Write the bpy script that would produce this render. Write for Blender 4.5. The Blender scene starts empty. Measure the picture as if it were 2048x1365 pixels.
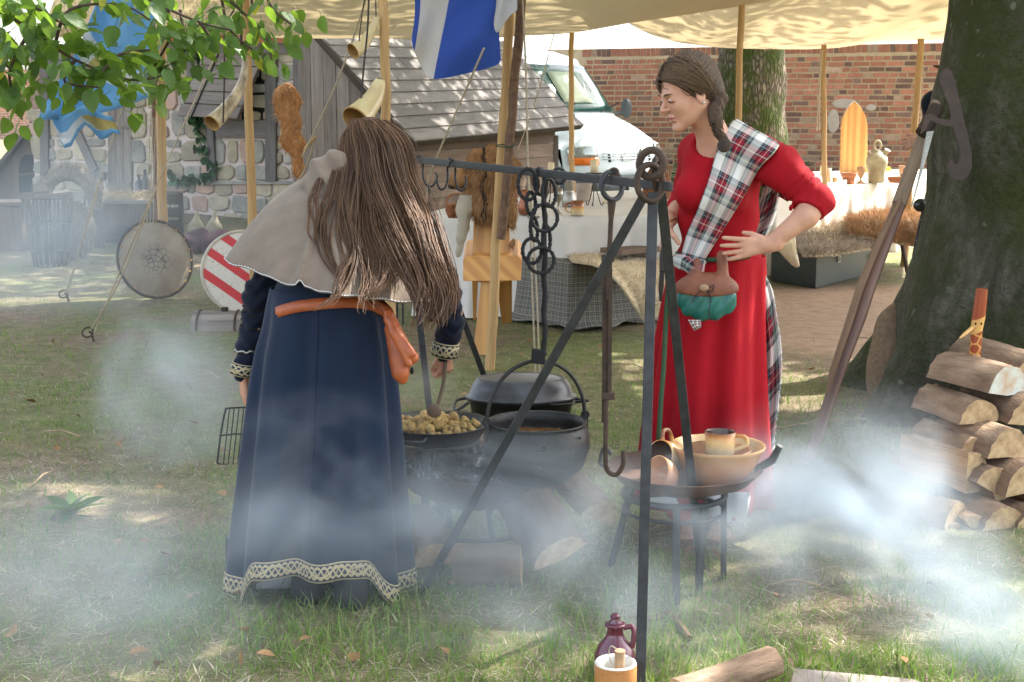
import bpy, math, random
import numpy as np
from mathutils import Vector as V, Matrix, noise as mnoise
random.seed(7); rng = np.random.default_rng(7)
sc = bpy.context.scene
R = math.radians
# ---------------------------------------------------------------- camera
PITCH = R(9.3); CH = 1.5; FPX = 2844.0
cd = bpy.data.cameras.new('camera'); cam = bpy.data.objects.new('camera', cd)
sc.collection.objects.link(cam); sc.camera = cam
cam.location = (0, 0, CH); cam.rotation_euler = (math.pi/2-PITCH, 0, 0)
cd.sensor_width = 36; cd.lens = FPX/2048*36; cd.clip_start = 0.05; cd.clip_end = 600
cd.dof.use_dof = True; cd.dof.focus_distance = 4.6; cd.dof.aperture_fstop = 20
# ---------------------------------------------------------------- world and sun
TOSUN = V((0.62, 0.42, 0.80)).normalized()
w = bpy.data.worlds.new('World'); sc.world = w; w.use_nodes = True
nt = w.node_tree; bg = nt.nodes['Background']
sky = nt.nodes.new('ShaderNodeTexSky'); sky.sky_type = 'NISHITA'; sky.sun_disc = False
sky.sun_elevation = math.asin(TOSUN.z); sky.sun_rotation = math.atan2(TOSUN.x, TOSUN.y)
sky.air_density = 1.0; sky.dust_density = 4.0; sky.ozone_density = 1.0
hs_ = nt.nodes.new('ShaderNodeHueSaturation'); hs_.inputs['Saturation'].default_value = .5   # thin white cloud
nt.links.new(sky.outputs[0], hs_.inputs['Color']); nt.links.new(hs_.outputs[0], bg.inputs[0]); bg.inputs[1].default_value = 0.15
sd = bpy.data.lights.new('sun', 'SUN'); sd.energy = 3.0; sd.angle = R(0.55); sd.color = (1, .95, .86)
sun = bpy.data.objects.new('sun', sd); sc.collection.objects.link(sun)
sun.rotation_euler = TOSUN.to_track_quat('Z', 'Y').to_euler(); sun.location = (8, 6, 14)
vs = sc.view_settings
vs.view_transform = 'Standard'; vs.look = 'None'; vs.gamma = 1; vs.use_curve_mapping = False
vs.exposure = 2.3
cy = sc.cycles
cy.use_denoising = True; cy.max_bounces = 7; cy.diffuse_bounces = 3; cy.glossy_bounces = 3
cy.transmission_bounces = 5; cy.transparent_max_bounces = 24; cy.volume_bounces = 2
cy.volume_step_rate = 1.0; cy.volume_max_steps = 64
cy.sample_clamp_indirect = 6; cy.caustics_reflective = False; cy.caustics_refractive = False
# ---------------------------------------------------------------- placing: pixel of the 2048 px photograph + distance -> point
SP, CP = math.sin(PITCH), math.cos(PITCH)
def ray(px, py):
    rx, uy = (px-1024)/FPX, (682.5-py)/FPX
    return V((rx, CP+uy*SP, -SP+uy*CP))
def P(px, py, Y):
    d = ray(px, py); return V((0, 0, CH))+d*(Y/d.y)
def G(px, py, z=0):
    d = ray(px, py); return V((0, 0, CH))+d*((z-CH)/d.z)
def Z(px, py, z): return G(px, py, z)
class Plane:
    def __init__(s, a, b):                       # vertical plane through ground points a and b
        s.a = V((a[0], a[1], 0)); s.u = (V((b[0], b[1], 0))-s.a); s.len = s.u.length; s.u.normalize()
        s.n = V((s.u.y, -s.u.x, 0))              # towards the camera
    def at(s, px, py, d=0):
        r = ray(px, py); o = V((0, 0, CH)); t = (s.a-o).dot(s.n)/r.dot(s.n)
        return o+r*t+s.n*d
    def uv(s, p): q = p-s.a; return q.dot(s.u), p.z
    def pt(s, u, z, d=0): return s.a+s.u*u+V((0, 0, z))+s.n*d
# ---------------------------------------------------------------- objects
C = sc.collection
def wloc(o):
    l = V((0, 0, 0))
    while o: l += o.location; o = o.parent
    return l
def tag(o, label=None, cat=None, group=None, kind=None):
    if label: o['label'] = label
    if cat: o['category'] = cat
    if group: o['group'] = group
    if kind: o['kind'] = kind
    return o
def thing(name, loc, label, cat, group=None):
    o = bpy.data.objects.new(name, None); C.objects.link(o); o.location = loc; o.empty_display_size = .1
    return tag(o, label, cat, group)
def copy_tree(o, parent=None):
    c = o.copy(); C.objects.link(c); c.parent = parent
    for ch in [x for x in bpy.data.objects if x.parent == o]: copy_tree(ch, c)
    return c
class MB:
    def __init__(s): s.v = []; s.f = []; s.uv = []; s.mi = []; s.sm = []
    def add(s, vs_, fs, uvs=None, mi=0, sm=True):
        b = len(s.v); s.v += [tuple(v) for v in vs_]
        for i, f in enumerate(fs):
            s.f.append([b+k for k in f]); s.mi.append(mi); s.sm.append(sm)
            s.uv += list(uvs[i]) if uvs else [(0, 0)]*len(f)
        return s
    def bar(s, a, b, w, h, up=(0, 0, 1), mi=0, w2=None, h2=None, jit=0):
        a, b = V(a), V(b); d = (b-a); L = d.length; d.normalize(); up = V(up)
        if abs(d.dot(up)) > .95: up = V((0, 1, 0))
        x = d.cross(up).normalized(); y = x.cross(d); w2 = w2 or w; h2 = h2 or h
        vv = []
        for p, ww, hh in ((a, w, h), (b, w2, h2)):
            for i, j in ((-1, -1), (1, -1), (1, 1), (-1, 1)):
                q = p+x*(i*ww/2)+y*(j*hh/2)
                if jit: q = q+V((random.uniform(-jit, jit), random.uniform(-jit, jit), random.uniform(-jit, jit)))
                vv.append(q)
        fs = [(3, 2, 1, 0), (4, 5, 6, 7)]; uo = random.random()*9
        uv = [[(uo, 0), (uo+w, 0), (uo+w, h), (uo, h)]]*2
        for k in range(4):
            m = (k+1) % 4; fs.append((k, m, m+4, k+4)); ww = w if k % 2 == 0 else h
            o2 = uo+k*(w+h)*.5; uv.append([(o2, 0), (o2+ww, 0), (o2+ww, L), (o2, L)])
        return s.add(vv, fs, uv, mi, False)
    def box(s, c, sz, rot=None, mi=0):
        rot = rot or Matrix(); c = V(c); rot = rot.to_3x3()
        i = max(range(3), key=lambda k: sz[k]); j, k = [q for q in range(3) if q != i]
        d = rot.col[i]*sz[i]/2; upv = rot.col[k]
        # bar frame: x = d x up -> axis j up to sign
        return s.bar(c-d, c+d, sz[j], sz[k], upv, mi)
    def tube(s, path, r, seg=8, cap=True, mi=0, closed=False, jit=0, flat=None):
        path = [V(p) for p in path]; n = len(path)
        if not hasattr(r, '__len__'): r = [r]*n
        vv = []; L = 0; Ls = []; prev = None; uo = random.random()*5
        for i, p in enumerate(path):
            t = (path[(i+1) % n]-path[i-1]) if closed else (path[min(i+1, n-1)]-path[max(i-1, 0)])
            if t.length < 1e-9: t = V((0, 0, 1))
            t.normalize()
            if prev is None:
                prev = t.orthogonal().normalized()
                if abs(t.z) < .9: prev = t.cross(V((0, 0, 1))).normalized()
            prev = (prev-t*prev.dot(t)).normalized(); bn = t.cross(prev)
            if i: L += (path[i]-path[i-1]).length
            Ls.append(L)
            for k in range(seg):
                a = 2*math.pi*k/seg; rr = r[i]*(1+(random.uniform(-jit, jit) if jit else 0))
                fl = flat or 1
                vv.append(p+(prev*math.cos(a)+bn*math.sin(a)*fl)*rr)
        fs = []; uv = []; circ = 2*math.pi*max(r)
        for i in range(n if closed else n-1):
            j = (i+1) % n; l1 = Ls[j] if j else L+.05
            for k in range(seg):
                m = (k+1) % seg
                fs.append((i*seg+k, i*seg+m, j*seg+m, j*seg+k))
                u0, u1 = uo+circ*k/seg, uo+circ*(k+1)/seg
                uv.append([(u0, Ls[i]), (u1, Ls[i]), (u1, l1), (u0, l1)])
        s.add(vv, fs, uv, mi)
        if cap and not closed:
            e = vv[:seg]; s.add(e[::-1], [tuple(range(seg))], [[(uo+.02*math.cos(6.28*k/seg), .02*math.sin(6.28*k/seg)) for k in range(seg)]], mi, False)
            e = vv[-seg:]; s.add(e, [tuple(range(seg))], [[(uo+.02*math.cos(6.28*k/seg), .02*math.sin(6.28*k/seg)) for k in range(seg)]], mi, False)
        return s
    def lathe(s, c, prof, seg=24, rot=None, mi=0, wob=0):
        c = V(c); rot = (rot or Matrix()).to_3x3(); vv = []; n = len(prof); L = 0; Ls = [0]
        for i in range(1, n): L += math.dist(prof[i], prof[i-1]); Ls.append(L)
        for (r, z) in prof:
            for k in range(seg):
                a = 2*math.pi*k/seg; rr = r*(1+wob*math.sin(3*a+z*30))
                vv.append(c+rot @ V((rr*math.cos(a), rr*math.sin(a), z)))
        rm = max(p[0] for p in prof); fs = []; uv = []
        for i in range(n-1):
            for k in range(seg):
                m = (k+1) % seg; fs.append((i*seg+k, i*seg+m, (i+1)*seg+m, (i+1)*seg+k))
                u0, u1 = 6.28*rm*k/seg, 6.28*rm*(k+1)/seg
                uv.append([(u0, Ls[i]), (u1, Ls[i]), (u1, Ls[i+1]), (u0, Ls[i+1])])
        return s.add(vv, fs, uv, mi)
    def grid(s, rows, closed=False, mi=0, uvs=None, sm=True):
        nr, nc = len(rows), len(rows[0]); vv = [p for r_ in rows for p in r_]; fs = []; uv = []
        for i in range(nr-1):
            for k in range(nc if closed else nc-1):
                m = (k+1) % nc; fs.append((i*nc+k, i*nc+m, (i+1)*nc+m, (i+1)*nc+k))
                if uvs:
                    a, b, c_, d = uvs(i, k), uvs(i, k+1), uvs(i+1, k+1), uvs(i+1, k)
                else: a, b, c_, d = (k/nc, i/nr), ((k+1)/nc, i/nr), ((k+1)/nc, (i+1)/nr), (k/nc, (i+1)/nr)
                uv.append([a, b, c_, d])
        return s.add(vv, fs, uv, mi, sm)
    def prism(s, pts, ext, mi=0, sm=False, cham=0):
        """closed outline extruded by vector ext; cham shrinks the far face towards its centre"""
        pts = [V(p) for p in pts]; ext = V(ext); n = len(pts); c = sum(pts, V())/n
        top = [p+ext if not cham else p+(c-p)*min(.45, cham/max((c-p).length, 1e-6))+ext for p in pts]
        e = pts[1]-pts[0]; ex = e.normalized(); ey = ext.cross(ex).normalized()
        q = lambda p: ((p-c).dot(ex), (p-c).dot(ey))
        if cham:
            mid = [p+ext*.6 for p in pts]
            vv = pts+mid+top; fs = [tuple(range(n))[::-1], tuple(range(2*n, 3*n))]
            uv = [[q(p) for p in pts[::-1]], [q(p) for p in top]]
            for b in (0, n):
                for k in range(n):
                    m = (k+1) % n; fs.append((b+k, b+m, b+n+m, b+n+k)); uv.append([q(vv[x]) for x in fs[-1]])
        else:
            vv = pts+top; fs = [tuple(range(n))[::-1], tuple(range(n, 2*n))]
            uv = [[q(p) for p in pts[::-1]], [q(p) for p in top]]
            for k in range(n):
                m = (k+1) % n; fs.append((k, m, m+n, k+n)); l = (pts[m]-pts[k]).length
                uv.append([(0, 0), (l, 0), (l, ext.length), (0, ext.length)])
        return s.add(vv, fs, uv, mi, sm)
    def raw(s, vs_, fs, mi=0, sm=True): return s.add(vs_, fs, None, mi, sm)
    def build(s, name, mats, parent=None, loc=None, bev=0, sub=0, solid=0, label=None, cat=None, group=None, kind=None, fix=False):
        me = bpy.data.meshes.new(name); vv = np.array([tuple(v) for v in s.v], dtype=np.float64)
        if loc is None: loc = wloc(parent) if parent else V((vv[:, 0].mean(), vv[:, 1].mean(), vv[:, 2].min()))
        loc = V(loc); vv = vv-np.array(loc)
        me.from_pydata(vv.tolist(), [], s.f)
        ul = me.uv_layers.new(name='UVMap'); ul.data.foreach_set('uv', np.array(s.uv, dtype=np.float32).ravel())
        if not isinstance(mats, (list, tuple)): mats = [mats]
        for m in mats: me.materials.append(m)
        me.polygons.foreach_set('material_index', s.mi); me.polygons.foreach_set('use_smooth', s.sm)
        if fix:
            import bmesh
            bm = bmesh.new(); bm.from_mesh(me); bmesh.ops.remove_doubles(bm, verts=bm.verts, dist=1e-5)
            bmesh.ops.recalc_face_normals(bm, faces=bm.faces); bm.to_mesh(me); bm.free()
        o = bpy.data.objects.new(name, me); C.objects.link(o)
        if parent: o.parent = parent; o.location = loc-wloc(parent)
        else: o.location = loc
        if bev:
            b = o.modifiers.new('b', 'BEVEL'); b.width = bev; b.segments = 2; b.limit_method = 'ANGLE'; b.angle_limit = R(40)
        if solid:
            b = o.modifiers.new('s', 'SOLIDIFY'); b.thickness = solid; b.offset = 0
        if sub:
            b = o.modifiers.new('u', 'SUBSURF'); b.levels = sub; b.render_levels = sub
        return tag(o, label, cat, group, kind)
def fastmesh(name, verts, faces, mat, uv=None, kind=None, parent=None, sm=False, loc=(0, 0, 0)):
    """many equal polygons straight from numpy; faces (n,k)"""
    me = bpy.data.meshes.new(name); n, k = faces.shape
    me.vertices.add(len(verts)); me.vertices.foreach_set('co', np.asarray(verts, dtype=np.float32).ravel())
    me.loops.add(n*k); me.loops.foreach_set('vertex_index', faces.astype(np.int32).ravel())
    me.polygons.add(n); me.polygons.foreach_set('loop_start', np.arange(0, n*k, k, dtype=np.int32))
    me.polygons.foreach_set('loop_total', np.full(n, k, dtype=np.int32))
    if sm: me.polygons.foreach_set('use_smooth', np.ones(n, dtype=bool))
    if uv is not None:
        ul = me.uv_layers.new(name='UVMap'); ul.data.foreach_set('uv', uv.astype(np.float32).ravel())
    me.update(calc_edges=True); me.validate(); me.materials.append(mat)
    o = bpy.data.objects.new(name, me); C.objects.link(o); o.location = loc
    if parent: o.parent = parent
    if kind: o['kind'] = kind
    return o
# ---------------------------------------------------------------- signed distance shapes -> mesh (surface nets)
def sd_cap(X, a, b, ra, rb):
    a = np.array(a, dtype=np.float32); b = np.array(b, dtype=np.float32); d = b-a
    px, py, pz = X[0]-a[0], X[1]-a[1], X[2]-a[2]
    t = np.clip((px*d[0]+py*d[1]+pz*d[2])/max(float(d@d), 1e-9), 0, 1)
    return np.sqrt((px-t*d[0])**2+(py-t*d[1])**2+(pz-t*d[2])**2)-(ra+(rb-ra)*t)
def sd_ell(X, c, r, rot=None):
    p = [X[i]-c[i] for i in range(3)]
    if rot is not None:
        m = rot.to_3x3(); p = [m[0][i]*p[0]+m[1][i]*p[1]+m[2][i]*p[2] for i in range(3)]
    k = np.sqrt((p[0]/r[0])**2+(p[1]/r[1])**2+(p[2]/r[2])**2)
    k2 = np.sqrt((p[0]/r[0]**2)**2+(p[1]/r[1]**2)**2+(p[2]/r[2]**2)**2)+1e-6
    return k*(k-1)/k2
def smin(a, b, k):
    h = np.clip(.5+.5*(b-a)/k, 0, 1); return b+(a-b)*h-k*h*(1-h)
def ev(prims, X):
    d = None
    for p in prims:
        k = p[-1]
        if p[0] == 'c': e = sd_cap(X, p[1], p[2], p[3], p[4])
        elif p[0] == 'e': e = sd_ell(X, p[1], p[2], p[3])
        elif p[0] == 'f': e = p[1](X)
        elif p[0] == '-': e = sd_ell(X, p[1], p[2], p[3]); d = -smin(-d, e, k); continue
        d = e if d is None else smin(d, e, k)
    return d
def surfnets(f, lo, hi, h):
    lo = np.array(lo, dtype=np.float32); n = [int(math.ceil((hi[i]-lo[i])/h))+1 for i in range(3)]
    ax = [lo[i]+h*np.arange(n[i], dtype=np.float32) for i in range(3)]
    X = np.meshgrid(*ax, indexing='ij'); D = f(X).astype(np.float32)
    nx, ny, nz = D.shape; S = D < 0
    off = [(i, j, k) for i in (0, 1) for j in (0, 1) for k in (0, 1)]
    sl = lambda A, o: A[o[0]:nx-1+o[0], o[1]:ny-1+o[1], o[2]:nz-1+o[2]]
    cnt = sum(sl(S, o).astype(np.int8) for o in off); act = (cnt > 0) & (cnt < 8)
    idx = np.argwhere(act); vid = -np.ones(act.shape, dtype=np.int64); vid[act] = np.arange(len(idx))
    acc = np.zeros((len(idx), 3)); num = np.zeros(len(idx))
    for o in off:
        for a in range(3):
            if o[a] == 0:
                o2 = list(o); o2[a] = 1
                A = D[idx[:, 0]+o[0], idx[:, 1]+o[1], idx[:, 2]+o[2]]; B = D[idx[:, 0]+o2[0], idx[:, 1]+o2[1], idx[:, 2]+o2[2]]
                m = (A < 0) != (B < 0); t = np.where(m, A/np.where(m, A-B, 1), 0)
                q = np.tile(np.array(o, dtype=float), (len(idx), 1)); q[:, a] = t
                acc[m] += q[m]; num[m] += 1
    vv = (idx+acc/num[:, None])*h+lo; faces = []
    for a in range(3):
        b, c = (a+1) % 3, (a+2) % 3
        s1 = [slice(None)]*3; s2 = [slice(None)]*3; s1[a] = slice(0, -1); s2[a] = slice(1, None)
        A, B = S[tuple(s1)], S[tuple(s2)]; e = np.argwhere(A != B); e = e[(e[:, b] > 0) & (e[:, c] > 0)]
        e = e[(e[:, b] < D.shape[b]-1) & (e[:, c] < D.shape[c]-1)]
        g = A[e[:, 0], e[:, 1], e[:, 2]]
        def cell(db, dc):
            q = e.copy(); q[:, b] += db; q[:, c] += dc; return vid[q[:, 0], q[:, 1], q[:, 2]]
        Q = np.stack([cell(-1, -1), cell(0, -1), cell(0, 0), cell(-1, 0)], 1); Q[~g] = Q[~g][:, ::-1]; faces.append(Q)
    F = np.concatenate(faces); F = F[(F >= 0).all(1)]
    return vv, F
def blob(mb, prims, h, lo=None, hi=None, mi=0, f=None, pad=.02):
    if lo is None:
        L = [1e9]*3; H = [-1e9]*3
        for p in prims:
            pts = [(p[1], p[3]), (p[2], p[4])] if p[0] == 'c' else ([(p[1], max(p[2]))] if p[0] == 'e' else [])
            for c, r in pts:
                for i in range(3): L[i] = min(L[i], c[i]-r-pad); H[i] = max(H[i], c[i]+r+pad)
        lo, hi = L, H
    vv, F = surfnets(f or (lambda X: ev(prims, X)), lo, hi, h)
    mb.raw(vv.tolist(), F.tolist(), mi); return mb
def fn(X, s, seed=0):                              # cheap smooth pseudo noise in numpy
    a = X[0]*s+seed; b = X[1]*s+seed*1.7; c = X[2]*s-seed
    return (np.sin(a+1.3*np.sin(b*.9+c*.7))+np.sin(b*1.2+1.1*np.sin(c*1.1-a*.6))+np.sin(c*1.1+1.2*np.sin(a*1.2+b*.5)))/3
def circle(c, r, n=24, u=V((1, 0, 0)), v=V((0, 1, 0)), a0=0, a1=2*math.pi, closed=True):
    m = n if closed else n-1
    return [V(c)+u*(r*math.cos(a0+(a1-a0)*k/m))+v*(r*math.sin(a0+(a1-a0)*k/m)) for k in range(n)]
def spline(pts, n=8):
    pts = [V(p) for p in pts]; out = []
    for i in range(len(pts)-1):
        p0, p1, p2, p3 = pts[max(i-1, 0)], pts[i], pts[i+1], pts[min(i+2, len(pts)-1)]
        for k in range(n):
            t = k/n; out.append(.5*((2*p1)+(p2-p0)*t+(2*p0-5*p1+4*p2-p3)*t*t+(3*p1-p0-3*p2+p3)*t**3))
    return out+[pts[-1]]
def sag(a, b, s, n=12):
    a, b = V(a), V(b); return [a.lerp(b, k/n)-V((0, 0, 4*s*(k/n)*(1-k/n))) for k in range(n+1)]
# ---------------------------------------------------------------- materials
class NT:
    def __init__(s, name):
        s.m = bpy.data.materials.new(name); s.m.use_nodes = True; s.t = s.m.node_tree
        s.bsdf = s.t.nodes['Principled BSDF']; s.out = s.t.nodes['Material Output']
        s.bsdf.inputs['Specular IOR Level'].default_value = .3
    def n(s, typ, **kw):
        x = s.t.nodes.new('ShaderNode'+typ)
        for k, v in kw.items():
            if k.startswith('i_'): x.inputs[int(k[2:]) if k[2:].isdigit() else k[2:]].default_value = v
            else: setattr(x, k, v)
        return x
    def l(s, a, b): s.t.links.new(a, b)
    def coord(s, kind='Object', scale=(1, 1, 1), loc=(0, 0, 0)):
        c = s.n('TexCoord'); m = s.n('Mapping'); m.inputs['Scale'].default_value = scale; m.inputs['Location'].default_value = loc
        s.l(c.outputs[kind], m.inputs[0]); return m.outputs[0]
    def rnd(s, vec, amt=20):                       # shift by object random
        oi = s.n('ObjectInfo'); a = s.n('VectorMath', operation='SCALE'); cb = s.n('CombineXYZ')
        for i in range(3): s.l(oi.outputs['Random'], cb.inputs[i])
        s.l(cb.outputs[0], a.inputs[0]); a.inputs['Scale'].default_value = amt
        b = s.n('VectorMath', operation='ADD'); s.l(vec, b.inputs[0]); s.l(a.outputs[0], b.inputs[1]); return b.outputs[0]
    def noise(s, vec, scale=5, detail=4, rough=.55, dist=0):
        x = s.n('TexNoise'); x.inputs['Scale'].default_value = scale; x.inputs['Detail'].default_value = detail
        x.inputs['Roughness'].default_value = rough; x.inputs['Distortion'].default_value = dist
        s.l(vec, x.inputs['Vector']); return x.outputs['Fac']
    def ramp(s, fac, stops, interp='LINEAR'):
        r = s.n('ValToRGB'); r.color_ramp.interpolation = interp; e = r.color_ramp.elements
        while len(e) < len(stops): e.new(.5)
        for i, (p, c) in enumerate(stops): e[i].position = p; e[i].color = (*c, 1) if len(c) == 3 else c
        s.l(fac, r.inputs[0]); return r.outputs[0]
    def mix(s, f, a, b, blend='MIX'):
        x = s.n('Mix', data_type='RGBA', blend_type=blend)
        for v, i in ((f, 0), (a, 6), (b, 7)):
            if hasattr(v, 'links') or hasattr(v, 'is_linked'): s.l(v, x.inputs[i])
            else: x.inputs[i].default_value = v if i == 0 else (*v, 1)
        return x.outputs[2]
    def math(s, op, a, b=0, c=None):
        x = s.n('Math', operation=op)
        for v, i in ((a, 0), (b, 1), (c, 2)):
            if v is None: continue
            if hasattr(v, 'is_linked'): s.l(v, x.inputs[i])
            else: x.inputs[i].default_value = v
        return x.outputs[0]
    def bump(s, h, st=.3, dist=.01):
        b = s.n('Bump'); b.inputs['Strength'].default_value = st; b.inputs['Distance'].default_value = dist
        s.l(h, b.inputs['Height']); s.l(b.outputs[0], s.bsdf.inputs['Normal']); return b
    def set(s, col=None, rough=None, metal=None, **kw):
        I = s.bsdf.inputs
        for k, v in (('Base Color', col), ('Roughness', rough), ('Metallic', metal)):
            if v is None: continue
            if hasattr(v, 'is_linked'): s.l(v, I[k])
            else: I[k].default_value = (*v, 1) if k == 'Base Color' else v
        for k, v in kw.items(): I[k.replace('_', ' ')].default_value = v
        return s
def mul(c, k): return tuple(x*k for x in c)
def M(name, c1, c2=None, scale=6, rough=.7, metal=0, bump=.2, bscale=None, dist=.005, c3=None, rnd=False, detail=5, stretch=(1, 1, 1), spec=.3, coord='Object', warp=0, **kw):
    t = NT(name); v = t.coord(coord, stretch)
    if rnd: v = t.rnd(v)
    c2 = c2 or mul(c1, .6); f = t.noise(v, scale, detail, .6, warp)
    st = [(.3, c2), (.62, c1)]+([(.78, c3)] if c3 else [])
    col = t.ramp(f, st)
    if rnd:
        oi = t.n('ObjectInfo'); k = t.math('MULTIPLY_ADD', oi.outputs['Random'], .5, .75); vm = t.n('VectorMath', operation='SCALE')
        t.l(col, vm.inputs[0]); t.l(k, vm.inputs['Scale']); col = vm.outputs[0]
    r = t.math('MULTIPLY_ADD', f, .3, rough-.15)
    t.set(col, r, metal, Specular_IOR_Level=spec, **kw)
    if bump: t.bump(t.noise(v, bscale or scale*4, 6, .65), bump, dist)
    return t.m
def wood(name, c1, c2, su=60, sv=2.5, rough=.7, bump=.35, coord='UV', knots=False, spec=.25, dist=.004, rnd=True):
    t = NT(name); v = t.coord(coord, (1, 1, 1))
    if rnd: v = t.rnd(v, 7)
    m = t.n('Mapping'); m.inputs['Scale'].default_value = (su, sv, su); t.l(v, m.inputs[0])
    f = t.noise(m.outputs[0], 1, 6, .65, 1.1)
    m2 = t.n('Mapping'); m2.inputs['Scale'].default_value = (su*.12, sv*.5, su*.12); t.l(v, m2.inputs[0])
    g = t.noise(m2.outputs[0], 1, 3, .5, .5)
    if knots:
        wv = t.n('TexWave', wave_type='RINGS', rings_direction='Y'); wv.inputs['Scale'].default_value = .45; wv.inputs['Distortion'].default_value = 7
        wv.inputs['Detail'].default_value = 2; wv.inputs['Detail Scale'].default_value = .8
        m3 = t.n('Mapping'); m3.inputs['Scale'].default_value = (su*.35, sv*.6, su*.35); t.l(v, m3.inputs[0]); t.l(m3.outputs[0], wv.inputs[0])
        f = t.math('ADD', t.math('MULTIPLY', f, .62), t.math('MULTIPLY', wv.outputs['Fac'], .32))
    h = t.math('ADD', t.math('MULTIPLY', f, .65), t.math('MULTIPLY', g, .35))
    col = t.ramp(h, [(.33, c2), (.6, c1)])
    oi = t.n('ObjectInfo'); k = t.math('MULTIPLY_ADD', oi.outputs['Random'], .4, .8); vm = t.n('VectorMath', operation='SCALE')
    t.l(col, vm.inputs[0]); t.l(k, vm.inputs['Scale'])
    t.set(vm.outputs[0], rough, 0, Specular_IOR_Level=spec); t.bump(f, bump, dist); return t.m
# ================================================================ MATERIALS
m_canvas = NT('canvas_tarp'); _v = m_canvas.coord('Object'); _f = m_canvas.noise(_v, .9, 4, .6)
m_canvas.set(m_canvas.ramp(_f, [(.3, (.66, .58, .44)), (.7, (.76, .69, .55))]), .9, 0)
_tr = m_canvas.n('BsdfTranslucent'); _tr.inputs[0].default_value = (.84, .76, .60, 1); _mx = m_canvas.n('MixShader'); _mx.inputs[0].default_value = .45
m_canvas.l(m_canvas.bsdf.outputs[0], _mx.inputs[1]); m_canvas.l(_tr.outputs[0], _mx.inputs[2]); m_canvas.l(_mx.outputs[0], m_canvas.out.inputs[0])
m_canvas.bump(m_canvas.noise(_v, 3, 3, .5), .3, .03); m_canvas = m_canvas.m
def translucent(name, c1, c2, tc, k=.4, scale=3, rough=.5, rnd=False, spec=.3, bump=0):
    t = NT(name); v = t.coord('Object')
    if rnd: v = t.rnd(v, 30)
    col = t.ramp(t.noise(v, scale, 3, .5), [(.35, c2), (.65, c1)])
    tcol = None
    if rnd:
        oi = t.n('ObjectInfo'); kk = t.math('MULTIPLY_ADD', oi.outputs['Random'], .7, .65); vm = t.n('VectorMath', operation='SCALE')
        t.l(col, vm.inputs[0]); t.l(kk, vm.inputs['Scale']); col = vm.outputs[0]
    t.set(col, rough, 0, Specular_IOR_Level=spec)
    if bump: t.bump(t.noise(v, bump, 3, .5), .4, .01)
    tr = t.n('BsdfTranslucent'); mx = t.n('MixShader'); mx.inputs[0].default_value = k
    tr.inputs[0].default_value = (*tc, 1)
    t.l(t.bsdf.outputs[0], mx.inputs[1]); t.l(tr.outputs[0], mx.inputs[2]); t.l(mx.outputs[0], t.out.inputs[0]); return t.m
m_leaf = translucent('beech_leaf', (.075, .155, .03), (.035, .085, .018), (.26, .42, .04), .38, 14, .45, True, .4, 60)
m_leafy = translucent('yellow_leaf', (.33, .33, .04), (.20, .25, .03), (.6, .55, .05), .45, 14, .45, True)
m_crown = translucent('crown_leaf', (.08, .15, .03), (.04, .08, .02), (.20, .30, .04), .22, 3, .5)
m_ivy = M('ivy_leaf', (.05, .14, .045), (.02, .06, .025), 9, .5, bump=.1)
m_bark = NT('mossy_beech_bark'); _v = m_bark.coord('Object'); _vs = m_bark.coord('Object', (1, 1, .35))
_a = m_bark.noise(_vs, 7, 6, .65, .6); _b = m_bark.noise(_v, 1.7, 5, .6); _c = m_bark.noise(_v, 22, 4, .7)
_col = m_bark.ramp(_a, [(.3, (.028, .025, .019)), (.5, (.10, .092, .072)), (.72, (.19, .18, .15))])
_moss = m_bark.ramp(m_bark.math('ADD', m_bark.math('MULTIPLY', _b, .7), m_bark.math('MULTIPLY', _c, .3)), [(.4, (0, 0, 0)), (.56, (1, 1, 1))])
_col = m_bark.mix(_moss, _col, (.046, .058, .018)); _li = m_bark.ramp(m_bark.noise(_v, 13, 3, .5), [(.66, (0, 0, 0)), (.72, (.6, .6, .6))])
_col = m_bark.mix(_li, _col, (.20, .22, .17)); m_bark.set(_col, .9); m_bark.bump(m_bark.math('ADD', m_bark.math('MULTIPLY', _a, 1.6), _c), 1.0, .05); m_bark = m_bark.m
m_bark2 = NT('ridged_mossy_bark'); _v = m_bark2.coord('Object'); _vs = m_bark2.coord('Object', (1, 1, .3))
_vo = m_bark2.n('TexVoronoi', feature='DISTANCE_TO_EDGE'); _vo.inputs['Scale'].default_value = 27; m_bark2.l(_vs, _vo.inputs['Vector'])
_a = m_bark2.math('MINIMUM', _vo.outputs[0], .25); _n = m_bark2.noise(_vs, 12, 5, .6)
_col = m_bark2.ramp(m_bark2.math('ADD', m_bark2.math('MULTIPLY', _a, 2.2), m_bark2.math('MULTIPLY', _n, .35)), [(.15, (.05, .04, .03)), (.6, (.24, .19, .14)), (.9, (.34, .28, .22))])
_moss = m_bark2.ramp(m_bark2.noise(_v, 2.4, 6, .7), [(.44, (0, 0, 0)), (.56, (1, 1, 1))]); _col = m_bark2.mix(_moss, _col, (.065, .085, .018))
m_bark2.set(_col, .95); m_bark2.bump(m_bark2.math('ADD', _a, m_bark2.math('MULTIPLY', _n, .2)), 1, .06); m_bark2 = m_bark2.m
m_brick = M('red_brick', (.56, .24, .17), (.42, .17, .12), 9, .9, bump=.5, bscale=60, rnd=True, c3=(.50, .30, .22))
m_brickd = M('dark_brick', (.30, .17, .14), (.20, .12, .11), 9, .9, bump=.5, bscale=60, rnd=True, c3=(.36, .24, .20))
m_brickp = M('pale_brick', (.55, .38, .30), (.40, .24, .18), 12, .9, bump=.5, bscale=60, rnd=True)
m_mortar = M('lime_mortar', (.66, .52, .36), (.52, .40, .27), 7, .95, bump=.4, bscale=50)
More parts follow.
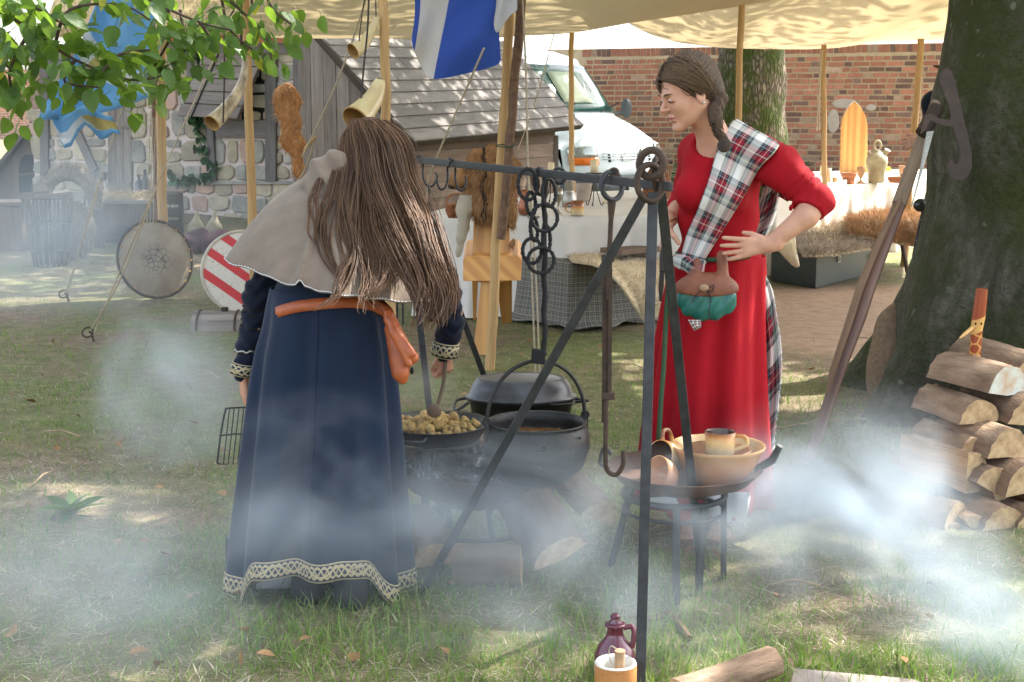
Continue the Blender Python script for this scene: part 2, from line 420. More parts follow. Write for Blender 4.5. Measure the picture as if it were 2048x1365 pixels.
m_stoneG = M('grey_stone', (.38, .36, .31), (.24, .23, .21), 7, .9, bump=.4, bscale=25, rnd=True, c3=(.46, .42, .34))
m_stoneB = M('buff_stone', (.50, .43, .31), (.34, .29, .22), 7, .9, bump=.4, bscale=25, rnd=True, c3=(.58, .52, .40))
m_stoneR = M('reddish_stone', (.48, .32, .25), (.36, .26, .22), 7, .9, bump=.4, bscale=25, rnd=True)
m_pmortar = M('pale_mortar', (.66, .56, .50), (.54, .46, .42), 9, .95, bump=.3)
m_greywood = wood('weathered_grey_wood', (.30, .26, .23), (.15, .125, .11), 45, 2.2, .85)
m_brownwood = wood('weathered_brown_wood', (.20, .145, .11), (.10, .075, .055), 45, 2.2, .85)
m_roofwood = wood('silvered_roof_board', (.235, .215, .20), (.12, .11, .10), 50, 2.5, .8, spec=.2)
m_darkwood = wood('dark_wood', (.10, .075, .055), (.04, .03, .025), 50, 3, .7)
m_timber = wood('grey_timber', (.23, .21, .20), (.13, .115, .11), 30, 2, .85)
m_pole = wood('pale_pole', (.52, .34, .16), (.34, .20, .085), 60, 3, .65)
m_polebark = M('barked_pole', (.20, .115, .07), (.09, .055, .04), 30, .75, bump=.5, c3=(.36, .27, .18))
m_pine = wood('varnished_pine', (.68, .36, .11), (.48, .21, .055), 34, 1.1, .4, .1, knots=True, spec=.5)
m_rope = M('hemp_rope', (.50, .42, .31), (.34, .28, .20), 90, .9, bump=.6, bscale=150)
m_dkrope = M('dark_strap', (.05, .04, .035), (.025, .02, .02), 30, .7)
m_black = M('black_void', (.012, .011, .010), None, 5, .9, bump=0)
m_straw = M('straw', (.60, .46, .24), (.42, .31, .16), 20, .85)
# ================================================================ GROUND
def gz(x, y):
    s = min(max((y-14)/9, 0), 1); s = s*s*(3-2*s)
    return s*.5+.018*mnoise.noise(V((x*.9, y*.9, 0)))*min(1, max(0, y-1))
gm = MB(); xs = [x*.25 for x in range(-60, 61)]; ys = [-6, -3, -1, 0]+[i*.25 for i in range(4, 104)]
xs = [-300, -120, -50, -25]+xs+[25, 50, 120, 300]; ys = [-200, -60, -20]+ys+[30, 36, 45, 70, 150, 400]
gm.grid([[V((x, y, gz(x, y))) for x in xs] for y in ys])
t = NT('trodden_grass_ground'); v = t.coord('Object')
f1 = t.noise(v, .9, 5, .6, .4); f2 = t.noise(v, 9, 6, .7); f3 = t.noise(v, 60, 4, .7)
soil = t.ramp(f2, [(.3, (.11, .078, .05)), (.6, (.23, .17, .115)), (.8, (.36, .28, .19))])
lawn = t.ramp(f2, [(.3, (.08, .10, .035)), (.7, (.20, .21, .085))])
gmix = t.ramp(t.math('ADD', t.math('MULTIPLY', f1, .7), t.math('MULTIPLY', f3, .3)), [(.42, (0, 0, 0)), (.58, (1, 1, 1))])
col = t.mix(gmix, soil, lawn)
# bare earth path behind the fire
sx = t.n('SeparateXYZ'); t.l(v, sx.inputs[0])
dx = t.math('DIVIDE', t.math('SUBTRACT', sx.outputs[0], 3.4), 2.7); dy = t.math('DIVIDE', t.math('SUBTRACT', sx.outputs[1], 10.3), 2.0)
d = t.math('ADD', t.math('ADD', t.math('MULTIPLY', dx, dx), t.math('MULTIPLY', dy, dy)), t.math('MULTIPLY', f1, .9))
pm = t.ramp(t.math('SUBTRACT', d, .45), [(.65, (1, 1, 1)), (1.0, (0, 0, 0))])
earth = t.ramp(f2, [(.3, (.22, .145, .095)), (.7, (.36, .255, .18))]); col = t.mix(pm, col, earth)
t.set(col, .95); t.bump(t.math('ADD', f2, f3), .4, .03); m_ground = t.m
gm.build('ground', m_ground, kind='structure', loc=(0, 0, 0))
def bare(x, y): return ((x-3.4)/2.7)**2+((y-10.3)/2.0)**2
def ghost(n, y0, y1, pw=1.7):
    u = rng.random(n); a = 1-pw; y = (y0**a+u*(y1**a-y0**a))**(1/a)
    x = (rng.random(n)*2-1)*(.42*y+.7); return x, y
def pnoise(x, y, s, o=0):
    return (np.sin(x*s+1.7*np.sin(y*s*.8+o))+np.sin(y*s*1.1+1.9*np.sin(x*s*.7+o*2)+o)+np.sin((x+y)*s*2.3+2*np.sin((x-y)*s*1.9+o)))/3
HOLES = []
def blades(n, y0, y1, hmin, hmax, wd, lean, mat, name, keep, up=1.0):
    x, y = ghost(n, y0, y1); k = keep(x, y) > rng.random(n)
    x, y = x[k], y[k]; n = len(x); z = np.array([gz(a, b) for a, b in zip(x, y)])
    a = rng.random(n)*6.283; h = hmin+(hmax-hmin)*rng.random(n)**1.6; b = rng.random(n)*6.283
    w = wd*(.6+.8*rng.random(n)); l = lean*(rng.random(n)**.7)
    P0 = np.stack([x, y, z-.004], 1); dirv = np.stack([np.cos(a), np.sin(a), np.zeros(n)], 1); sd_ = np.stack([-np.sin(b), np.cos(b), np.zeros(n)], 1)*w[:, None]
    hz = h*np.cos(l)*up; hx = h*np.sin(l)
    m = P0+dirv*(hx*.38)[:, None]+np.stack([0*hz, 0*hz, hz*.6], 1); e = P0+dirv*hx[:, None]+np.stack([0*hz, 0*hz, hz+.003*rng.random(n)], 1)
    vv = np.stack([P0-sd_, P0+sd_, m-sd_*.75, m+sd_*.75, e], 1).reshape(-1, 3); o = np.arange(n)[:, None]*5
    F = np.stack([o+[0, 1, 3], o+[0, 3, 2], o+[2, 3, 4]], 1).reshape(-1, 3)
    r = rng.random(n); uv = np.zeros((n, 9, 2)); uv[:, :, 0] = r[:, None]; uv[:, :, 1] = np.array([0, 0, .5, 0, .5, .5, .5, .5, 1])[None]
    fastmesh(name, vv, F, mat, uv.reshape(-1, 2), 'stuff'); return n
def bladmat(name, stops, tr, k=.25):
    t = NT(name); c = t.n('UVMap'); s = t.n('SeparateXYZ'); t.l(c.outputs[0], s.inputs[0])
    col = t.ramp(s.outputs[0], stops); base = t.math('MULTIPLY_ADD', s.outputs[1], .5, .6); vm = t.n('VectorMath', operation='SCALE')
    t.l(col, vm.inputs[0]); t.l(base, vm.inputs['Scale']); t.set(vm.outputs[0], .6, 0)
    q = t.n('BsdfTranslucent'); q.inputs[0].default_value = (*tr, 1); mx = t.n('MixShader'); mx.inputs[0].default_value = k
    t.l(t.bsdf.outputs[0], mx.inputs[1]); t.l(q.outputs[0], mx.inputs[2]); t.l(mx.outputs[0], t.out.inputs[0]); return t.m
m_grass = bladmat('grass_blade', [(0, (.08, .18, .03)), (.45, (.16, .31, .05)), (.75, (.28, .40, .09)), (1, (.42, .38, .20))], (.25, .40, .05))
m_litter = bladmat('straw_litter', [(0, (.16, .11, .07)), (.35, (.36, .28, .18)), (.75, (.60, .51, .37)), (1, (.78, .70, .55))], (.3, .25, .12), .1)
def kg(x, y):
    q = pnoise(x, y, 1.9)+.6*pnoise(x, y, 5.1, 2)
    d = ((x-3.4)/2.7)**2+((y-10.3)/2.0)**2
    r = np.where(q > .0, .95, .28); r = np.where(((x-1.6)/1.2)**2+((y-7.4)/.9)**2 < 1, 1, r); r = np.where(q > .5, 1, r); return np.where(d < 1, .04, np.where(d < 1.4, .35, r))
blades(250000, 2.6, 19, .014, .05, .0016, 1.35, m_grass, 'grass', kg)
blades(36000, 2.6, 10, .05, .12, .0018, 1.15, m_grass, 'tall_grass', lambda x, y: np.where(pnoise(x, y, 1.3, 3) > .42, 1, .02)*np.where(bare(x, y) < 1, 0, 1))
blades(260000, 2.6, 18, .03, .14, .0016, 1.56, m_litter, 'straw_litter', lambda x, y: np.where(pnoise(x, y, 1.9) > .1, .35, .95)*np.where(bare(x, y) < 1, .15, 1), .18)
# ================================================================ BRICK WALL
wa = P(300, 400, 25.5); wb = P(2150, 400, 19.2); WP = Plane(wa, wb)
wall = thing('brick_wall', WP.pt(0, .3), 'weathered red brick boundary wall with sandy mortar behind van and tables', 'wall')
topz = WP.at(1500, 93).z
def wtop(u): return topz
mb = MB(); L = WP.len
mb.prism([WP.pt(0, -.2), WP.pt(L, -.2), WP.pt(L, topz), WP.pt(0, topz)], WP.n*-.35); mb.build('mortar_core', m_mortar, wall)
u_of = lambda px: WP.uv(WP.at(px, 300))[0]
bricks = []; z = topz-.035-.11; row = 0
for k in range(int(L/.08)):                        # soldier course on top
    u = k*.078
    if u > u_of(1120): bricks.append((u+.005, topz-.115, .066, .11))
while z > .3:
    z -= .078; u = u_of(1100)-(row % 2)*.12
    if z < .3: break
    while u < L:
        w_ = .215 if (random.random() < .55) else .102
        if row % 3 == 0 and random.random() < .5: w_ = .102
        bricks.append((u, z, w_, .056)); u += w_+.02
    row += 1
def hidden(u, z):
    p = WP.pt(u, z); 
    q = p-V((0, 0, CH)); dy = q.y*CP-q.z*SP; px = 1024+FPX*q.x/dy; py = 682.5-FPX*(q.z*CP+q.y*SP)/dy
    if px < 1165 or px > 1890 or py < 78 or py > 345: return 2
    if 1340 < px < 1440 and py > 100: return 1
    if px < 1330 and py > 110+(px-1185)*1.15: return 1
    if 1445 < px < 1560 and py > 95: return 1
    if px < 1190: return 1
    if 1685 < px < 1730 and py > 215: return 1
    return 0
vis = [b for b in bricks if hidden(b[0]+b[2]/2, b[1]) == 0]; oth = [b for b in bricks if hidden(b[0]+b[2]/2, b[1]) == 1]
vis.sort(key=lambda b: -b[0]*b[2]-b[2]*6); single, rest = vis[:300], vis[300:]+oth
def brickmesh(w_, h_, d=.02):
    m = MB(); j = lambda: random.uniform(-.004, .004)
    pts = [(j(), 0, j()), (w_+j(), 0, j()), (w_+j(), 0, h_+j()), (j(), 0, h_+j())]
    m.prism([V(p) for p in pts], V((0, -d*.55-random.uniform(-.003, .004), 0)), cham=.005); return m
protos = {}
ang = math.atan2(WP.u.y, WP.u.x)
def brick_proto(key):
    if key not in protos:
        w_, h_, v_, mi = key; m = brickmesh(w_, h_); me_o = m.build('brick', (m_brick, m_brickd, m_brickp)[mi], loc=(0, 0, 0))
        protos[key] = me_o.data; bpy.data.objects.remove(me_o)
    return protos[key]
def pickmat():
    r = random.random(); return 0 if r < .66 else (1 if r < .88 else 2)
def place_brick(b):
    o = bpy.data.objects.new('brick', brick_proto((b[2], b[3], random.randrange(4), pickmat()))); C.objects.link(o)
    o.parent = wall; o.location = WP.pt(b[0], b[1], .001)-wall.location; o.rotation_euler = (random.uniform(-.015, .015), random.uniform(-.01, .01), ang+random.uniform(-.01, .01))
for b in single: place_brick(b)
mb = MB()
for b in rest:
    j = lambda: random.uniform(-.004, .004); u, z, w_, h_ = b
    pts = [WP.pt(u+j(), z+j()), WP.pt(u+w_+j(), z+j()), WP.pt(u+w_+j(), z+h_+j()), WP.pt(u+j(), z+h_+j())]
    mb.prism(pts, WP.n*(.011+j()*.7), mi=pickmat(), cham=.006)
mb.build('brickwork', [m_brick, m_brickd, m_brickp], wall, kind='stuff')
mb = MB()
for px, py, rx, rz in ((1690, 208, .20, .07), (1667, 243, .09, .17), (1742, 216, .07, .05)):   # two patches of render
    c = WP.at(px, py, .004); mb.prism([c+WP.u*(rx*math.cos(a)*random.uniform(.85, 1.1))+V((0, 0, rz*math.sin(a))) for a in [k*.45 for k in range(14)]], WP.n*.03, cham=.02)
mb.build('render_patch', m_pmortar, wall)
# low plants at its foot
mb = MB()
for i in range(1500):
    u = random.uniform(u_of(1200), L); p = WP.pt(u, 0, random.uniform(.1, 1.2)); p.z = gz(p.x, p.y)+random.random()**2*.35
    a = random.random()*6.28; s_ = random.uniform(.02, .05); d1 = V((math.cos(a), math.sin(a), random.uniform(-.4, .6)))*s_; d2 = V((-math.sin(a), math.cos(a), random.uniform(-.3, .5)))*s_*.6
    mb.raw([p-d1, p+d2, p+d1, p-d2], [(0, 1, 2, 3)], sm=False)
mb.build('ground_cover', m_ivy, kind='stuff')
# far wall at the left edge
FW = Plane(V((-24, 46, 0)), V((-10, 48, 0))); fw = thing('brick_wall', FW.pt(0, 0), 'distant brick wall far behind the stone house at the left edge', 'wall')
t = NT('far_brick'); v = t.coord('UV'); b = t.n('TexBrick'); t.l(v, b.inputs['Vector']); b.inputs['Scale'].default_value = 1
b.inputs['Brick Width'].default_value = .23; b.inputs['Row Height'].default_value = .077; b.inputs['Mortar Size'].default_value = .01
b.inputs['Color1'].default_value = (.45, .2, .13, 1); b.inputs['Color2'].default_value = (.3, .15, .11, 1); b.inputs['Mortar'].default_value = (.5, .4, .3, 1); t.set(b.outputs['Color'], .9)
mb = MB(); mb.prism([FW.pt(0, -.2), FW.pt(11.6, -.2), FW.pt(11.6, 2.75), FW.pt(0, 2.75)], FW.n*-.3); mb.build('masonry', t.m, fw)
# ================================================================ VAN
m_vwhite = M('white_van_paint', (.74, .80, .82), (.70, .76, .78), 1.5, .28, bump=0, spec=.5)
m_bumper = M('grey_plastic_bumper', (.10, .11, .115), (.07, .08, .08), 8, .55, bump=.05)
m_vglass = M('windscreen_glass', (.025, .10, .08), (.010, .045, .038), 2, .12, bump=0, spec=.25)
m_tyre = M('tyre_rubber', (.018, .018, .018), None, 9, .85)
m_lens = M('headlight_lens', (.62, .64, .60), (.40, .42, .40), 6, .12, .6, bump=0, stretch=(8, 8, 1))
m_orange = M('orange_lens', (.80, .19, .02), (.65, .13, .01), 20, .2, bump=0)
m_plate = M('number_plate', (.75, .75, .72), None, 3, .4, bump=0)
vf = V((.71, -.704, 0)).normalized(); vl = V((-vf.y, vf.x, 0)); vb = P(1272, 300, 18.7); vb.z = .08
van = thing('parked_van', vb, 'white delivery van parked behind the wooden hut with orange lit headlight', 'van')
VX = lambda x, y, z: vb+vf*x+vl*y+V((0, 0, z))
def bow(y, a=1): return -.28*a*abs(y/.97)**2.6-.03*a*(y/.97)**2
prof = [(-.06, .52), (-.03, .60), (-.06, .70), (-.08, .82), (-.11, .95), (-.20, 1.02), (-.42, 1.14), (-.70, 1.26), (-.92, 1.34), (-1.2, 1.66), (-1.52, 2.00), (-1.70, 2.12), (-2.1, 2.22), (-3.2, 2.28), (-5.0, 2.26), (-5.1, 2.15), (-5.15, .5)]
ysr = [-.985, -.975, -.94, -.86, -.72, -.5, -.25, 0, .25, .5, .72, .86, .94, .975, .985]
rows = []
for x, z in prof:
    r_ = []
    for y in ysr:
        tz = max(0, z-1.3)/.9; yy = y*(1-.10*tz); k = 1 if x > -1.7 else .3
        zz = z-(.05 if abs(y) > .93 else 0)-(.06*max(0, abs(y)-.7)/.28 if z > .95 else 0)
        r_.append(VX(x+bow(y, k*(1 if z < 1.3 else .8)), yy, zz))
    rows.append(r_)
mb = MB(); mb.grid(rows)
for sgn, k in ((-1, 0), (1, len(ysr)-1)):         # side panels with an arch cut out
    top = [r_[k] for r_ in rows]; arch = []
    for a in range(0, 13): arch.append((-.92+.43*math.cos(math.pi*a/12), .36+.43*math.sin(math.pi*a/12)))
    side = [VX(-.40, sgn*.985, .52), VX(-.40, sgn*.985, .36)]
    base = [VX(x, sgn*.985, z) for x, z in arch]
    strip = base+[VX(-1.4, sgn*.985, .30), VX(-5.15, sgn*.985, .30)]
    n = min(len(top), len(strip)); 
    import bisect
    ups = []
    for q in strip:
        x = (q-vb).dot(vf); c_ = min(top, key=lambda p: abs((p-vb).dot(vf)-x)); ups.append(c_)
    ups[0] = top[1]
    mb.grid([strip, ups], sm=False)
mb.build('body', m_vwhite, van, solid=.01)
mb = MB()                                         # bumper
rb = []
for x, z in [(-.02, .22), (.05, .26), (.09, .36), (.08, .50), (.03, .54), (-.06, .55)]:
    rb.append([VX(x+bow(y, 1.05), y*1.01, z) for y in ysr]+[VX(-.48+x*.3, .995, z)])
    rb[-1] = [VX(-.48, -.995, z)]+rb[-1]
mb.grid(rb); mb.build('bumper', m_bumper, van, solid=.01)
def patch(y0, y1, pz, d, n=8, x0=None):          # follows the bowed front
    def fx(z):
        for i in range(len(prof)-1):
            if prof[i][1] <= z <= prof[i+1][1]:
                return prof[i][0]+(prof[i+1][0]-prof[i][0])*(z-prof[i][1])/(prof[i+1][1]-prof[i][1])
        return prof[0][0]
    return [[VX(fx(z)+bow(y)+d, y*(1+.004), z+(.0 if z < .95 else -.06*max(0, abs(y)-.7)/.28)) for y in [y0+(y1-y0)*k/n for k in range(n+1)]] for z in pz]
mb = MB(); mb.grid(patch(-.55, .55, (.73, .76, .79, .82, .85), -.005)); mb.build('grille', m_black, van, solid=.01)
mb = MB()
for z in (.765, .80, .835):
    r_ = patch(-.52, .52, (z, z+.012), .015)
    mb.grid(r_)
for y in (-.4, -.2, .2, .4):
    mb.grid(patch(y, y+.02, (.74, .85), .018, 1))
mb.build('grille_slats', m_vwhite, van, solid=.006)
for s_ in (-1, 1):
    hl = MB(); y0, y1 = (-.93, -.58) if s_ < 0 else (.58, .93); hl.grid(patch(y0, y1, (.80, .84, .88, .92, .95), .015)); H = hl.build('headlight', m_lens, van, solid=.02)
    hl = MB(); hl.grid(patch(y0, y1, (.70, .73, .765, .79), .015)); hl.build('indicator', m_orange, H, solid=.02)
mb = MB(); c = VX(.06, 0, .80); mb.prism([c+vl*a+V((0, 0, b_)) for a, b_ in ((0, -.10), (.06, 0), (0, .10), (-.06, 0))], vf*.03); mb.prism([c+vl*a*.5+V((0, 0, b_*.5))+vf*.03 for a, b_ in ((0, -.10), (.06, 0), (0, .10), (-.06, 0))], vf*.006, mi=1)
mb.build('emblem', [M('chrome', (.6, .6, .6), None, 3, .2, 1, bump=0), m_bumper], van)
mb = MB(); mb.box(VX(.105, 0, .42), (.52, .012, .11), Matrix.Rotation(math.atan2(vl.y, vl.x), 4, 'Z')); pl = mb.build('number_plate', m_plate, van)
def text(body, size, mat, M4, parent, name='lettering', ext=.001):
    cu = bpy.data.curves.new(name, 'FONT'); cu.body = body; cu.size = size; cu.extrude = ext; cu.align_x = 'CENTER'; cu.align_y = 'CENTER'
    o = bpy.data.objects.new(name, cu); C.objects.link(o); dg = bpy.context.evaluated_depsgraph_get(); me = bpy.data.meshes.new_from_object(o.evaluated_get(dg))
    me.transform(M4); me.transform(Matrix.Translation(-wloc(parent))); bpy.data.objects.remove(o); me.materials.clear(); me.materials.append(mat)
    q = bpy.data.objects.new(name, me); C.objects.link(q); q.parent = parent; return q
Mt = Matrix(((vl.x, 0, vf.x, 0), (vl.y, 0, vf.y, 0), (0, 1, 0, 0), (0, 0, 0, 1)))
text('46', .1, m_black, Matrix.Translation(VX(.114, .19, .42)) @ Mt, pl)
pl2 = wloc(pl)
mb = MB()                                        # windscreen
ws = []
for k in range(7):
    tt = k/6; x = -.96-.54*tt; z = 1.37+.62*tt; h_ = .86-.09*tt
    ws.append([VX(x+bow(y*.97, .8)+.035, y*(1-.02*tt), z+.012-(.06*max(0, abs(y)-.7)/.28)) for y in [-h_+2*h_*i/12 for i in range(13)]])
mb.grid(ws); W = mb.build('windscreen', m_vglass, van, solid=.006)
mb = MB(); mb.grid([[ws[k][i]+vf*.012+V((0, 0, .01)) for i in range(4, 9)] for k in range(1, 6)]); mb.build('glass_reflection', M('pale_reflection', (.50, .54, .38), (.36, .44, .30), 5, .5, bump=0, spec=.3), W, solid=.004)  # pale panel added over the glass, a reflection put in as colour
mb = MB()
for y0 in (-.5, .35):
    a = VX(-.92, y0, 1.375); b_ = VX(-1.05, y0+.5, 1.50); mb.tube([a, a.lerp(b_, .5)+vf*.03, b_+vf*.02], .009, 6)
mb.build('wipers', m_black, van)
for s_ in (-1, 1):
    mb = MB(); blob(mb, [('e', VX(-1.12, s_*1.12, 1.42), (.08, .08, .14), None, .02), ('c', VX(-1.15, s_*.93, 1.35), VX(-1.13, s_*1.08, 1.36), .03, .03, .03)], .02); mb.build('wing_mirror', m_bumper, van)
mb = MB(); 
for s_ in (-1, 1):
    for xx in (-.92, -4.1):
        rm = Matrix(((vf.x, 0, vl.x), (vf.y, 0, vl.y), (0, 1, 0))).to_4x4(); wh = MB()
        wh.lathe(VX(xx, s_*.84, .33), [(.0, -.1), (.2, -.1), (.33, -.09), (.345, 0), (.33, .09), (.2, .1), (0, .1)], 28, rm); q = wh.build('wheel', m_tyre, van)
        wh = MB(); wh.lathe(VX(xx, s_*.94, .33), [(0, .012), (.12, .012), (.19, .0), (.2, -.01)], 20, rm); wh.build('rim', m_lens, q)
mb = MB(); mb.bar(VX(-.4, 0, .62), VX(-5, 0, .62), 1.7, .7); mb.build('underbody', m_black, van)
# ================================================================ WOODEN HUT
ea, eb = P(825, 282, 13), P(1165, 250, 16.9); hu = (eb-ea); hu.z = 0; hlen = hu.length; hu.normalize(); hn = V((hu.y, -hu.x, 0))
hut = thing('wooden_hut', (ea.x, ea.y, 0), 'lean-to wooden hut with silvery plank roof in front of the van', 'hut')
ra, rb_ = P(612, 62, 13)+V((0, 0, 0)), P(1005, 92, 17.3)
ra = ea-hn*.98; ra.z = P(618, 66, ra.y).z; rb_ = eb-hn*.98; rb_.z = ra.z+.1
N = 9; rn = (eb-ea).cross(ra-ea).normalized(); rn = rn if rn.z > 0 else -rn
for i in range(N):                                # roof boards, each lapping the one below
    t0, t1 = i/N-.012, (i+1)/N; cuts = sorted([0]+[random.uniform(.15, .85) for _ in range(2)]+[1])
    for c0, c1 in zip(cuts, cuts[1:]):
        A = lambda s_, t_: ea.lerp(ra, t_).lerp(eb.lerp(rb_, t_), s_)
        lift = rn*(.012); e1 = .0015
        pts = [A(c0+e1, t0)+lift*1.6, A(c1-e1, t0)+lift*1.6, A(c1-e1, t1)+lift*.2, A(c0+e1, t1)+lift*.2]
        m = MB(); b = [p-rn*.018 for p in pts]
        d1 = (pts[1]-pts[0]).length; d2 = (pts[3]-pts[0]).length
        q = lambda p: ((p-pts[0]).dot((pts[3]-pts[0]).normalized())+i, (p-pts[0]).dot((pts[1]-pts[0]).normalized()))
        vv = pts+b; fs = [(0, 1, 2, 3), (7, 6, 5, 4), (0, 4, 5, 1), (1, 5, 6, 2), (2, 6, 7, 3), (3, 7, 4, 0)]
        m.add(vv, fs, [[q(vv[k]) for k in f] for f in fs], 0, False); m.build('roof_board', m_roofwood, hut)
m = MB()
for a, b in ((ea, ra), (eb, rb_)):
    m.bar(a-rn*.03, b-rn*.03, .03, .06, rn)
m.bar(ea-rn*.035+hn*.0, eb-rn*.035, .035, .05, rn); m.build('roof_edge', m_darkwood, hut)
fa, fb = ea-hn*.22+hu*.12, eb-hn*.22-hu*.35       # front wall: horizontal boards
for i in range(8):
    z0 = .02+i*.155; m = MB()
    if z0 > ea.z-.1: break
    m.bar(V((fa.x, fa.y, z0+.075)), V((fb.x, fb.y, z0+.075)), .025+.006*(i % 2), .15, (0, 0, 1)); m.build('wall_board', m_brownwood, hut)
m = MB(); m.bar(V((fb.x, fb.y, 0))+hn*.03, V((fb.x, fb.y, ea.z-.02))+hn*.03, .05, .05); m.build('corner_post', m_greywood, hut)
GP = Plane((ea-hn*1.22+hu*.06), (ea-hn*.12+hu*.06))   # gable of upright boards, seen left of the roof
ng = 8; 
for i in range(ng):
    u0 = GP.len*i/ng; u1 = GP.len*(i+1)/ng-.006; m = MB(); dpt = .02+.008*random.random()
    def tp(u):
        p = GP.pt(u, 0); s_ = (ea-V((p.x, p.y, ea.z))).dot(hn)/.98
        return ea.z+(ra.z-ea.z)*min(s_, 1.9 if s_ < 1 else 1.0)-.04
    pts = [GP.pt(u0, 0), GP.pt(u1, 0), GP.pt(u1, tp(u1)), GP.pt(u0, tp(u0))]
    vv = pts+[p+GP.n*dpt for p in pts]; fs = [(3, 2, 1, 0), (4, 5, 6, 7), (0, 1, 5, 4), (1, 2, 6, 5), (2, 3, 7, 6), (3, 0, 4, 7)]
    q = lambda p: ((p-GP.a).dot(GP.u)+i*.7, p.z); m.add(vv, fs, [[q(vv[k]) for k in f] for f in fs], 0, False)
    m.build('gable_board', m_greywood, hut)
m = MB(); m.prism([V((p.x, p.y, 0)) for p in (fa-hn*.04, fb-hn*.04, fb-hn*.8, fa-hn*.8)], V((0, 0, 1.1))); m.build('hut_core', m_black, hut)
def gy(Y): return 682.5-FPX*math.tan(PITCH-math.atan(CH/Y))
def strands(mb, pts, dirs, ln, w, bend=.4, droop=.3, mi=0, seg=3, jit=.5):
    for p, d in zip(pts, dirs):
        d = V(d).normalized(); L = ln*random.uniform(.5, 1.2); q = V(p); s_ = d.cross(V((random.gauss(0, 1), random.gauss(0, 1), random.gauss(0, 1)))).normalized()*w
        d = (d+V((random.gauss(0, jit), random.gauss(0, jit), random.gauss(0, jit)))*.4).normalized(); vv = []
        bv = V((random.gauss(0, bend), random.gauss(0, bend), -abs(random.gauss(0, bend))*.5-droop))
        for k in range(seg+1):
            f = 1-k/(seg+.3); vv += [q-s_*f, q+s_*f]; q = q+d*(L/seg); d = (d+bv/seg).normalized()
        fs = [(2*k, 2*k+1, 2*k+3, 2*k+2) for k in range(seg)]; r_ = random.random()
        mb.add(vv, fs, [[(r_, k/seg)]*2+[(r_, (k+1)/seg)]*2 for k in range(seg)], mi, True)
def furmat(name, stops, rough=.6):
    t = NT(name); c = t.n('UVMap'); s = t.n('SeparateXYZ'); t.l(c.outputs[0], s.inputs[0]); o = t.coord('Object')
    f = t.math('ADD', t.math('MULTIPLY', s.outputs[0], .45), t.math('MULTIPLY', t.noise(o, 6, 3), .55))
    t.set(t.ramp(f, stops), rough, 0); return t.m
def gpole(name, px0, py0, Y0, px1, Y1, r0, r1, mat, label, group=None, bot=None):
    a = P(px0, py0, Y0); b = P(px1, gy(Y1), Y1) if bot is None else P(*bot); n = 12
    path = [a.lerp(b, k/n)+V((random.gauss(0, .004), random.gauss(0, .004), 0)) for k in range(n+1)]; m = MB(); m.tube(path, [r0+(r1-r0)*k/n for k in range(n+1)], 10)
    return m.build(name, mat, label=label, cat='pole', group=group, loc=b)
# ================================================================ STONE HOUSE
ha, hb = P(60, 400, 18.8), P(606, 400, 17.2); HP = Plane(ha, hb); HU = lambda px: HP.uv(HP.at(px, 300))[0]
house = thing('stone_house', HP.pt(HP.len/2, 0), 'half timbered stall house of pale rubble stone under a straw thatch eave', 'house')
m = MB(); m.prism([HP.pt(.1, 0), HP.pt(HP.len, 0), HP.pt(HP.len, 2.28), HP.pt(.1, 2.28)], HP.n*-.2); m.build('mortar_wall', m_pmortar, house)
def stone(u0, u1, z0, z1, jit=.03):
    w_, h_ = u1-u0, z1-z0; jt = min(jit, w_*.14, h_*.14); pts = []; n = 3
    cs = [(u0, z0), (u1, z0), (u1, z1), (u0, z1)]; cs = [(a+random.uniform(-jt, jt), b+random.uniform(-jt, jt)) for a, b in cs]
    cc = (sum(c[0] for c in cs)/4, sum(c[1] for c in cs)/4)
    for i in range(4):
        p, q, r_ = cs[i-1], cs[i], cs[(i+1) % 4]; k = random.uniform(.12, .28)
        pts += [(q[0]+(p[0]-q[0])*k, q[1]+(p[1]-q[1])*k), (q[0]+(r_[0]-q[0])*k*.9, q[1]+(r_[1]-q[1])*k*.9)]
    m = MB(); m.prism([HP.pt(a, b) for a, b in pts], HP.n*random.uniform(.016, .034), cham=.014)
    m.build('stone', random.choice((m_stoneG, m_stoneB, m_stoneB, m_stoneG, m_stoneB, m_stoneG, m_stoneB, m_stoneR)), house, bev=0)
z = .02
while z < 2.1:
    h_ = random.uniform(.2, .36) if z > .8 else random.uniform(.16, .22); u = .12-random.random()*.1
    while u < HP.len-.03:
        w_ = random.uniform(.17, .34)
        if u+w_ > HP.len-.08: w_ = HP.len-u
        pc = HP.pt(u+w_/2, z+h_/2)
        du0, du1 = HU(222), HU(262)
        if not (du0 < u+w_/2 < du1 and z+h_/2 < 1.95):
            if h_ > .27 and random.random() < .3: stone(u, u+w_-.025, z, z+h_/2-.012); stone(u, u+w_-.025, z+h_/2+.012, z+h_-.025)
            else: stone(u, u+w_-.025, z, z+h_-.025)
        u += w_
    z += h_
def beam(p0, p1, w_, d=.05, name='timber_beam', mat=None):
    a, b = HP.at(*p0, d/2+.012), HP.at(*p1, d/2+.012); m = MB(); m.bar(a, b, w_, d, HP.n); return m.build(name, mat or m_timber, house, bev=.004)
for p0, p1, w_ in [((300, 92), (604, 92), .2), ((546, 106), (546, 364), .15), ((94, 120), (94, 352), .13), ((152, 252), (194, 342), .12), ((96, 349), (214, 352), .1),
                   ((436, 258), (538, 258), .21), ((424, 240), (430, 362), .10), ((598, 106), (600, 364), .10), ((384, 104), (384, 200), .08), ((96, 128), (330, 128), .10)]: beam(p0, p1, w_)
m = MB(); m.bar(HP.at(330, 366, .03), HP.at(604, 366, .03), .04, .05, HP.n); m.build('sill_ledge', m_stoneG, house, bev=.006)
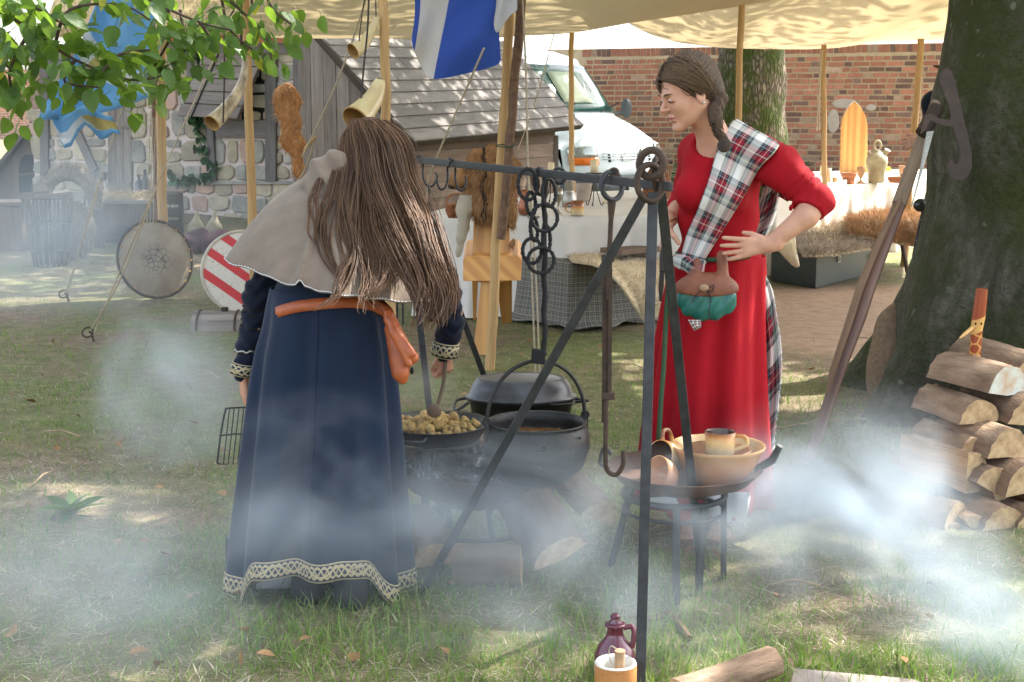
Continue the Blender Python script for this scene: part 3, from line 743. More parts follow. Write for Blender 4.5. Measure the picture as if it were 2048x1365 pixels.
door = MB(); door.prism([HP.at(*p, .0) for p in ((219, 394), (266, 394), (266, 205), (219, 205))], HP.n*.012); D = door.build('door', m_darkwood, house)
for k in range(3):
    x0 = 219+k*15.8; m = MB(); m.prism([HP.at(*p, .014) for p in ((x0, 394), (x0+15, 394), (x0+15, 206), (x0, 206))], HP.n*.02); m.build('door_plank', m_greywood, D)
for y0 in (250, 372):
    m = MB(); m.bar(HP.at(218, y0, .045), HP.at(267, y0, .045), .07, .02, HP.n); m.build('door_batten', m_greywood, D)
# awning shutter over the window
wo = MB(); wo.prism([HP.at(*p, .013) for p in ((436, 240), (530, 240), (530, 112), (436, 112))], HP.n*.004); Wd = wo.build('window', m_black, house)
for k in range(5):
    t0, t1 = k/5, (k+1)/5-.02
    TL, TR, BL, BR = HP.at(414, 108, .07), HP.at(537, 110, .07), HP.at(394, 234, .42), HP.at(513, 240, .42)
    pts = [TL.lerp(BL, t0), TR.lerp(BR, t0), TR.lerp(BR, t1), TL.lerp(BL, t1)]; m = MB(); m.bar(pts[0].lerp(pts[3], .5), pts[1].lerp(pts[2], .5), (pts[0]-pts[3]).length, .02, (TL-BL).cross(TR-TL).normalized()); 
    m.build('shutter_board', m_greywood, Wd)
m = MB(); 
for f in (.25, .8):
    m = MB(); m.tube([TL.lerp(TR, f)+V((0, -.02, .0)), BL.lerp(BR, f)+V((0, -.02, .01))], .008, 5); m.build('iron_strap', m_black, Wd)
m = MB(); m.bar(TR+V((0, -.01, 0)), BR, .03, .03); m.build('shutter_edge', m_darkwood, Wd)
# thatch
mb = MB(); A, B = HP.at(255, 74, .28), HP.at(612, 70, .28); back = V((0, 1, .75)).normalized()
mb.prism([A-HP.u*1.1, B, B+back*1.4, A-HP.u*1.1+back*1.4], V((0, .06, .12))); mb.build('thatch_roof', m_straw, house)
mb = MB(); ps = []; ds = []
for i in range(2600):
    f = random.random(); p = (A-HP.u*1.1).lerp(B, f)+back*random.random()**2*1.2+V((0, -.02, random.uniform(.02, .14))); ps.append(p); ds.append(-back+V((0, 0, -.1)))
m_fstraw = furmat('straw_stalk', [(.3, (.30, .21, .10)), (.7, (.62, .48, .26))]); strands(mb, ps, ds, .22, .004, .15, .1, jit=.3); mb.build('thatch_fringe', m_fstraw, house, kind='stuff')
m = MB(); m.bar(HP.at(330, 80, .05), HP.at(606, 78, .05), .1, .05, HP.n); m.build('brick_course', m_brick, house)
# ivy garland
iv = thing('ivy_garland', HP.at(385, 300, .07), 'green ivy garland trailing down the stone wall left of the shutter', 'ivy')
path = spline([HP.at(x, y, .07) for x, y in ((395, 62), (398, 110), (403, 150), (386, 185), (397, 225), (402, 255), (412, 300), (432, 345), (405, 358), (375, 362), (345, 352))], 9)
m = MB(); m.tube(path, .006, 5); m.build('stem', m_ivy, iv)
def leafmesh(name, L, W, mat, lobed=False, fold=.25, curl=.15, n=6):
    m = MB(); rows = []
    for k in range(n+1):
        t_ = k/n; w_ = W*math.sin(math.pi*min(1, t_**.8*1.0))**.8 if not lobed else W*(math.sin(math.pi*t_**.7)+.35*abs(math.sin(3*math.pi*t_)))
        if k == n: w_ = 0.0005
        z_ = -curl*L*t_*t_
        rows.append([V((t_*L, -w_, z_+w_*fold)), V((t_*L, 0, z_)), V((t_*L, w_, z_+w_*fold))])
    m.grid(rows); m.tube([V((-L*.25, 0, 0)), V((0, 0, 0))], .0012, 3, False); o = m.build(name, mat, loc=(0, 0, 0)); me = o.data; bpy.data.objects.remove(o); return me
ivm = [leafmesh('ivy_leaf', .07, .035, m_ivy, True), leafmesh('ivy_leaf', .055, .03, m_ivy, True)]
for i in range(170):
    p = random.choice(path)+V((random.gauss(0, .03), -random.uniform(.0, .04), random.gauss(0, .03))); o = bpy.data.objects.new('leaf', random.choice(ivm)); C.objects.link(o)
    o.parent = iv; o.location = p-iv.location; o.rotation_euler = (random.uniform(-1, 1)+1.3, random.uniform(-.7, .7), random.uniform(-3, 3)); o.scale = (random.uniform(.8, 1.5),)*3
# ================================================================ CANVAS AWNINGS
def awning(back, front, nx, nt_, sagf, name, label):
    m = MB(); bs = spline([P(*q) for q in back], nx); fr = spline([V(q) for q in front], nx); n = len(bs)
    rows = []
    for j in range(nt_+1):
        t_ = j/nt_; r_ = []
        for i in range(n):
            f = i/(n-1)*(len(fr)-1); a = fr[int(f)].lerp(fr[min(int(f)+1, len(fr)-1)], f-int(f))
            p = bs[i].lerp(a, t_); p.z -= sagf*math.sin(math.pi*t_)*(1+.5*math.sin(i*.7)); p.z += .02*math.sin(i*.9+j*.6)*math.sin(math.pi*t_); r_.append(p)
        rows.append(r_)
    m.grid(rows); return m.build(name, m_canvas, solid=.004, label=label, cat='awning')
awning([(500, 30, 11.6), (512, 70, 12.0), (620, 77, 12.2), (760, 76, 12.3), (900, 82, 12.4), (1040, 72, 12.5), (1143, 66, 12.5), (1255, 47, 12.2), (1370, 30, 11.8), (1480, 12, 11.2), (1640, -14, 10.6)],
       [(-1.9, 7.2, 2.35), (-.6, 7.0, 2.5), (.8, 6.9, 2.7), (2.2, 6.8, 2.9), (3.2, 7.0, 3.0)], 4, 14, .04, 'canvas_awning', 'beige canvas awning sagging over the pot rack in the foreground camp')
awning([(1235, 20, 14.1), (1262, 50, 14.2), (1330, 79, 14.3), (1400, 91, 14.4), (1480, 97, 14.4), (1647, 98, 14.5), (1760, 84, 14.3), (1890, 80, 14.0), (2100, 66, 13.6)],
       [(.8, 10.6, 3.0), (2.2, 10.4, 3.0), (3.6, 10.2, 3.05), (5.6, 10, 3.0)], 4, 14, .16, 'canvas_awning', 'sunlit cream canvas awning over the far table before the brick wall')
# poles
gpole('tent_pole', 320, -40, 11.2, 327, 11.4, .034, .040, m_pole, 'thick pale pole behind the leather covered round shield')
gpole('tent_pole', 306, -40, 11.6, 314, 11.6, .018, .022, m_polebark, 'thin dark pole close beside the thick pole behind the shield')
gpole('tent_pole', 488, -40, 8.5, 514, 8.6, .024, .029, m_pole, 'pale pole with the etched drinking horn, left of the bending woman')
gpole('tent_pole', 763, -40, 7.0, 786, 7.1, .023, .026, m_pole, 'pale pole rising behind the head of the bending woman')
pd = gpole('tent_pole', 1024, -30, 7.9, 978, 8.1, .026, .029, m_pole, 'leaning pale pole in front of the pine plank chair')
pb_ = MB(); pb_.tube([P(1046, -30, 7.75)+(P(1004, 478, 7.95)-P(1046, -30, 7.75))*(k/12)+V((random.gauss(0, .003), 0, 0)) for k in range(13)], [.025+.002*(k % 2) for k in range(13)], 9)
pb_.build('bark_pole', m_polebark, label='brown bark covered sapling tied to the leaning pale pole', cat='pole')
for yy in (292, 336):
    c = P(1026-(yy)*.055, yy, 7.86); m = MB(); m.tube(circle(c, .052, 14, V((1, 0, 0)), V((0, .8, .1))), .0035, 5, closed=True); m.build('green_twine', M('green_twine%d' % yy, (.02, .08, .05)), label='upper green twine round the paired poles' if yy == 292 else 'lower green twine round the paired poles', cat='twine')
gpole('tent_pole', 1143, 60, 12.5, 1145, 12.5, .022, .026, m_pole, 'pale pole standing in front of the van headlight')
gpole('tent_pole', 1483, 10, 11.0, 1466, 11.2, .026, .030, m_pole, 'pale pole in front of the mossy ridged tree trunk')
gpole('tent_pole', 1647, 90, 14.0, 1650, 14.0, .026, .029, m_pole, 'upright pale pole left of the varnished pine board')
gpole('tent_pole', 1842, 78, 13.6, 1808, 13.6, .032, .034, m_pole, 'pale pole leaning right, nearest the big dark trunk')
# ropes
def rope(name, pts, r, mat, label, cat='rope', n=6, group=None):
    m = MB(); m.tube(spline(pts, n), r, 6); return m.build(name, mat, label=label, cat=cat, group=group)
s1, s2 = G(180, 684), G(131, 604)
def stake(p, label):
    t_ = thing('iron_stake', p, label, 'stake'); m = MB(); m.tube([p+V((0.03, 0, -.02)), p+V((.015, 0, .05)), p+V((0, 0, .07))], .008, 7); m.build('spike', m_iron0, t_)
    m = MB(); m.tube(circle(p+V((-.012, 0, .062)), .035, 14, V((1, 0, 0)), V((0, .5, .85))), .006, 6, closed=True); m.build('ring', m_iron0, t_)
m_iron0 = M('rusty_iron', (.09, .06, .045), (.035, .028, .025), 20, .7, .3, bump=.4)
stake(s1, 'iron stake with a ring where the nearer guy rope meets the grass'); stake(s2, 'iron stake in the sunlit grass at the foot of the farther guy rope')
rope('guy_rope', [P(432, 108, 8.6), P(309, 381, 8.75), s1+V((.03, -.0, .06))], .0045, m_rope, 'nearer guy rope running down to the ringed stake left of the shield')
rope('guy_rope', [P(312, 378, 8.74), P(240, 560, 8.9), s1+V((0, .02, .07))], .0045, m_rope, 'doubled return cord beside the nearer guy rope')
rope('guy_rope', [P(292, 70, 11.2), P(192, 383, 11.1), s2+V((.02, 0, .06))], .006, m_rope, 'farther guy rope running down past the slatted basket')
rope('guy_rope', [P(196, 381, 11.1), P(150, 530, 11.08), s2+V((0, 0, .07))], .006, m_rope, 'doubled return cord beside the farther guy rope')
for i, (x0, x1) in enumerate(((301, 294), (306, 300), (311, 306))):
    rope('hanging_rope', [P(x0, 235, 11.0), P((x0+x1)/2, 330, 10.98), P(x1, 455, 10.97)], .004, m_rope, ['leftmost', 'middle', 'rightmost'][i]+' of three cords hanging beside the pole behind the leather shield')
rope('guy_rope', [P(738, -20, 7.0), P(680, 150, 7.4), P(606, 312, 7.8)], .005, m_rope, 'slanting rope over the grey gable boards')
tg = thing('rope_toggle', P(606, 312, 7.8), 'wooden tensioning toggle on the rope by the grey gable', 'toggle'); m = MB(); m.tube([P(632, 272, 7.75), P(612, 296, 7.78), P(608, 308, 7.8)], [.006, .011, .007], 8); m.build('peg', m_pole, tg)
rope('guy_rope', [P(632, 275, 7.75), P(612, 335, 8.0), P(590, 372, 8.2)], .005, m_rope, 'lower doubled length of rope below the wooden toggle')
rope('guy_rope', [P(968, 97, 7.3), P(923, 200, 7.55), P(878, 305, 7.8), P(846, 395, 8.1), P(806, 560, 8.7)], .006, m_rope, 'rope from the blue and white flag down behind the iron hooks')
rope('hanging_rope', [P(1044, -20, 7.7), P(1052, 150, 7.72), P(1056, 330, 7.75), P(1064, 560, 7.8), P(1071, 745, 7.82)], .0055, m_rope, 'long pale rope hanging from the awning behind the chained rings')
rope('hanging_rope', [P(1056, 330, 7.76), P(1072, 560, 7.8), P(1079, 745, 7.83)], .0055, m_rope, 'second strand of pale rope just right of the long one')
rope('guy_rope', [P(1108, 68, 12), P(1075, 190, 11.4), P(1036, 300, 10.8)], .004, m_rope, 'thin cord crossing the plank roof beside the van windscreen')
rope('hanging_rope', [P(1641, 100, 13.9), P(1637, 190, 13.9), P(1633, 262, 13.9)], .006, m_rope, 'pale knotted rope hanging beside the pole left of the pine board')
rope('hanging_rope', [P(1645, 100, 13.88), P(1640, 170, 13.88), P(1638, 262, 13.88)], .006, m_rope, 'second strand of the knotted rope by the pole left of the pine board')
rope('hanging_rope', [P(1846, 130, 13.5), P(1843, 200, 13.5), P(1840, 250, 13.5)], .006, m_rope, 'short pale rope along the leaning pole nearest the dark trunk')
# horns
m_horn = M('cream_horn', (.66, .54, .30), (.50, .38, .19), 8, .35, bump=.08, spec=.5, c3=(.78, .70, .50))
m_horne = M('etched_horn', (.60, .50, .34), (.16, .12, .08), 17, .4, bump=.1, spec=.5, c3=(.70, .62, .46), stretch=(1, 1, .5))
m_hornin = M('horn_inside', (.42, .25, .09), (.30, .17, .06), 9, .6)
def horn(pts, r0, r1, mat, label, power=1.2, rim=True):
    pp = spline(pts, 7); n = len(pp); rad = [r0+(r1-r0)*(k/(n-1))**(1/power) for k in range(n)]; t_ = thing('drinking_horn', pp[0], label, 'horn')
    m = MB(); m.tube(pp, rad, 16, False); m.tube(pp[:9], [x*.93 for x in rad[:9]], 16, False, mi=1); m.build('horn_shell', [mat, m_hornin], t_)
    d = (pp[1]-pp[0]).normalized(); u = d.orthogonal().normalized(); v_ = d.cross(u)
    if rim: m = MB(); m.tube(circle(pp[0], r0*.97, 18, u, v_), r0*.06, 6, closed=True); m.build('rim', m_hornin, t_)
    return t_
horn([P(424, 247, 8.1), P(446, 226, 8.17), P(470, 195, 8.25), P(486, 160, 8.3), P(490, 120, 8.32), P(484, 92, 8.33)], .05, .008, m_horne, 'long etched horn slung by straps from the pale pole over the ivy', 1.0)
horn([P(706, 103, 6.9), P(722, 93, 6.93), P(738, 72, 6.97), P(749, 48, 6.98), P(752, 32, 6.98)], .040, .010, m_horn, 'smaller plain horn hanging high beside the pole above the bending woman', 1.0)
horn([P(712, 240, 6.75), P(728, 222, 6.8), P(746, 198, 6.86), P(757, 172, 6.9), P(760, 158, 6.9)], .072, .020, m_horn, 'larger cream horn right above the hair of the bending woman', 1.0)
rope('leather_strap', [P(483, -20, 8.2), P(482, 50, 8.2), P(484, 112, 8.25)], .008, m_dkrope, 'upper dark strap holding the etched horn', 'strap')
rope('leather_strap', [P(468, 20, 8.15), P(450, 60, 8.13), P(449, 150, 8.1), P(446, 246, 8.08)], .005, m_dkrope, 'long dark strap down to the mouth of the etched horn', 'strap')
rope('leather_strap', [P(738, -20, 6.85), P(735, 60, 6.85), P(727, 140, 6.83), P(721, 218, 6.78)], .005, m_dkrope, 'dark cord holding the larger cream horn', 'strap')
rope('leather_strap', [P(732, -20, 6.8), P(724, 30, 6.85), P(718, 82, 6.9)], .003, m_dkrope, 'thin cord at the mouth of the smaller horn', 'strap')
rope('leather_strap', [P(751, -20, 6.9), P(752, 34, 6.95)], .003, m_dkrope, 'thin cord at the tip of the smaller horn', 'strap')
# fox pelt on the hut gable
fox = thing('fox_pelt', P(578, 350, 13.1), 'orange fox pelt hanging on the corner of the stone house', 'pelt'); m = MB()
pr = [('e', P(574, 205, 13.1), (.13, .03, .16), None, .04), ('e', P(582, 250, 13.1), (.10, .03, .16), None, .04), ('e', P(586, 285, 13.1), (.11, .03, .09), None, .04), ('e', P(596, 325, 13.1), (.055, .03, .16), None, .04), ('e', P(572, 182, 13.1), (.09, .03, .05), None, .03), ('f', lambda X: 0*X[0]+.05+.01*fn(X, 30), .02)]
blob(m, pr[:-1], .014, f=lambda X: ev(pr[:-1], X)+.012*fn(X, 28)); m_fox = furmat('fox_fur', [(.25, (.30, .13, .05)), (.5, (.55, .25, .08)), (.75, (.66, .48, .30))])
m.build('hide', M('fox_hide', (.52, .24, .08), (.32, .15, .07), 9, .9, c3=(.62, .50, .32), bump=.5), fox)
ps = [V(v_) for v_ in m.v if v_[1] < 13.12]; ps = [random.choice(ps) for _ in range(2600)]; m = MB(); strands(m, ps, [V((random.gauss(0, .7), -.5, -.6)) for _ in ps], .055, .0022, .4, .4); m.build('fur', m_fox, fox, kind='stuff')
# ================================================================ FLAGS
m_fblue = translucent('blue_flag_cloth', (.035, .085, .42), (.028, .07, .36), (.05, .14, .6), .35, 3, .7, bump=9)
m_fwhite = translucent('white_flag_cloth', (.60, .60, .62), (.50, .50, .53), (.7, .7, .74), .35, 3, .8, bump=9)
fl = thing('banner_flag', P(1040, -20, 7.5), 'royal blue and white striped flag hanging from the awning edge', 'flag')
tops = [822, 836, 852, 870, 905, 930, 960, 992]; bots = [(822, 80), (830, 103), (842, 128), (852, 145), (865, 163), (912, 153), (958, 142), (1003, 131)]
rows = []
for j in range(13):
    t_ = j/12; r_ = []
    for i in range(8):
        x = tops[i]*(1-t_)+bots[i][0]*t_; y = -60*(1-t_)+bots[i][1]*t_; x += 8*math.sin(t_*3.1+i*.3)*(1-i/8); r_.append(P(x, y, 7.45+.05*math.sin(i*1.5+t_*4)+.04*math.sin(t_*7)))
    rows.append(r_)
m = MB(); m.grid([r_[0:2] for r_ in rows]); m.grid([r_[1:5] for r_ in rows], mi=1); m.grid([r_[4:8] for r_ in rows]); m.build('striped_cloth', [m_fblue, m_fwhite], fl, sub=2, fix=True)
rows = []
for j in range(9):
    t_ = j/8; a = (988-3*t_, -60+108*t_); b = (1046-14*t_, -60+84*t_); rows.append([P(a[0]+(b[0]-a[0])*k/4+(6*math.sin(t_*3+k)), a[1]+(b[1]-a[1])*k/4+(35*t_**4*math.sin(math.pi*min(1, k/2.6)) if k < 3 else 0), 7.36+.03*math.sin(k*2+t_*3)) for k in range(5)])
m = MB(); m.grid(rows); m.build('white_fold', m_fwhite, fl, solid=.002, sub=1)
rows = [[P(968+k*12-j*1, 97-j*6+k*2, 7.40+.02*k) for k in range(4)] for j in range(-5, 6)]
t = NT('sky_blue_flag'); c = t.n('UVMap'); s = t.n('SeparateXYZ'); t.l(c.outputs[0], s.inputs[0]); U, W_ = s.outputs[0], s.outputs[1]
w1 = t.math('SUBTRACT', W_, t.math('MULTIPLY_ADD', U, -.45, .92)); band = t.math('LESS_THAN', t.math('ABSOLUTE', w1), .075)
w2 = t.math('SUBTRACT', U, .62); w3 = t.math('SUBTRACT', W_, .66); em = t.math('LESS_THAN', t.math('ADD', t.math('MULTIPLY', w2, w2), t.math('MULTIPLY', t.math('MULTIPLY', w3, w3), 2.2)), .022)
blue = t.ramp(t.noise(t.coord('Object'), 2.2, 3), [(.3, (.20, .46, .74)), (.7, (.28, .56, .82))]); col = t.mix(band, blue, (.70, .74, .78)); col = t.mix(em, col, (.58, .50, .22)); t.set(col, .8)
tr = t.n('BsdfTranslucent'); t.l(col, tr.inputs[0]); mx = t.n('MixShader'); mx.inputs[0].default_value = .4; t.l(t.bsdf.outputs[0], mx.inputs[1]); t.l(tr.outputs[0], mx.inputs[2]); t.l(mx.outputs[0], t.out.inputs[0]); m_fsky = t.m
f2 = thing('flying_flag', P(310, 190, 10.8), 'light blue flag with a white band and golden emblem blowing left from its pole', 'flag')
free = [(215, -70), (195, 0), (160, 90), (112, 170), (74, 240)]; hoist = [(309, -70), (309, 0), (309, 60), (310, 125), (311, 190)]
rows = []
for j in range(17):
    f = j/16*4; i0 = min(int(f), 3); g_ = f-i0; a = [hoist[i0][k]*(1-g_)+hoist[i0+1][k]*g_ for k in (0, 1)]; b = [free[i0][k]*(1-g_)+free[i0+1][k]*g_ for k in (0, 1)]
    rows.append([P(a[0]+(b[0]-a[0])*k/14, a[1]+(b[1]-a[1])*k/14+14*math.sin(math.pi*k/14)*(j/16), 10.8-.10*math.sin(k*.8+j*.25)*(k/14)**.5-.02*k) for k in range(15)])
m = MB(); m.grid(rows, uvs=lambda i, k: (k/14, i/16)); m.build('cloth', m_fsky, f2, solid=.003)
rows = [[P(98+k*14+j*2.5, 222+12*math.sin(k*.9)+j*(7+2.5*math.sin(k*1.3)), 10.45+.08*math.sin(k*1.2)+.02*j) for k in range(10)] for j in range(8)]
m = MB(); m.grid(rows, uvs=lambda i, k: (.35+k*.03, .45+i*.06)); m.build('fluttering_tail', m_fsky, f2, solid=.003)
# ================================================================ TREES
tree2 = thing('oak_tree', P(1512, gy(15.5), 15.5), 'mossy ridged tree trunk before the brick wall, its left side grey', 'tree')
c0 = P(1503, 97, 15.5); c0.z = 0; m = MB()
pr = [('c', (c0.x+.10, 15.5, -.2), (c0.x+.02, 15.5, 1.2), .50, .37, .1), ('c', (c0.x+.02, 15.5, 1.2), (c0.x-.05, 15.5, 5.5), .37, .33, .1), ('c', (c0.x+.1, 15.5, .6), (c0.x+.62, 15.4, -.15), .22, .12, .25), ('c', (c0.x+.1, 15.4, .6), (c0.x-.5, 15.2, -.15), .22, .12, .25)]
blob(m, pr, .05, f=lambda X: ev(pr, X)+.02*fn(X, 9)); m.build('trunk', m_bark2, tree2)
crown_pts = []
TB = V((2.74, 7.0, 0)); beech = thing('beech_tree', TB, 'huge dark mossy beech trunk at the right edge with flaring roots', 'tree')
m = MB(); q = lambda x, y, z_: (TB.x+x, TB.y+y, z_)
pr = [('c', q(0, 0, -.3), q(.0, 0, 1.4), .76, .67, .1), ('c', q(.0, 0, 1.4), q(.06, .0, 2.6), .67, .61, .1), ('c', q(.1, 0, 2.6), q(.2, 0, 5.0), .56, .50, .2),
      ('c', q(-.38, -.12, .75), q(-1.02, -.30, -.12), .24, .09, .3), ('c', q(-.2, -.5, .6), q(-.5, -1.1, -.1), .26, .10, .3), ('c', q(.3, -.5, .6), q(.5, -1.1, -.15), .28, .12, .3), ('c', q(.5, .1, .6), q(1.2, .1, -.15), .25, .12, .3), ('c', q(-.4, .3, .5), q(-.9, .8, -.15), .25, .12, .3), ('c', q(0, -.5, .5), q(-.05, -.95, -.1), .2, .1, .3)]
blob(m, pr, .035, f=lambda X: ev(pr, X)+.018*fn([X[0], X[1], X[2]*.3], 7)+.006*fn(X, 26, 3)); m.build('trunk', m_bark, beech)
limbs = []
for a, ln, zz in ((3.0, 4.5, 4.6), (3.9, 5.2, 5.0), (2.1, 4.5, 5.2), (4.9, 4.2, 4.4), (5.9, 4, 5), (1.2, 4.2, 5.1)):
    b = V(q(.2, 0, zz-.4)); e = b+V((math.cos(a)*ln, math.sin(a)*ln, 2.2)); mid = b.lerp(e, .5)+V((0, 0, .5)); pp = spline([b, mid, e], 6); m = MB(); m.tube(pp, [.26-.2*k/(len(pp)-1) for k in range(len(pp))], 8); m.build('limb', m_bark, beech)
m = MB(); m.tube([q(.2, 0, 4.8), q(.3, 0, 7), q(.3, .2, 9.5)], [.5, .3, .1], 10); m.build('upper_trunk', m_bark, beech)
# crown: leaves spread through its volume, openings shaped to let chosen sun patches reach the ground
N = 76000; z_ = 4.6+rng.random(N)**1.2*3.6; x_ = -4.6+rng.random(N)*14.0; y_ = -.6+rng.random(N)*24.5
k_ = z_/TOSUN.z; gx, gyy = x_-TOSUN.x*k_, y_-TOSUN.y*k_
keep = np.ones(N, bool); dn = pnoise(x_, y_, 1.3, 1)+.4*pnoise(x_, z_, 2.6)
keep &= (dn > -.40) & ~((y_ > 15.5) & (x_ > 6.5))
for cx, cy_, rx, ry, pr_ in ((1.75, 7.5, .9, .5, 1), (1.1, 8.3, .5, .2, .8), (-2.4, 7.2, .5, .15, .8), (-1.9, 5.0, .35, .1, .8), (-3.55, 11.1, 1.0, .28, 1), (.72, 4.8, .3, .14, 1), (2.2, 6.3, .38, .25, .9), (3.0, 10.6, 1.0, .35, .45), (3.4, 9.7, .5, .2, .8), (.7, 12.9, 2.2, 1.0, .6), (-1.6, 6.8, .25, .12, .8), (2.1, 11.3, .9, 1.2, .8)):
    ins = ((gx-cx)/rx)**2+((gyy-cy_)/ry)**2 < 1; keep &= ~(ins & (rng.random(N) < pr_))
keep &= ~(((gx > 2.2) & (gyy > 13.6) & (rng.random(N) < .8)))           # leaves thinned at the right back to let more sun through
keep &= ~((gyy > 11.2) & (gx > 1.5) & (rng.random(N) < .35)) & ~((gyy < 8) & (rng.random(N) < .38)) & ~((gyy < 4.2) & (rng.random(N) < .4))
x_, y_, z_ = x_[keep], y_[keep], z_[keep]; N = len(x_)
a = rng.normal(size=(N, 3)); a[:, 2] *= .35; a /= np.linalg.norm(a, axis=1)[:, None]; b = np.cross(a, rng.normal(size=(N, 3))*[.5, .5, 1.5]); b /= np.linalg.norm(b, axis=1)[:, None]
Lf = (.075+.06*rng.random(N))[:, None]; c_ = np.stack([x_, y_, z_], 1)
vv = np.stack([c_-a*Lf, c_+b*Lf*.6, c_+a*Lf, c_-b*Lf*.6], 1).reshape(-1, 3); F = np.arange(N*4).reshape(-1, 4)
vv -= np.array(TB); fastmesh('crown', vv, F, m_crown, kind='stuff', parent=beech)
# foliage behind the camera and left / right so that the light comes as under trees
# ================================================================ LEAFY BRANCH, upper left
m_twig = M('twig_bark', (.10, .065, .045), (.05, .035, .03), 30, .8)
lm = [leafmesh('leaf', .078, .024, m_leaf, n=7), leafmesh('leaf', .066, .022, m_leaf, n=7, fold=.1, curl=.3), leafmesh('leaf', .085, .028, m_leaf, n=7, fold=.35)]; lmy = leafmesh('leaf', .07, .026, m_leafy, n=7)
def branch(segs, label, nleaf, yb):
    t_ = thing('beech_branch', P(*segs[0][0]), label, 'branch'); allp = []
    for sg in segs:
        pp = spline([P(*x) for x in sg], 6); n = len(pp); m = MB(); m.tube(pp, [.006*(1-.75*k/n)+.0015 for k in range(n)], 5); m.build('twig', m_twig, t_); allp += [(pp[k], (pp[k]-pp[k-1]).normalized()) for k in range(1, n)]
    for i in range(nleaf):
        p, d = random.choice(allp); sgn = random.choice((-1, 1)); off = V((random.gauss(0, .05), random.gauss(0, .09), random.gauss(-.01, .045)))
        o = bpy.data.objects.new('leaf', random.choice(lm) if random.random() > .015 else lmy); C.objects.link(o); o.parent = t_; o.location = p+off-t_.location
        dd = (d*.6+V((sgn*random.uniform(.2, 1), random.gauss(0, .5), random.uniform(-.8, .15)))).normalized()
        qn = dd.to_track_quat('X', 'Z'); o.rotation_mode = 'QUATERNION'; o.rotation_quaternion = qn @ Matrix.Rotation(random.gauss(0, .8), 4, 'X').to_quaternion(); s_ = random.uniform(.7, 1.15); o.scale = (s_, s_, s_)
    return t_
B1 = [[(-60, -20, 5.0), (60, 60, 5.1), (150, 120, 5.2), (260, 160, 5.3), (330, 150, 5.3)], [(60, 60, 5.1), (20, 140, 5.1), (30, 200, 5.1), (45, 240, 5.1)], [(110, 90, 5.2), (140, 20, 5.2), (240, 10, 5.3), (300, 40, 5.3)],
      [(150, 120, 5.2), (130, 165, 5.2), (200, 175, 5.2)], [(-30, 20, 5.1), (-10, 100, 5.1), (30, 150, 5.1)], [(200, 150, 5.2), (240, 110, 5.3), (300, 100, 5.3)], [(0, -20, 5), (60, 10, 5), (130, 50, 5.1)]]
B2 = [[(230, -40, 5.6), (320, 10, 5.6), (400, 45, 5.6), (460, 60, 5.6)], [(330, 0, 5.6), (340, 70, 5.6), (310, 130, 5.6), (300, 150, 5.6)], [(400, 45, 5.6), (430, 90, 5.6), (425, 100, 5.6)], [(360, 20, 5.7), (370, 90, 5.7), (365, 120, 5.7)]]
B3 = [[(520, -50, 5.9), (540, 10, 5.9), (570, 40, 5.9), (600, 60, 5.9)], [(420, -30, 5.8), (480, 20, 5.8), (530, 70, 5.8), (545, 130, 5.8)], [(440, -20, 5.8), (460, 60, 5.8), (520, 110, 5.8)], [(500, -30, 5.9), (505, 20, 5.9)]]
branch(B1, 'leafy beech branch filling the upper left corner', 300, 0); branch(B2, 'beech twigs hanging in front of the thatch and the tall pole', 130, 0); branch(B3, 'beech sprays hanging at the left end of the beige awning', 80, 0)
# ================================================================ TABLES
m_cloth = M('cream_linen', (.70, .64, .56), (.62, .56, .48), 3, .9, bump=.15, bscale=7, dist=.03)
m_clothw = M('white_linen', (.74, .72, .68), (.66, .64, .60), 3, .9, bump=.15, bscale=7, dist=.03)
TZ = .745
def table(name, label, poly, mat, clabel, seed):
    pts = [Z(x, y, TZ) for x, y in poly]; c = sum(pts, V())/len(pts); t_ = thing('trestle_table', (c.x, c.y, 0), label, 'table')
    m = MB(); ins = [c+(p-c)*.94-V((0, 0, .035)) for p in pts]; m.prism(ins, V((0, 0, .028))); m.build('tabletop', m_greywood, t_)
    for p in ins:
        b = c+(p-c)*.9; m = MB(); m.bar(V((b.x, b.y, 0)), V((b.x, b.y, TZ-.04)), .05, .05, (0, 1, 0)); m.build('leg', m_greywood, t_)
    m = MB(); n = len(pts); ring = []
    for i in range(n):
        a, b = pts[i], pts[(i+1) % n]; k = max(3, int((b-a).length/.05)); ring += [a.lerp(b, j/k) for j in range(k)]
    N = len(ring); rows = []
    for j in range(-1, 9):
        r_ = []
        for i, p in enumerate(ring):
            d = (p-c); d.z = 0; d.normalize(); s_ = i*.05; fo = math.sin(s_*19+seed)+.7*math.sin(s_*31+2*seed)+.5*math.sin(s_*7)
            if j < 0: q = c+(p-c)*.985; q.z = TZ+.004
            else:
                t_j = j/8; am = .012+.035*t_j; q = p+d*(fo*am*(.3 if j == 0 else 1)+.05*t_j); q.z = TZ*(1-t_j)+.012-.0*t_j
                if j == 0: q.z = TZ-.004
            r_.append(q)
        rows.append(r_)
    m.grid(rows, closed=True); top = rows[0]; m.add(top, [tuple(range(N))], None, 0, False)
    o = m.build('tablecloth', mat, label=clabel, cat='tablecloth', fix=True); return t_
table('t', 'table under the cream cloth behind the pine plank chair and hanging rings', [(846, 428), (1100, 433), (1385, 434), (1410, 376), (1110, 387), (905, 414)], m_clothw, 'white cloth over the near table holding copper jug and mug', 1)
table('t', 'table under the cream cloth before the brick wall', [(1545, 389), (1660, 377), (1870, 354), (1900, 338), (1550, 346)], m_cloth, 'cream cloth over the far table holding the big stoneware flask', 5)
def K(px, py, z=TZ+.006): return Z(px, py, z)
def sc_(p): return p.y/FPX/CP*.99
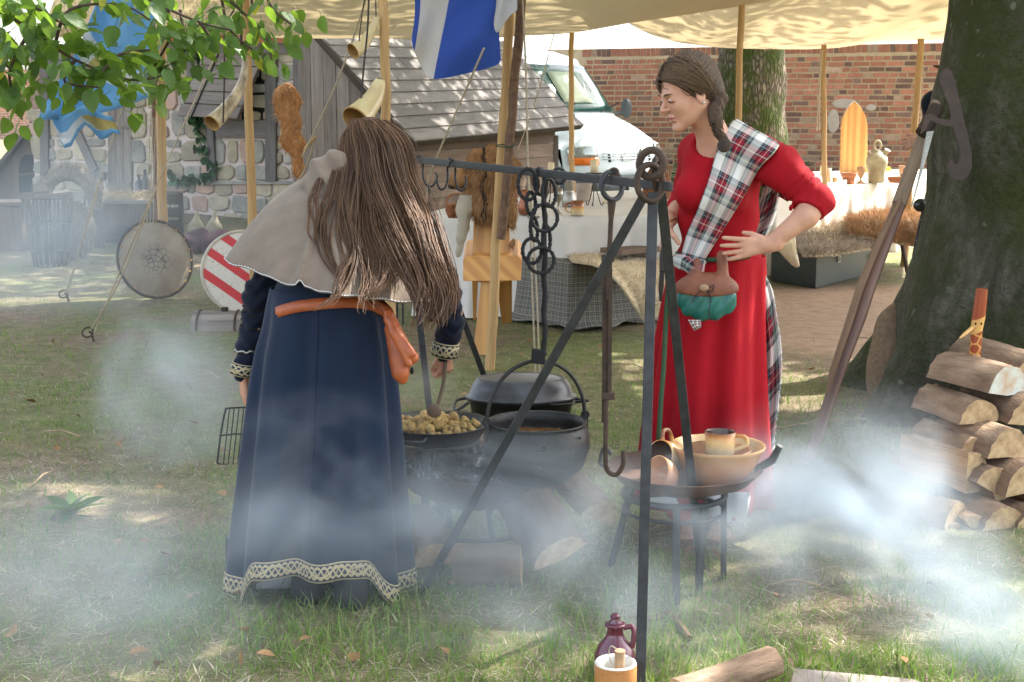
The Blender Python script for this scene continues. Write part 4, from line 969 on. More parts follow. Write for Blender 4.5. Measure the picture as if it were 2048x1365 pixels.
m_clay = M('terracotta', (.42, .16, .08), (.30, .11, .06), 9, .65, bump=.1)
m_clayl = M('pale_clay', (.55, .33, .19), (.42, .24, .13), 9, .6, bump=.1)
m_stonew = M('stoneware', (.46, .41, .27), (.26, .21, .13), 9, .55, bump=.2, c3=(.56, .52, .40))
m_pewter = M('pewter', (.42, .40, .36), (.26, .25, .22), 7, .35, .85, bump=.1)
m_copper = M('dull_copper', (.42, .17, .10), (.26, .10, .06), 7, .4, .6, bump=.1)
m_wax = M('candle_wax', (.80, .70, .48), (.74, .62, .40), 12, .5, bump=.05); m_wax.node_tree.nodes['Principled BSDF'].inputs['Subsurface Weight'].default_value = .2
m_mug = NT('glazed_mug'); v = m_mug.coord('Object'); s = m_mug.n('SeparateXYZ'); m_mug.l(v, s.inputs[0])
m_mug.set(m_mug.ramp(m_mug.math('ADD', m_mug.math('MULTIPLY', s.outputs[2], 11.5), m_mug.math('MULTIPLY', m_mug.noise(v, 20, 3), .25)), [(.25, (.60, .52, .36)), (.6, (.66, .46, .22)), (.82, (.52, .22, .06)), (.97, (.22, .08, .03))]), .25, 0, Specular_IOR_Level=.5); m_mug = m_mug.m
def vessel(name, px, py, h_px, prof, mat, label, cat, parts=None, wall=True, z=None, tilt=None, seg=24):
    """prof: (radius px, height px) outline from foot to rim"""
    b = K(px, py) if z is None else Z(px, py, z); k = sc_(b); t_ = thing(name, b, label, cat); m = MB()
    pr = [(0, .001)]+[(r*k, h*k) for r, h in prof]
    if wall:
        r, h = prof[-1]; pr += [(r*k*.9, h*k), (max(r*.84, .2)*k, (h-.08*h)*k), (prof[len(prof)//2][0]*k*.82, h*k*.4), (0, h*k*.35)]
    else: pr += [(0, prof[-1][1]*k)]
    m.lathe(b, pr, seg); m.build('bowl' if cat == 'bowl' else 'body', mat, t_)
    if parts: parts(t_, b, k)
    return t_
def handle(t_, b, k, x, z0, z1, out, r, mat, ang=0):
    d = V((math.cos(ang), math.sin(ang), 0)); p = [b+d*(x*k)+V((0, 0, z1*k)), b+d*((x+out)*k)+V((0, 0, (z1*.85+z0*.15)*k)), b+d*((x+out)*k)+V((0, 0, (z0*.8+z1*.2)*k)), b+d*(x*k)+V((0, 0, z0*k))]
    m = MB(); m.tube(spline(p, 6), r*k, 7); m.build('handle', mat, t_)
def mug(px, py, w_, h, label, side=math.pi):
    return vessel('mug', px, py, h, [(w_*.5, 0), (w_*.52, h*.1), (w_*.5, h*.6), (w_*.5, h)], m_mug, label, 'mug', lambda t_, b, k: handle(t_, b, k, w_*.48, h*.2, h*.85, w_*.38, w_*.08, m_mug, side))
mug(1155, 431, 26, 29, 'cream mug with an orange brown rim on the white cloth')
vessel('jug', 1049, 430, 50, [(9, 0), (13, 6), (14, 16), (9, 30), (7.5, 38), (9, 50)], m_copper, 'dull copper jug with wooden spoons beside the leaning poles', 'jug', lambda t_, b, k: handle(t_, b, k, 9, 16, 45, 8, 1.6, m_copper, 2.8))
for i, (dx, dy, lb) in enumerate(((6, 5, 'wooden spoon leaning left in the copper jug'), (14, 0, 'wooden spoon leaning right in the copper jug'))):
    b = K(1049, 430); k = sc_(b); m = MB(); a = b+V((0, 0, 20*k)); e = b+V((dx*k, 0, (66+dy)*k)); m.tube([a, e], .004, 6); blob(m, [('e', e+V((2*k, 0, 5*k)), (5*k, .008, 10*k), None, .01)], .005); m.build('wooden_spoon', m_polebark if i else m_brownwood, label=lb, cat='spoon')
vessel('bottle', 1027, 419, 50, [(7, 0), (7.5, 3), (7.5, 36), (3.5, 46), (3.5, 58)], m_clay, 'reddish earthenware bottle behind the bark covered sapling', 'bottle', wall=False)
vessel('goblet', 1117, 428, 50, [(8, 0), (8, 1.5), (2, 4), (2, 20), (5, 26), (8.5, 36), (9, 50)], m_pewter, 'slim pewter goblet left of the pewter flagon', 'goblet')
vessel('flagon', 1138, 414, 52, [(13, 0), (14, 4), (15, 14), (11, 28), (8, 34), (9, 50), (11, 53)], m_pewter, 'round bellied pewter flagon between goblet and pail', 'flagon', lambda t_, b, k: handle(t_, b, k, 10, 12, 48, 9, 1.6, m_pewter, math.pi))
vessel('pail', 1167, 403, 36, [(11, 0), (13, 4), (16, 30), (17, 35)], M('pale_bark_pail', (.48, .40, .33), (.30, .24, .20), 14, .85), 'pale bark pail behind the cream mug', 'pail')
def candleholder(px, py, ptop, w_, h, label, clabel):
    b = K(px, py); k = sc_(b); H = (py-ptop)*k; t_ = thing('candle_holder', b, label, 'candle holder')
    m = MB(); m.lathe(b+V((0, 0, H)), [(0, 0), (w_*.9*k, 0), (w_*1.15*k, 3*k), (w_*1.1*k, 3.4*k), (0, 1*k)], 20); m.build('drip_pan', m_iron0, t_)
    for a in (0.3, 2.4, 4.5):
        d = V((math.cos(a), math.sin(a), 0)); m = MB(); m.tube(spline([b+V((0, 0, H)), b+d*(5*k)+V((0, 0, H*.5)), b+d*(14*k)+V((0, 0, 3*k)), b+d*(19*k)+V((0, 0, 1*k)), b+d*(19*k)+V((0, 0, 6*k))], 5), 1.0*k, 6); m.build('leg', m_iron0, t_)
    c = thing('candle', b+V((0, 0, H+1.5*k)), clabel, 'candle'); m = MB(); m.lathe(b+V((0, 0, H+1.5*k)), [(0, 0), (w_*.5*k, 0), (w_*.47*k, h*k), (w_*.38*k, h*k*1.02), (w_*.3*k, h*k*.96), (0, h*k*.95)], 16, wob=.03); m.build('wax', m_wax, c)
    m = MB(); m.tube([b+V((0, 0, H+h*k)), b+V((.3*k, 0, H+h*k+4*k))], .5*k, 5); m.build('wick', m_black, c)
candleholder(1188, 411, 350, 16, 28, 'wrought iron candle stand beside the pale pail', 'thick cream candle glowing before the van bumper')
candleholder(1102, 405, 352, 13, 24, 'iron candle stand behind the linked black rings', 'cream candle stub left of the pole before the van')
m = MB(); b = K(1214, 406); m.lathe(b, [(0, 0), (.03, 0), (.03, .035), (.026, .034), (0, .03)], 16); m.build('tea_light', m_wax, label='small pale tea light by the iron tripod bar', cat='candle')
m = MB(); b = K(1067, 437); m.lathe(b, [(0, 0), (.04, 0), (.045, .012), (.03, .010), (0, .008)], 16); m.build('wooden_saucer', m_brownwood, label='little wooden saucer at the foot of the copper jug', cat='saucer')
m_wicker = M('wicker', (.38, .15, .06), (.16, .06, .03), 30, .6, bump=.5)
def wicker(name, px, py, prof, label, cat, neck=False):
    b = K(px, py); k = sc_(b); t_ = thing(name, b, label, cat); n = 18
    m = MB(); m.lathe(b, [(0, 0)]+[(r*k*.93, h*k) for r, h in prof], 20); m.build('lining', M('wicker_inside', (.12, .05, .025)), t_)
    H = prof[-1][1]; rr = lambda h: np.interp(h, [p[1] for p in prof], [p[0] for p in prof])
    m = MB(); rows_ = int(H/2.6)
    for j in range(rows_):
        h = (j+.5)*H/rows_; pts = []
        for i in range(n*2):
            a = math.pi*i/n; w_ = rr(h)+(.9 if (i+j) % 2 else -.5); pts.append(b+V((math.cos(a)*w_*k, math.sin(a)*w_*k, h*k)))
        m.tube(pts, 1.25*k, 4, closed=True)
    m.build('weave', m_wicker, t_, kind='stuff')
    m = MB(); m.tube(circle(b+V((0, 0, H*k)), rr(H)*k, 20), 1.8*k, 6, closed=True); m.build('rim', m_wicker, t_)
    if neck:
        m = MB(); m.lathe(b, [(r_*k, z_*k) for r_, z_ in ((14, H), (8, H+10), (4.5, H+17), (4.5, H+34), (5.5, H+35), (5.5, H+38), (0, H+38))], 16); m.build('neck', M('amber_glass', (.30, .12, .03), (.2, .08, .02), 5, .15, spec=.8, bump=0), t_)
        handle(t_, b, k, 15, H*.7, H*1.1, 9, 1.3, m_wicker, 0); handle(t_, b, k, 15, H*.7, H*1.1, 9, 1.3, m_wicker, math.pi)
    return t_
wicker('wicker_demijohn', 1314, 398, [(24, 0), (27, 8), (28, 30), (22, 48), (14, 60)], 'wicker covered demijohn behind the tripod ring and red sleeve', 'demijohn', True)
bk = wicker('wicker_basket', 912, 436, [(14, 0), (20, 14), (20, 26)], 'small wicker basket half hidden by the bear pelt', 'basket'); b = K(912, 436); k = sc_(b); m = MB()
m.tube([b+V((20*k*math.cos(a), 0, 26*k+22*k*math.sin(a))) for a in [math.pi*i/12 for i in range(13)]], 1.6*k, 6); m.build('handle', m_wicker, bk)
# far table
vessel('cup', 1653, 364, 26, [(8, 0), (8.5, 4), (9, 27)], m_clayl, 'pale clay beaker nearest the red elbow', 'cup')
vessel('cup', 1701, 369, 22, [(7, 0), (8, 8), (10, 22)], m_clay, 'small terracotta cup in front of the stacked bowls', 'cup')
vessel('bowl', 1697, 359, 12, [(11, 0), (14, 4), (16.5, 12)], m_clay, 'lower terracotta bowl of the stack before the pine board', 'bowl', z=TZ+.006)
vessel('bowl', 1698, 357, 12, [(11, 0), (14, 4), (16.8, 11)], m_clay, 'upper terracotta bowl of the stack before the pine board', 'bowl', z=TZ+.065)
vessel('goblet', 1721, 367, 33, [(8, 0), (7, 2), (2, 6), (2, 10), (6, 15), (8, 24), (7.5, 33)], m_clayl, 'wooden goblet between the bowls and the stoneware flask', 'goblet')
vessel('bowl', 1795, 366, 13, [(15, 0), (19, 5), (20, 12)], m_clay, 'flat terracotta bowl at the right end of the far table', 'bowl')
vessel('cup', 1806, 352, 18, [(6, 0), (8, 5), (9, 20)], m_clayl, 'pale cup behind the flat terracotta bowl', 'cup')
vessel('cup', 1813, 357, 18, [(6, 0), (8, 5), (8.5, 20)], m_clay, 'reddish beaker at the far right of the table, right of the pale cup', 'cup')
vessel('cork_stopper', 1670, 364, 9, [(5.5, 0), (6, 9)], m_clayl, 'short cork stopper beside the pale clay beaker', 'cork', wall=False)
vessel('candle', 1646, 352, 18, [(6, 0), (6, 20)], m_wax, 'white candle stub on the far table behind the clay beaker', 'candle', wall=False)
vessel('stoneware_flask', 1752, 366, 60, [(15, 0), (16, 3), (17, 20), (21.5, 40), (20, 50), (12, 58), (6, 62), (5, 65)], m_stonew, 'tall stoneware water flask with ring handle and two spouts', 'flask', lambda t_, b, k: (
    [MB().tube(circle(b+V((0, 0, 73*k)), 7*k, 14, V((1, 0, 0)), V((0, 0, 1.4))), 2.2*k, 8, closed=True).build('ring_handle', m_stonew, t_)],
    MB().tube([b+V((12*k, 0, 52*k)), b+V((18*k, 0, 60*k)), b+V((20*k, -2*k, 65*k))], [4*k, 4*k, 6.5*k], 12).build('spout', m_stonew, t_),
    MB().tube([b+V((-12*k, 0, 54*k)), b+V((-15*k, 0, 60*k)), b+V((-16*k, 0, 63*k))], [3*k, 2.5*k, 3.5*k], 10).build('spout', m_stonew, t_)), wall=False)
m = MB(); c = K(1776, 343)+V((0, 0, .02)); m.tube([c, c+V((0, .02, .003))], [.035, .035], 14); m.build('lemon_half', [M('lemon_flesh', (.80, .52, .06), (.75, .60, .15), 40, .4)], label='halved lemon behind the stoneware flask', cat='lemon')
def board_arch(t_, pts, Y, th, mat, name='back_board'):
    m = MB(); m.prism([P(x, y, Y) for x, y in pts], V((0, th, 0))); return m.build(name, mat, t_, bev=.004)
pc2 = thing('plank_chair', P(1707, 470, 16.8), 'varnished pine plank chair with a pointed back behind the far table', 'chair')
board_arch(pc2, [(1679, 440), (1735, 440), (1735, 250), (1731, 232), (1721, 214), (1709, 203), (1697, 214), (1687, 232), (1683, 250)], 16.8, .05, m_pine)
m = MB(); m.bar(P(1708, 395, 16.8), P(1708, 395, 16.3)+V((0, 0, 0)), .3, .04); m.build('seat', m_pine, pc2)
# near pine chair, seen from behind
pc = thing('plank_chair', G(965, 712), 'varnished pine plank chair seen from behind under the bear pelt', 'chair')
m = MB(); m.prism([P(*q) for q in ((950, 330, 8.95), (1016, 330, 8.95), (1022, 560, 8.75), (1000, 566, 8.74), (980, 712, 8.6), (946, 710, 8.6), (962, 566, 8.74), (944, 560, 8.75))], V((0, .04, .0))); m.build('back_board', m_pine, pc, bev=.004)
m = MB(); m.prism([P(*q) for q in ((926, 520, 8.72), (934, 512, 8.72), (1036, 512, 8.72), (1044, 520, 8.72), (1042, 562, 8.70), (926, 563, 8.70))], V((0, .45, .06))); m.build('seat', m_pine, pc, bev=.004)
m = MB(); m.prism([P(*q) for q in ((992, 560, 8.9), (1024, 560, 8.9), (1024, 646, 9.25), (1004, 650, 9.25))], V((0, .05, 0))); m.build('leg', m_pine, pc, bev=.004)
m = MB(); m.prism([P(*q) for q in ((944, 560, 8.9), (956, 560, 8.9), (952, 640, 9.25), (946, 640, 9.25))], V((0, .05, 0))); m.build('leg', m_pine, pc, bev=.004)
# bear pelt
Yb = 8.8; k = Yb/FPX; bear = thing('bear_pelt', P(985, 445, Yb), 'brown bear pelt with ears and snout draped over the pine chair', 'pelt')
q = lambda x, y, d=0: tuple(P(x, y, Yb+d))
pr = [('e', q(985, 345), (.17, .13, .17), None, .05), ('e', q(985, 400), (.15, .12, .17), None, .05), ('c', q(955, 345), q(917, 362, -.06), .10, .045, .04), ('c', q(917, 362, -.06), q(908, 368, -.07), .045, .032, .03),
      ('e', q(950, 306), (.025, .018, .035), None, .015), ('e', q(1033, 328), (.022, .02, .028), None, .015), ('c', q(935, 395), q(928, 420, -.03), .05, .045, .03), ('c', q(928, 420, -.03), q(924, 475, -.05), .042, .03, .02), ('c', q(924, 475, -.05), q(916, 512, -.05), .02, .012, .02), ('c', q(1022, 430), q(1024, 490), .035, .02, .03), ('-', q(985, 470), (.13, .3, .07), None, .02)]
m = MB(); blob(m, pr, .013, f=lambda X: ev(pr, X)+.010*fn(X, 25)+.004*fn(X, 70))
t = NT('bear_hide'); v = t.coord('Object'); s = t.n('SeparateXYZ'); t.l(v, s.inputs[0]); hid = t.ramp(t.noise(v, 14, 5), [(.3, (.13, .065, .028)), (.65, (.32, .17, .075))])
lt = t.ramp(t.math('ADD', t.math('MULTIPLY', s.outputs[0], -4), t.math('MULTIPLY', s.outputs[2], -2.2)), [(.72, (0, 0, 0)), (.8, (1, 1, 1))]); sm_ = t.math('MULTIPLY', t.math('LESS_THAN', s.outputs[0], -.125), t.math('LESS_THAN', s.outputs[2], .17))
col = t.mix(sm_, hid, (.42, .37, .29)); st = t.math('LESS_THAN', t.math('ABSOLUTE', t.math('ADD', s.outputs[0], t.math('MULTIPLY', t.noise(v, 9, 2), .1))), .012); col = t.mix(st, col, (.03, .02, .015)); t.set(col, .9); t.bump(t.noise(v, 60, 4), .6, .01); m_bear = t.m
m.build('hide', m_bear, bear)
vv = [V(a) for a in m.v if a[1] < Yb+.03 and a[0] > q(933, 0)[0]]; ps = random.sample(vv, min(2600, len(vv))); cc = V(q(985, 370)); mm = MB(); strands(mm, ps, [((p-cc).normalized()+V((0, 0, -1.4))) for p in ps], .035, .0016, .3, .3)
mm.build('fur', furmat('bear_fur', [(.25, (.13, .06, .025)), (.5, (.34, .18, .075)), (.8, (.50, .32, .17))]), bear, kind='stuff')
m = MB(); blob(m, [('e', q(904, 372, -.08), (.026, .022, .022), None, .01)], .006); m.build('nose', m_dkrope, bear)
# plaid bench
def plaid(name, stripes, base, scale, warp=.0, rough=.9, coord='UV'):
    """stripes: list of (centre, half width, colour, strength) within the repeat, on both axes"""
    t = NT(name); c = t.coord(coord, (scale, scale, scale)); s = t.n('SeparateXYZ'); t.l(c, s.inputs[0]); cols = []
    for ax in (0, 1):
        fr = t.math('FRACT', s.outputs[ax]); col = None; prev = base
        for (ce, hw, co, stg) in stripes:
            msk = t.math('MULTIPLY', t.math('LESS_THAN', t.math('ABSOLUTE', t.math('SUBTRACT', fr, ce)), hw), stg); prev = t.mix(msk, prev, co)
        cols.append(prev)
    tw = t.n('TexWave', wave_type='BANDS', bands_direction='DIAGONAL'); tw.inputs['Scale'].default_value = 14; t.l(c, tw.inputs[0])
    t.set(t.mix(t.math('MULTIPLY_ADD', tw.outputs['Fac'], .3, .35), cols[0], cols[1]), rough, 0); t.bump(tw.outputs['Fac'], .15, .002); return t.m
m_plaidg = plaid('grey_check', [(.25, .13, (.05, .055, .06), 1), (.25, .02, (.42, .40, .32), 1), (.75, .12, (.20, .19, .16), 1), (.75, .02, (.04, .05, .06), 1), (.5, .02, (.5, .47, .38), 1), (0.02, .03, (.5, .47, .38), 1)], (.13, .13, .12), 15)
A_, B_, C_ = G(1038, 640), G(1140, 660), G(1285, 648); D_ = A_+(C_-B_); bn = thing('low_bench', (B_+D_)/2, 'low bench hidden under the grey checked blanket', 'bench')
m = MB(); m.prism([p*1+V((0, 0, .30)) for p in (A_.lerp(C_, .04), B_.lerp(D_, .04), C_.lerp(A_, .04), D_.lerp(B_, .04))], V((0, 0, .12))); m.build('seat', m_darkwood, bn)
for p in (A_, B_, C_, D_): c = (A_+C_)/2; b = c+(p-c)*.85; m = MB(); m.bar(b, b+V((0, 0, .31)), .05, .05, (0, 1, 0)); m.build('leg', m_darkwood, bn)
def drape(corners, top, z1, amp, mat, name, label, cat, flare=.05, seed=0, uvs=1.0, trail=None, n=.035):
    c = sum(corners, V())/len(corners); ring = []; N_ = len(corners); L = [0]
    for i in range(N_):
        a, b = corners[i], corners[(i+1) % N_]; k = max(2, int((b-a).length/n)); ring += [a.lerp(b, j/k) for j in range(k)]
    m = MB(); R_ = len(ring); per = n; rows = []
    for j in range(-5, 11):
        r_ = []
        for i, p in enumerate(ring):
            if j < 0: s_ = (-j)/5; q_ = V((p.x, p.y, top)).lerp(V((c.x, c.y, top)), s_*.96); q_.z += .006*math.sin(i*.4+j)
            else:
                d = (p-c); d.z = 0; d.normalize(); t_ = j/10; fo = math.sin(i*.55+seed)+.6*math.sin(i*.31+seed*2)
                q_ = V((p.x, p.y, top-(top-z1)*t_))+d*(amp*fo*t_+flare*t_**2)
                if j == 10 and trail: q_ += d*trail*(1+math.sin(i*.4)); q_.z = z1+.01+.01*math.sin(i)
            r_.append(q_)
        rows.append(r_)
    H = (top-z1)/10
    m.grid(rows, closed=True, uvs=lambda i, k: (k*per*uvs, (i-5)*H*uvs))
    m.add(rows[0], [tuple(range(R_))], [[(p.x*uvs, p.y*uvs) for p in rows[0]]], 0, True)
    return m.build(name, mat, label=label, cat=cat, solid=.006)
drape([A_, B_, C_, D_], .455, .015, .012, m_plaidg, 'checked_blanket', 'grey checked blanket draped to the grass over the low bench', 'blanket', .05, 1, trail=.05)
m_hidec = M('cream_hide', (.66, .56, .40), (.52, .42, .28), 6, .9, bump=.4)
m_fcream = furmat('cream_fur', [(.25, (.45, .35, .22)), (.6, (.72, .63, .47))]); m_fshag = furmat('shaggy_fur', [(.28, (.14, .10, .07)), (.45, (.34, .26, .19)), (.58, (.50, .42, .33)), (.75, (.68, .62, .54))])
m_forange = furmat('orange_fur', [(.25, (.20, .09, .035)), (.5, (.42, .23, .10)), (.8, (.56, .38, .22))])
def hide(name, rows, label, mat, fmat, n, ln, w=.0025, nrm=V((0, -.3, 1)), droop=.5, thick=.015):
    t_ = thing(name, sum((sum(r_, V())/len(r_) for r_ in rows), V())/len(rows), label, 'fur'); 
    rr = [spline(r_, 5) for r_ in rows]; cols = list(zip(*rr)); cc = [spline(list(c_), 5) for c_ in cols]; m = MB()
    for c_ in cc:
        for p in c_: p += nrm*random.gauss(0, .005)
    m.grid(cc); m.build('hide', mat, t_, solid=thick); fl = [p for c_ in cc for p in c_]; ps = []; ds = []
    for _ in range(n):
        i = random.randrange(len(cc)-1); j = random.randrange(len(cc[0])-1); p = cc[i][j].lerp(cc[i+1][j+1], random.random())+(cc[i+1][j]-cc[i][j])*random.uniform(-.5, .5); ps.append(p)
        e1 = cc[i+1][j]-cc[i][j]; e2 = cc[i][j+1]-cc[i][j]; nn = e1.cross(e2); nn = nn.normalized() if nn.length > 1e-9 else nrm
        if nn.dot(nrm) < 0: nn = -nn
        ds.append(nn*.7+V((random.gauss(0, .5), random.gauss(0, .5)-.3, random.gauss(0, .2))))
    m = MB(); strands(m, ps, ds, ln, w, .5, droop, jit=.6); m.build('fur', fmat, t_, kind='stuff'); return t_
q = lambda x, y, z_: Z(x, y, z_)
hide('sheepskin', [[q(1138, 516, .47), q(1145, 528, .47)], [q(1190, 506, .475), q(1210, 545, .475)], [q(1250, 505, .475), P(1262, 570, 9.35), P(1272, 632, 9.25)], [q(1300, 512, .475), P(1300, 575, 9.35), P(1300, 645, 9.2)], [q(1345, 508, .475), P(1345, 560, 9.4), P(1335, 600, 9.35)]][0:2] and
     [[q(1138, 514, .47), q(1140, 519, .47), q(1145, 524, .47)], [q(1190, 504, .475), q(1195, 520, .475), q(1215, 543, .475)], [q(1250, 503, .475), P(1262, 550, 9.45), P(1276, 625, 9.22)], [q(1300, 505, .475), P(1300, 560, 9.45), P(1297, 648, 9.2)], [q(1350, 505, .475), P(1345, 548, 9.5), P(1330, 610, 9.3)]],
     'cream sheepskin over the right end of the checked bench', m_hidec, m_fcream, 3500, .045, .0022, V((0, -.6, .8)))
m = MB(); m.bar(Z(1222, 503, .52), Z(1350, 492, .52), .22, .035, (0, 0, 1)); m.build('wooden_plank', m_brownwood, label='weathered plank lying on the sheepskin bench behind the tripod', cat='plank')
# chest
A_, B_, C_ = G(1541, 563), G(1631, 578), G(1755, 545); D_ = A_+(C_-B_); hc = .31
m_chest = M('green_black_paint', (.028, .042, .040), (.016, .024, .024), 9, .45, bump=.2, c3=(.09, .10, .09), warp=1, spec=.5)
ch = thing('storage_chest', (B_+D_)/2, 'dark green painted wooden chest with a metal hasp beneath the shaggy fur', 'chest'); m = MB()
m.prism([A_, B_, C_, D_], V((0, 0, hc-.05))); m.build('box', m_chest, ch, bev=.006)
m = MB(); c = (A_+C_)/2; m.prism([c+(p-c)*1.03+V((0, 0, hc-.046)) for p in (A_, B_, C_, D_)], V((0, 0, .05))); m.build('lid', m_chest, ch, bev=.006)
a = B_.lerp(C_, .33)+(B_-A_).normalized()*.012; m = MB(); m.bar(a+V((0, 0, hc)), a+V((0, 0, hc-.13)), .035, .008, (B_-A_)); m.tube(circle(a+(B_-A_).normalized()*.01+V((0, 0, hc-.10)), .014, 10, (C_-B_).normalized(), V((0, 0, 1))), .004, 5, closed=True); m.build('hasp', m_pewter, ch)
a = B_.lerp(C_, .85)+(B_-A_).normalized()*.012; m = MB(); m.tube(circle(a+V((0, 0, hc*.55)), .03, 10, (C_-B_).normalized(), V((0, 0, .8))), .005, 5, closed=True); m.build('ring_handle', m_iron0, ch)
q = lambda x, y, z_: Z(x, y, z_)
hide('shaggy_fur', [[q(1565, 458, .36), q(1585, 478, .36), P(1605, 512, 11.7)], [q(1620, 452, .37), q(1635, 475, .36), P(1650, 512, 11.75)], [q(1680, 450, .38), q(1700, 470, .37), P(1705, 505, 12.0)], [q(1730, 452, .37), q(1748, 470, .36), P(1752, 498, 12.3)], [q(1765, 456, .35), q(1775, 468, .35), P(1778, 485, 12.5)]],
     'shaggy tan and cream fur spread over the dark chest', m_hidec, m_fshag, 17000, .10, .0017, V((0, -.4, 1)))
hide('skin', [[q(1530, 470, .36), q(1545, 490, .36), P(1560, 505, 11.8)], [q(1560, 468, .37), P(1575, 495, 11.7), P(1590, 533, 11.62)], [q(1590, 468, .37), P(1592, 490, 11.7), P(1598, 532, 11.62)]], 'pale flap of skin hanging over the left end of the chest', m_hidec, m_fcream, 200, .01, .002, V((0, -.6, .8)))
A_, C_ = G(1700, 530), G(1860, 545); fb2 = thing('fur_bench', (A_+C_)/2, 'small bench with splayed legs under orange brown fur near the dark trunk', 'bench'); m = MB(); m.bar(Z(1702, 458, .40), Z(1850, 462, .40), .28, .03); m.build('seat', m_darkwood, fb2)
for x0, x1, Y in ((1800, 1818, 12.6), (1840, 1850, 12.9), (1720, 1712, 12.9)): m = MB(); m.tube([P(x0, 470, Y), P(x1, gy(Y), Y)], .02, 7); m.build('leg', m_darkwood, fb2)
hide('goat_fur', [[q(1690, 440, .45), q(1696, 452, .45), P(1700, 470, 12.5)], [q(1740, 428, .48), q(1745, 445, .48), P(1750, 480, 12.4)], [q(1790, 425, .48), q(1795, 442, .48), P(1800, 488, 12.3)], [q(1830, 424, .48), P(1836, 452, 12.5), P(1838, 492, 12.2)], [q(1870, 430, .46), P(1874, 455, 12.5), P(1870, 485, 12.2)]],
     'orange brown long haired fur on the bench by the dark trunk', m_hidec, m_forange, 14000, .11, .0018, V((0, -.5, 1)))
# ================================================================ SHIELDS, small camp things at the left
def shield(c, r, tilt_y, tilt_x, face_mat, label, rim_mat, studs, boss=False):
    t_ = thing('round_shield', c-V((0, 0, r)), label, 'shield'); n_ = V((math.sin(tilt_y), -math.cos(tilt_y), math.sin(tilt_x))).normalized(); u = n_.cross(V((0, 0, 1))).normalized(); v_ = u.cross(n_)
    if v_.z < 0: v_ = -v_
    m = MB(); rows = [[c+n_*(.022*(1-(rr/r)**2))+(u*math.cos(a)+v_*math.sin(a))*max(rr, .001) for a in [6.283*i/48 for i in range(48)]] for rr in (0, r*.4, r*.75, r)]
    m.grid(rows, closed=True, uvs=lambda i, k: ((rows[i][k % 48]-c).dot(u), (rows[i][k % 48]-c).dot(v_))); m.grid([[p-n_*.014 for p in rows[3]], rows[3]], closed=True); m.add([p-n_*.014 for p in rows[3]], [tuple(range(48))], None, 0, False); m.build('board', face_mat, t_)
    m = MB(); m.tube([c+(u*math.cos(a)+v_*math.sin(a))*r for a in [6.283*i/48 for i in range(48)]], .012, 8, closed=True); m.build('rim', rim_mat, t_)
    for i in range(studs):
        a = 6.283*i/studs+.1; p = c+n_*.012+(u*math.cos(a)+v_*math.sin(a))*(r*.95); m = MB(); m.lathe(p, [(0, .006), (.006, .005), (.010, 0)], 8, n_.to_track_quat('Z', 'Y').to_matrix().to_4x4()); m.build('stud', m_brass, t_)
    return t_, c, n_, u, v_
m_brass = M('brass', (.50, .33, .12), (.30, .18, .06), 20, .35, .8, bump=0)
t = NT('tooled_leather'); v = t.coord('UV', (1, 1, 1)); n1 = t.noise(v, 5, 5, .6); vn = t.n('TexVoronoi', feature='DISTANCE_TO_EDGE'); vn.inputs['Scale'].default_value = 22; t.l(v, vn.inputs['Vector'])
ln = t.n('VectorMath', operation='LENGTH'); t.l(v, ln.inputs[0]); cen = t.ramp(ln.outputs['Value'], [(.09, (1, 1, 1)), (.14, (0, 0, 0))]); crk = t.math('MULTIPLY', t.math('LESS_THAN', vn.outputs['Distance'], .05), cen)
col = t.ramp(n1, [(.3, (.24, .19, .14)), (.7, (.42, .36, .28))]); col = t.mix(t.math('MULTIPLY', crk, .9), col, (.03, .03, .035)); t.set(col, .7); t.bump(t.math('SUBTRACT', n1, crk), .6, .006); m_sleather = t.m
rr = 78*11.2/FPX; shield(P(311, 519, 11.2)+V((0, 0, 0)), rr, .62, .22, m_sleather, 'round brown leather shield with brass studs leaning by the pale pole', m_darkwood, 20)
t = NT('red_white_stripes'); v = t.coord('UV'); s = t.n('SeparateXYZ'); t.l(v, s.inputs[0]); dg = t.math('ADD', t.math('MULTIPLY', s.outputs[0], -.62), t.math('MULTIPLY', s.outputs[1], .78))
fr = t.math('FRACT', t.math('MULTIPLY_ADD', dg, 6.6, .35)); st = t.math('LESS_THAN', fr, .40); chip = t.ramp(t.noise(v, 38, 4, .7), [(.60, (0, 0, 0)), (.66, (1, 1, 1))]); col = t.mix(st, (.66, .62, .56), (.58, .06, .07)); col = t.mix(t.math('MULTIPLY', chip, .75), col, (.22, .17, .13)); t.set(col, .7); m_stripe = t.m
rr = 84*10.3/FPX; shield(P(488, 545, 10.35), rr, .35, .25, m_stripe, 'round shield painted with worn red and white diagonal stripes', M('cream_rim', (.6, .54, .46)), 0)
kg_ = thing('half_barrel', G(440, 660), 'half a dark stave barrel lying in the grass below the striped shield', 'barrel')
for i in range(9):
    a = math.pi*(.04+.92*i/8); c = G(432, 662)+V((0, .12, .0)); r_ = .13; p = V((0, -math.cos(a)*r_, math.sin(a)*r_*.85)); q2 = V((0, -math.sin(a), -math.cos(a)))
    m = MB(); m.bar(c+V((-.17, 0, 0))+p, c+V((.17, 0, 0))+p, .045, .014, V((0, -math.cos(a), math.sin(a)))); m.build('stave', m_greywood, kg_)
for x in (-.13, .13):
    m = MB(); m.tube([c+V((x, -math.cos(a)*.142, math.sin(a)*.122)) for a in [math.pi*i/14 for i in range(15)]], .009, 5); m.build('hoop', m_iron0, kg_)
m = MB(); m.tube([c+V((.04, 0, .11)), c+V((.04, 0, .145))], [.022, .026], 10); m.build('bung', m_iron0, kg_)
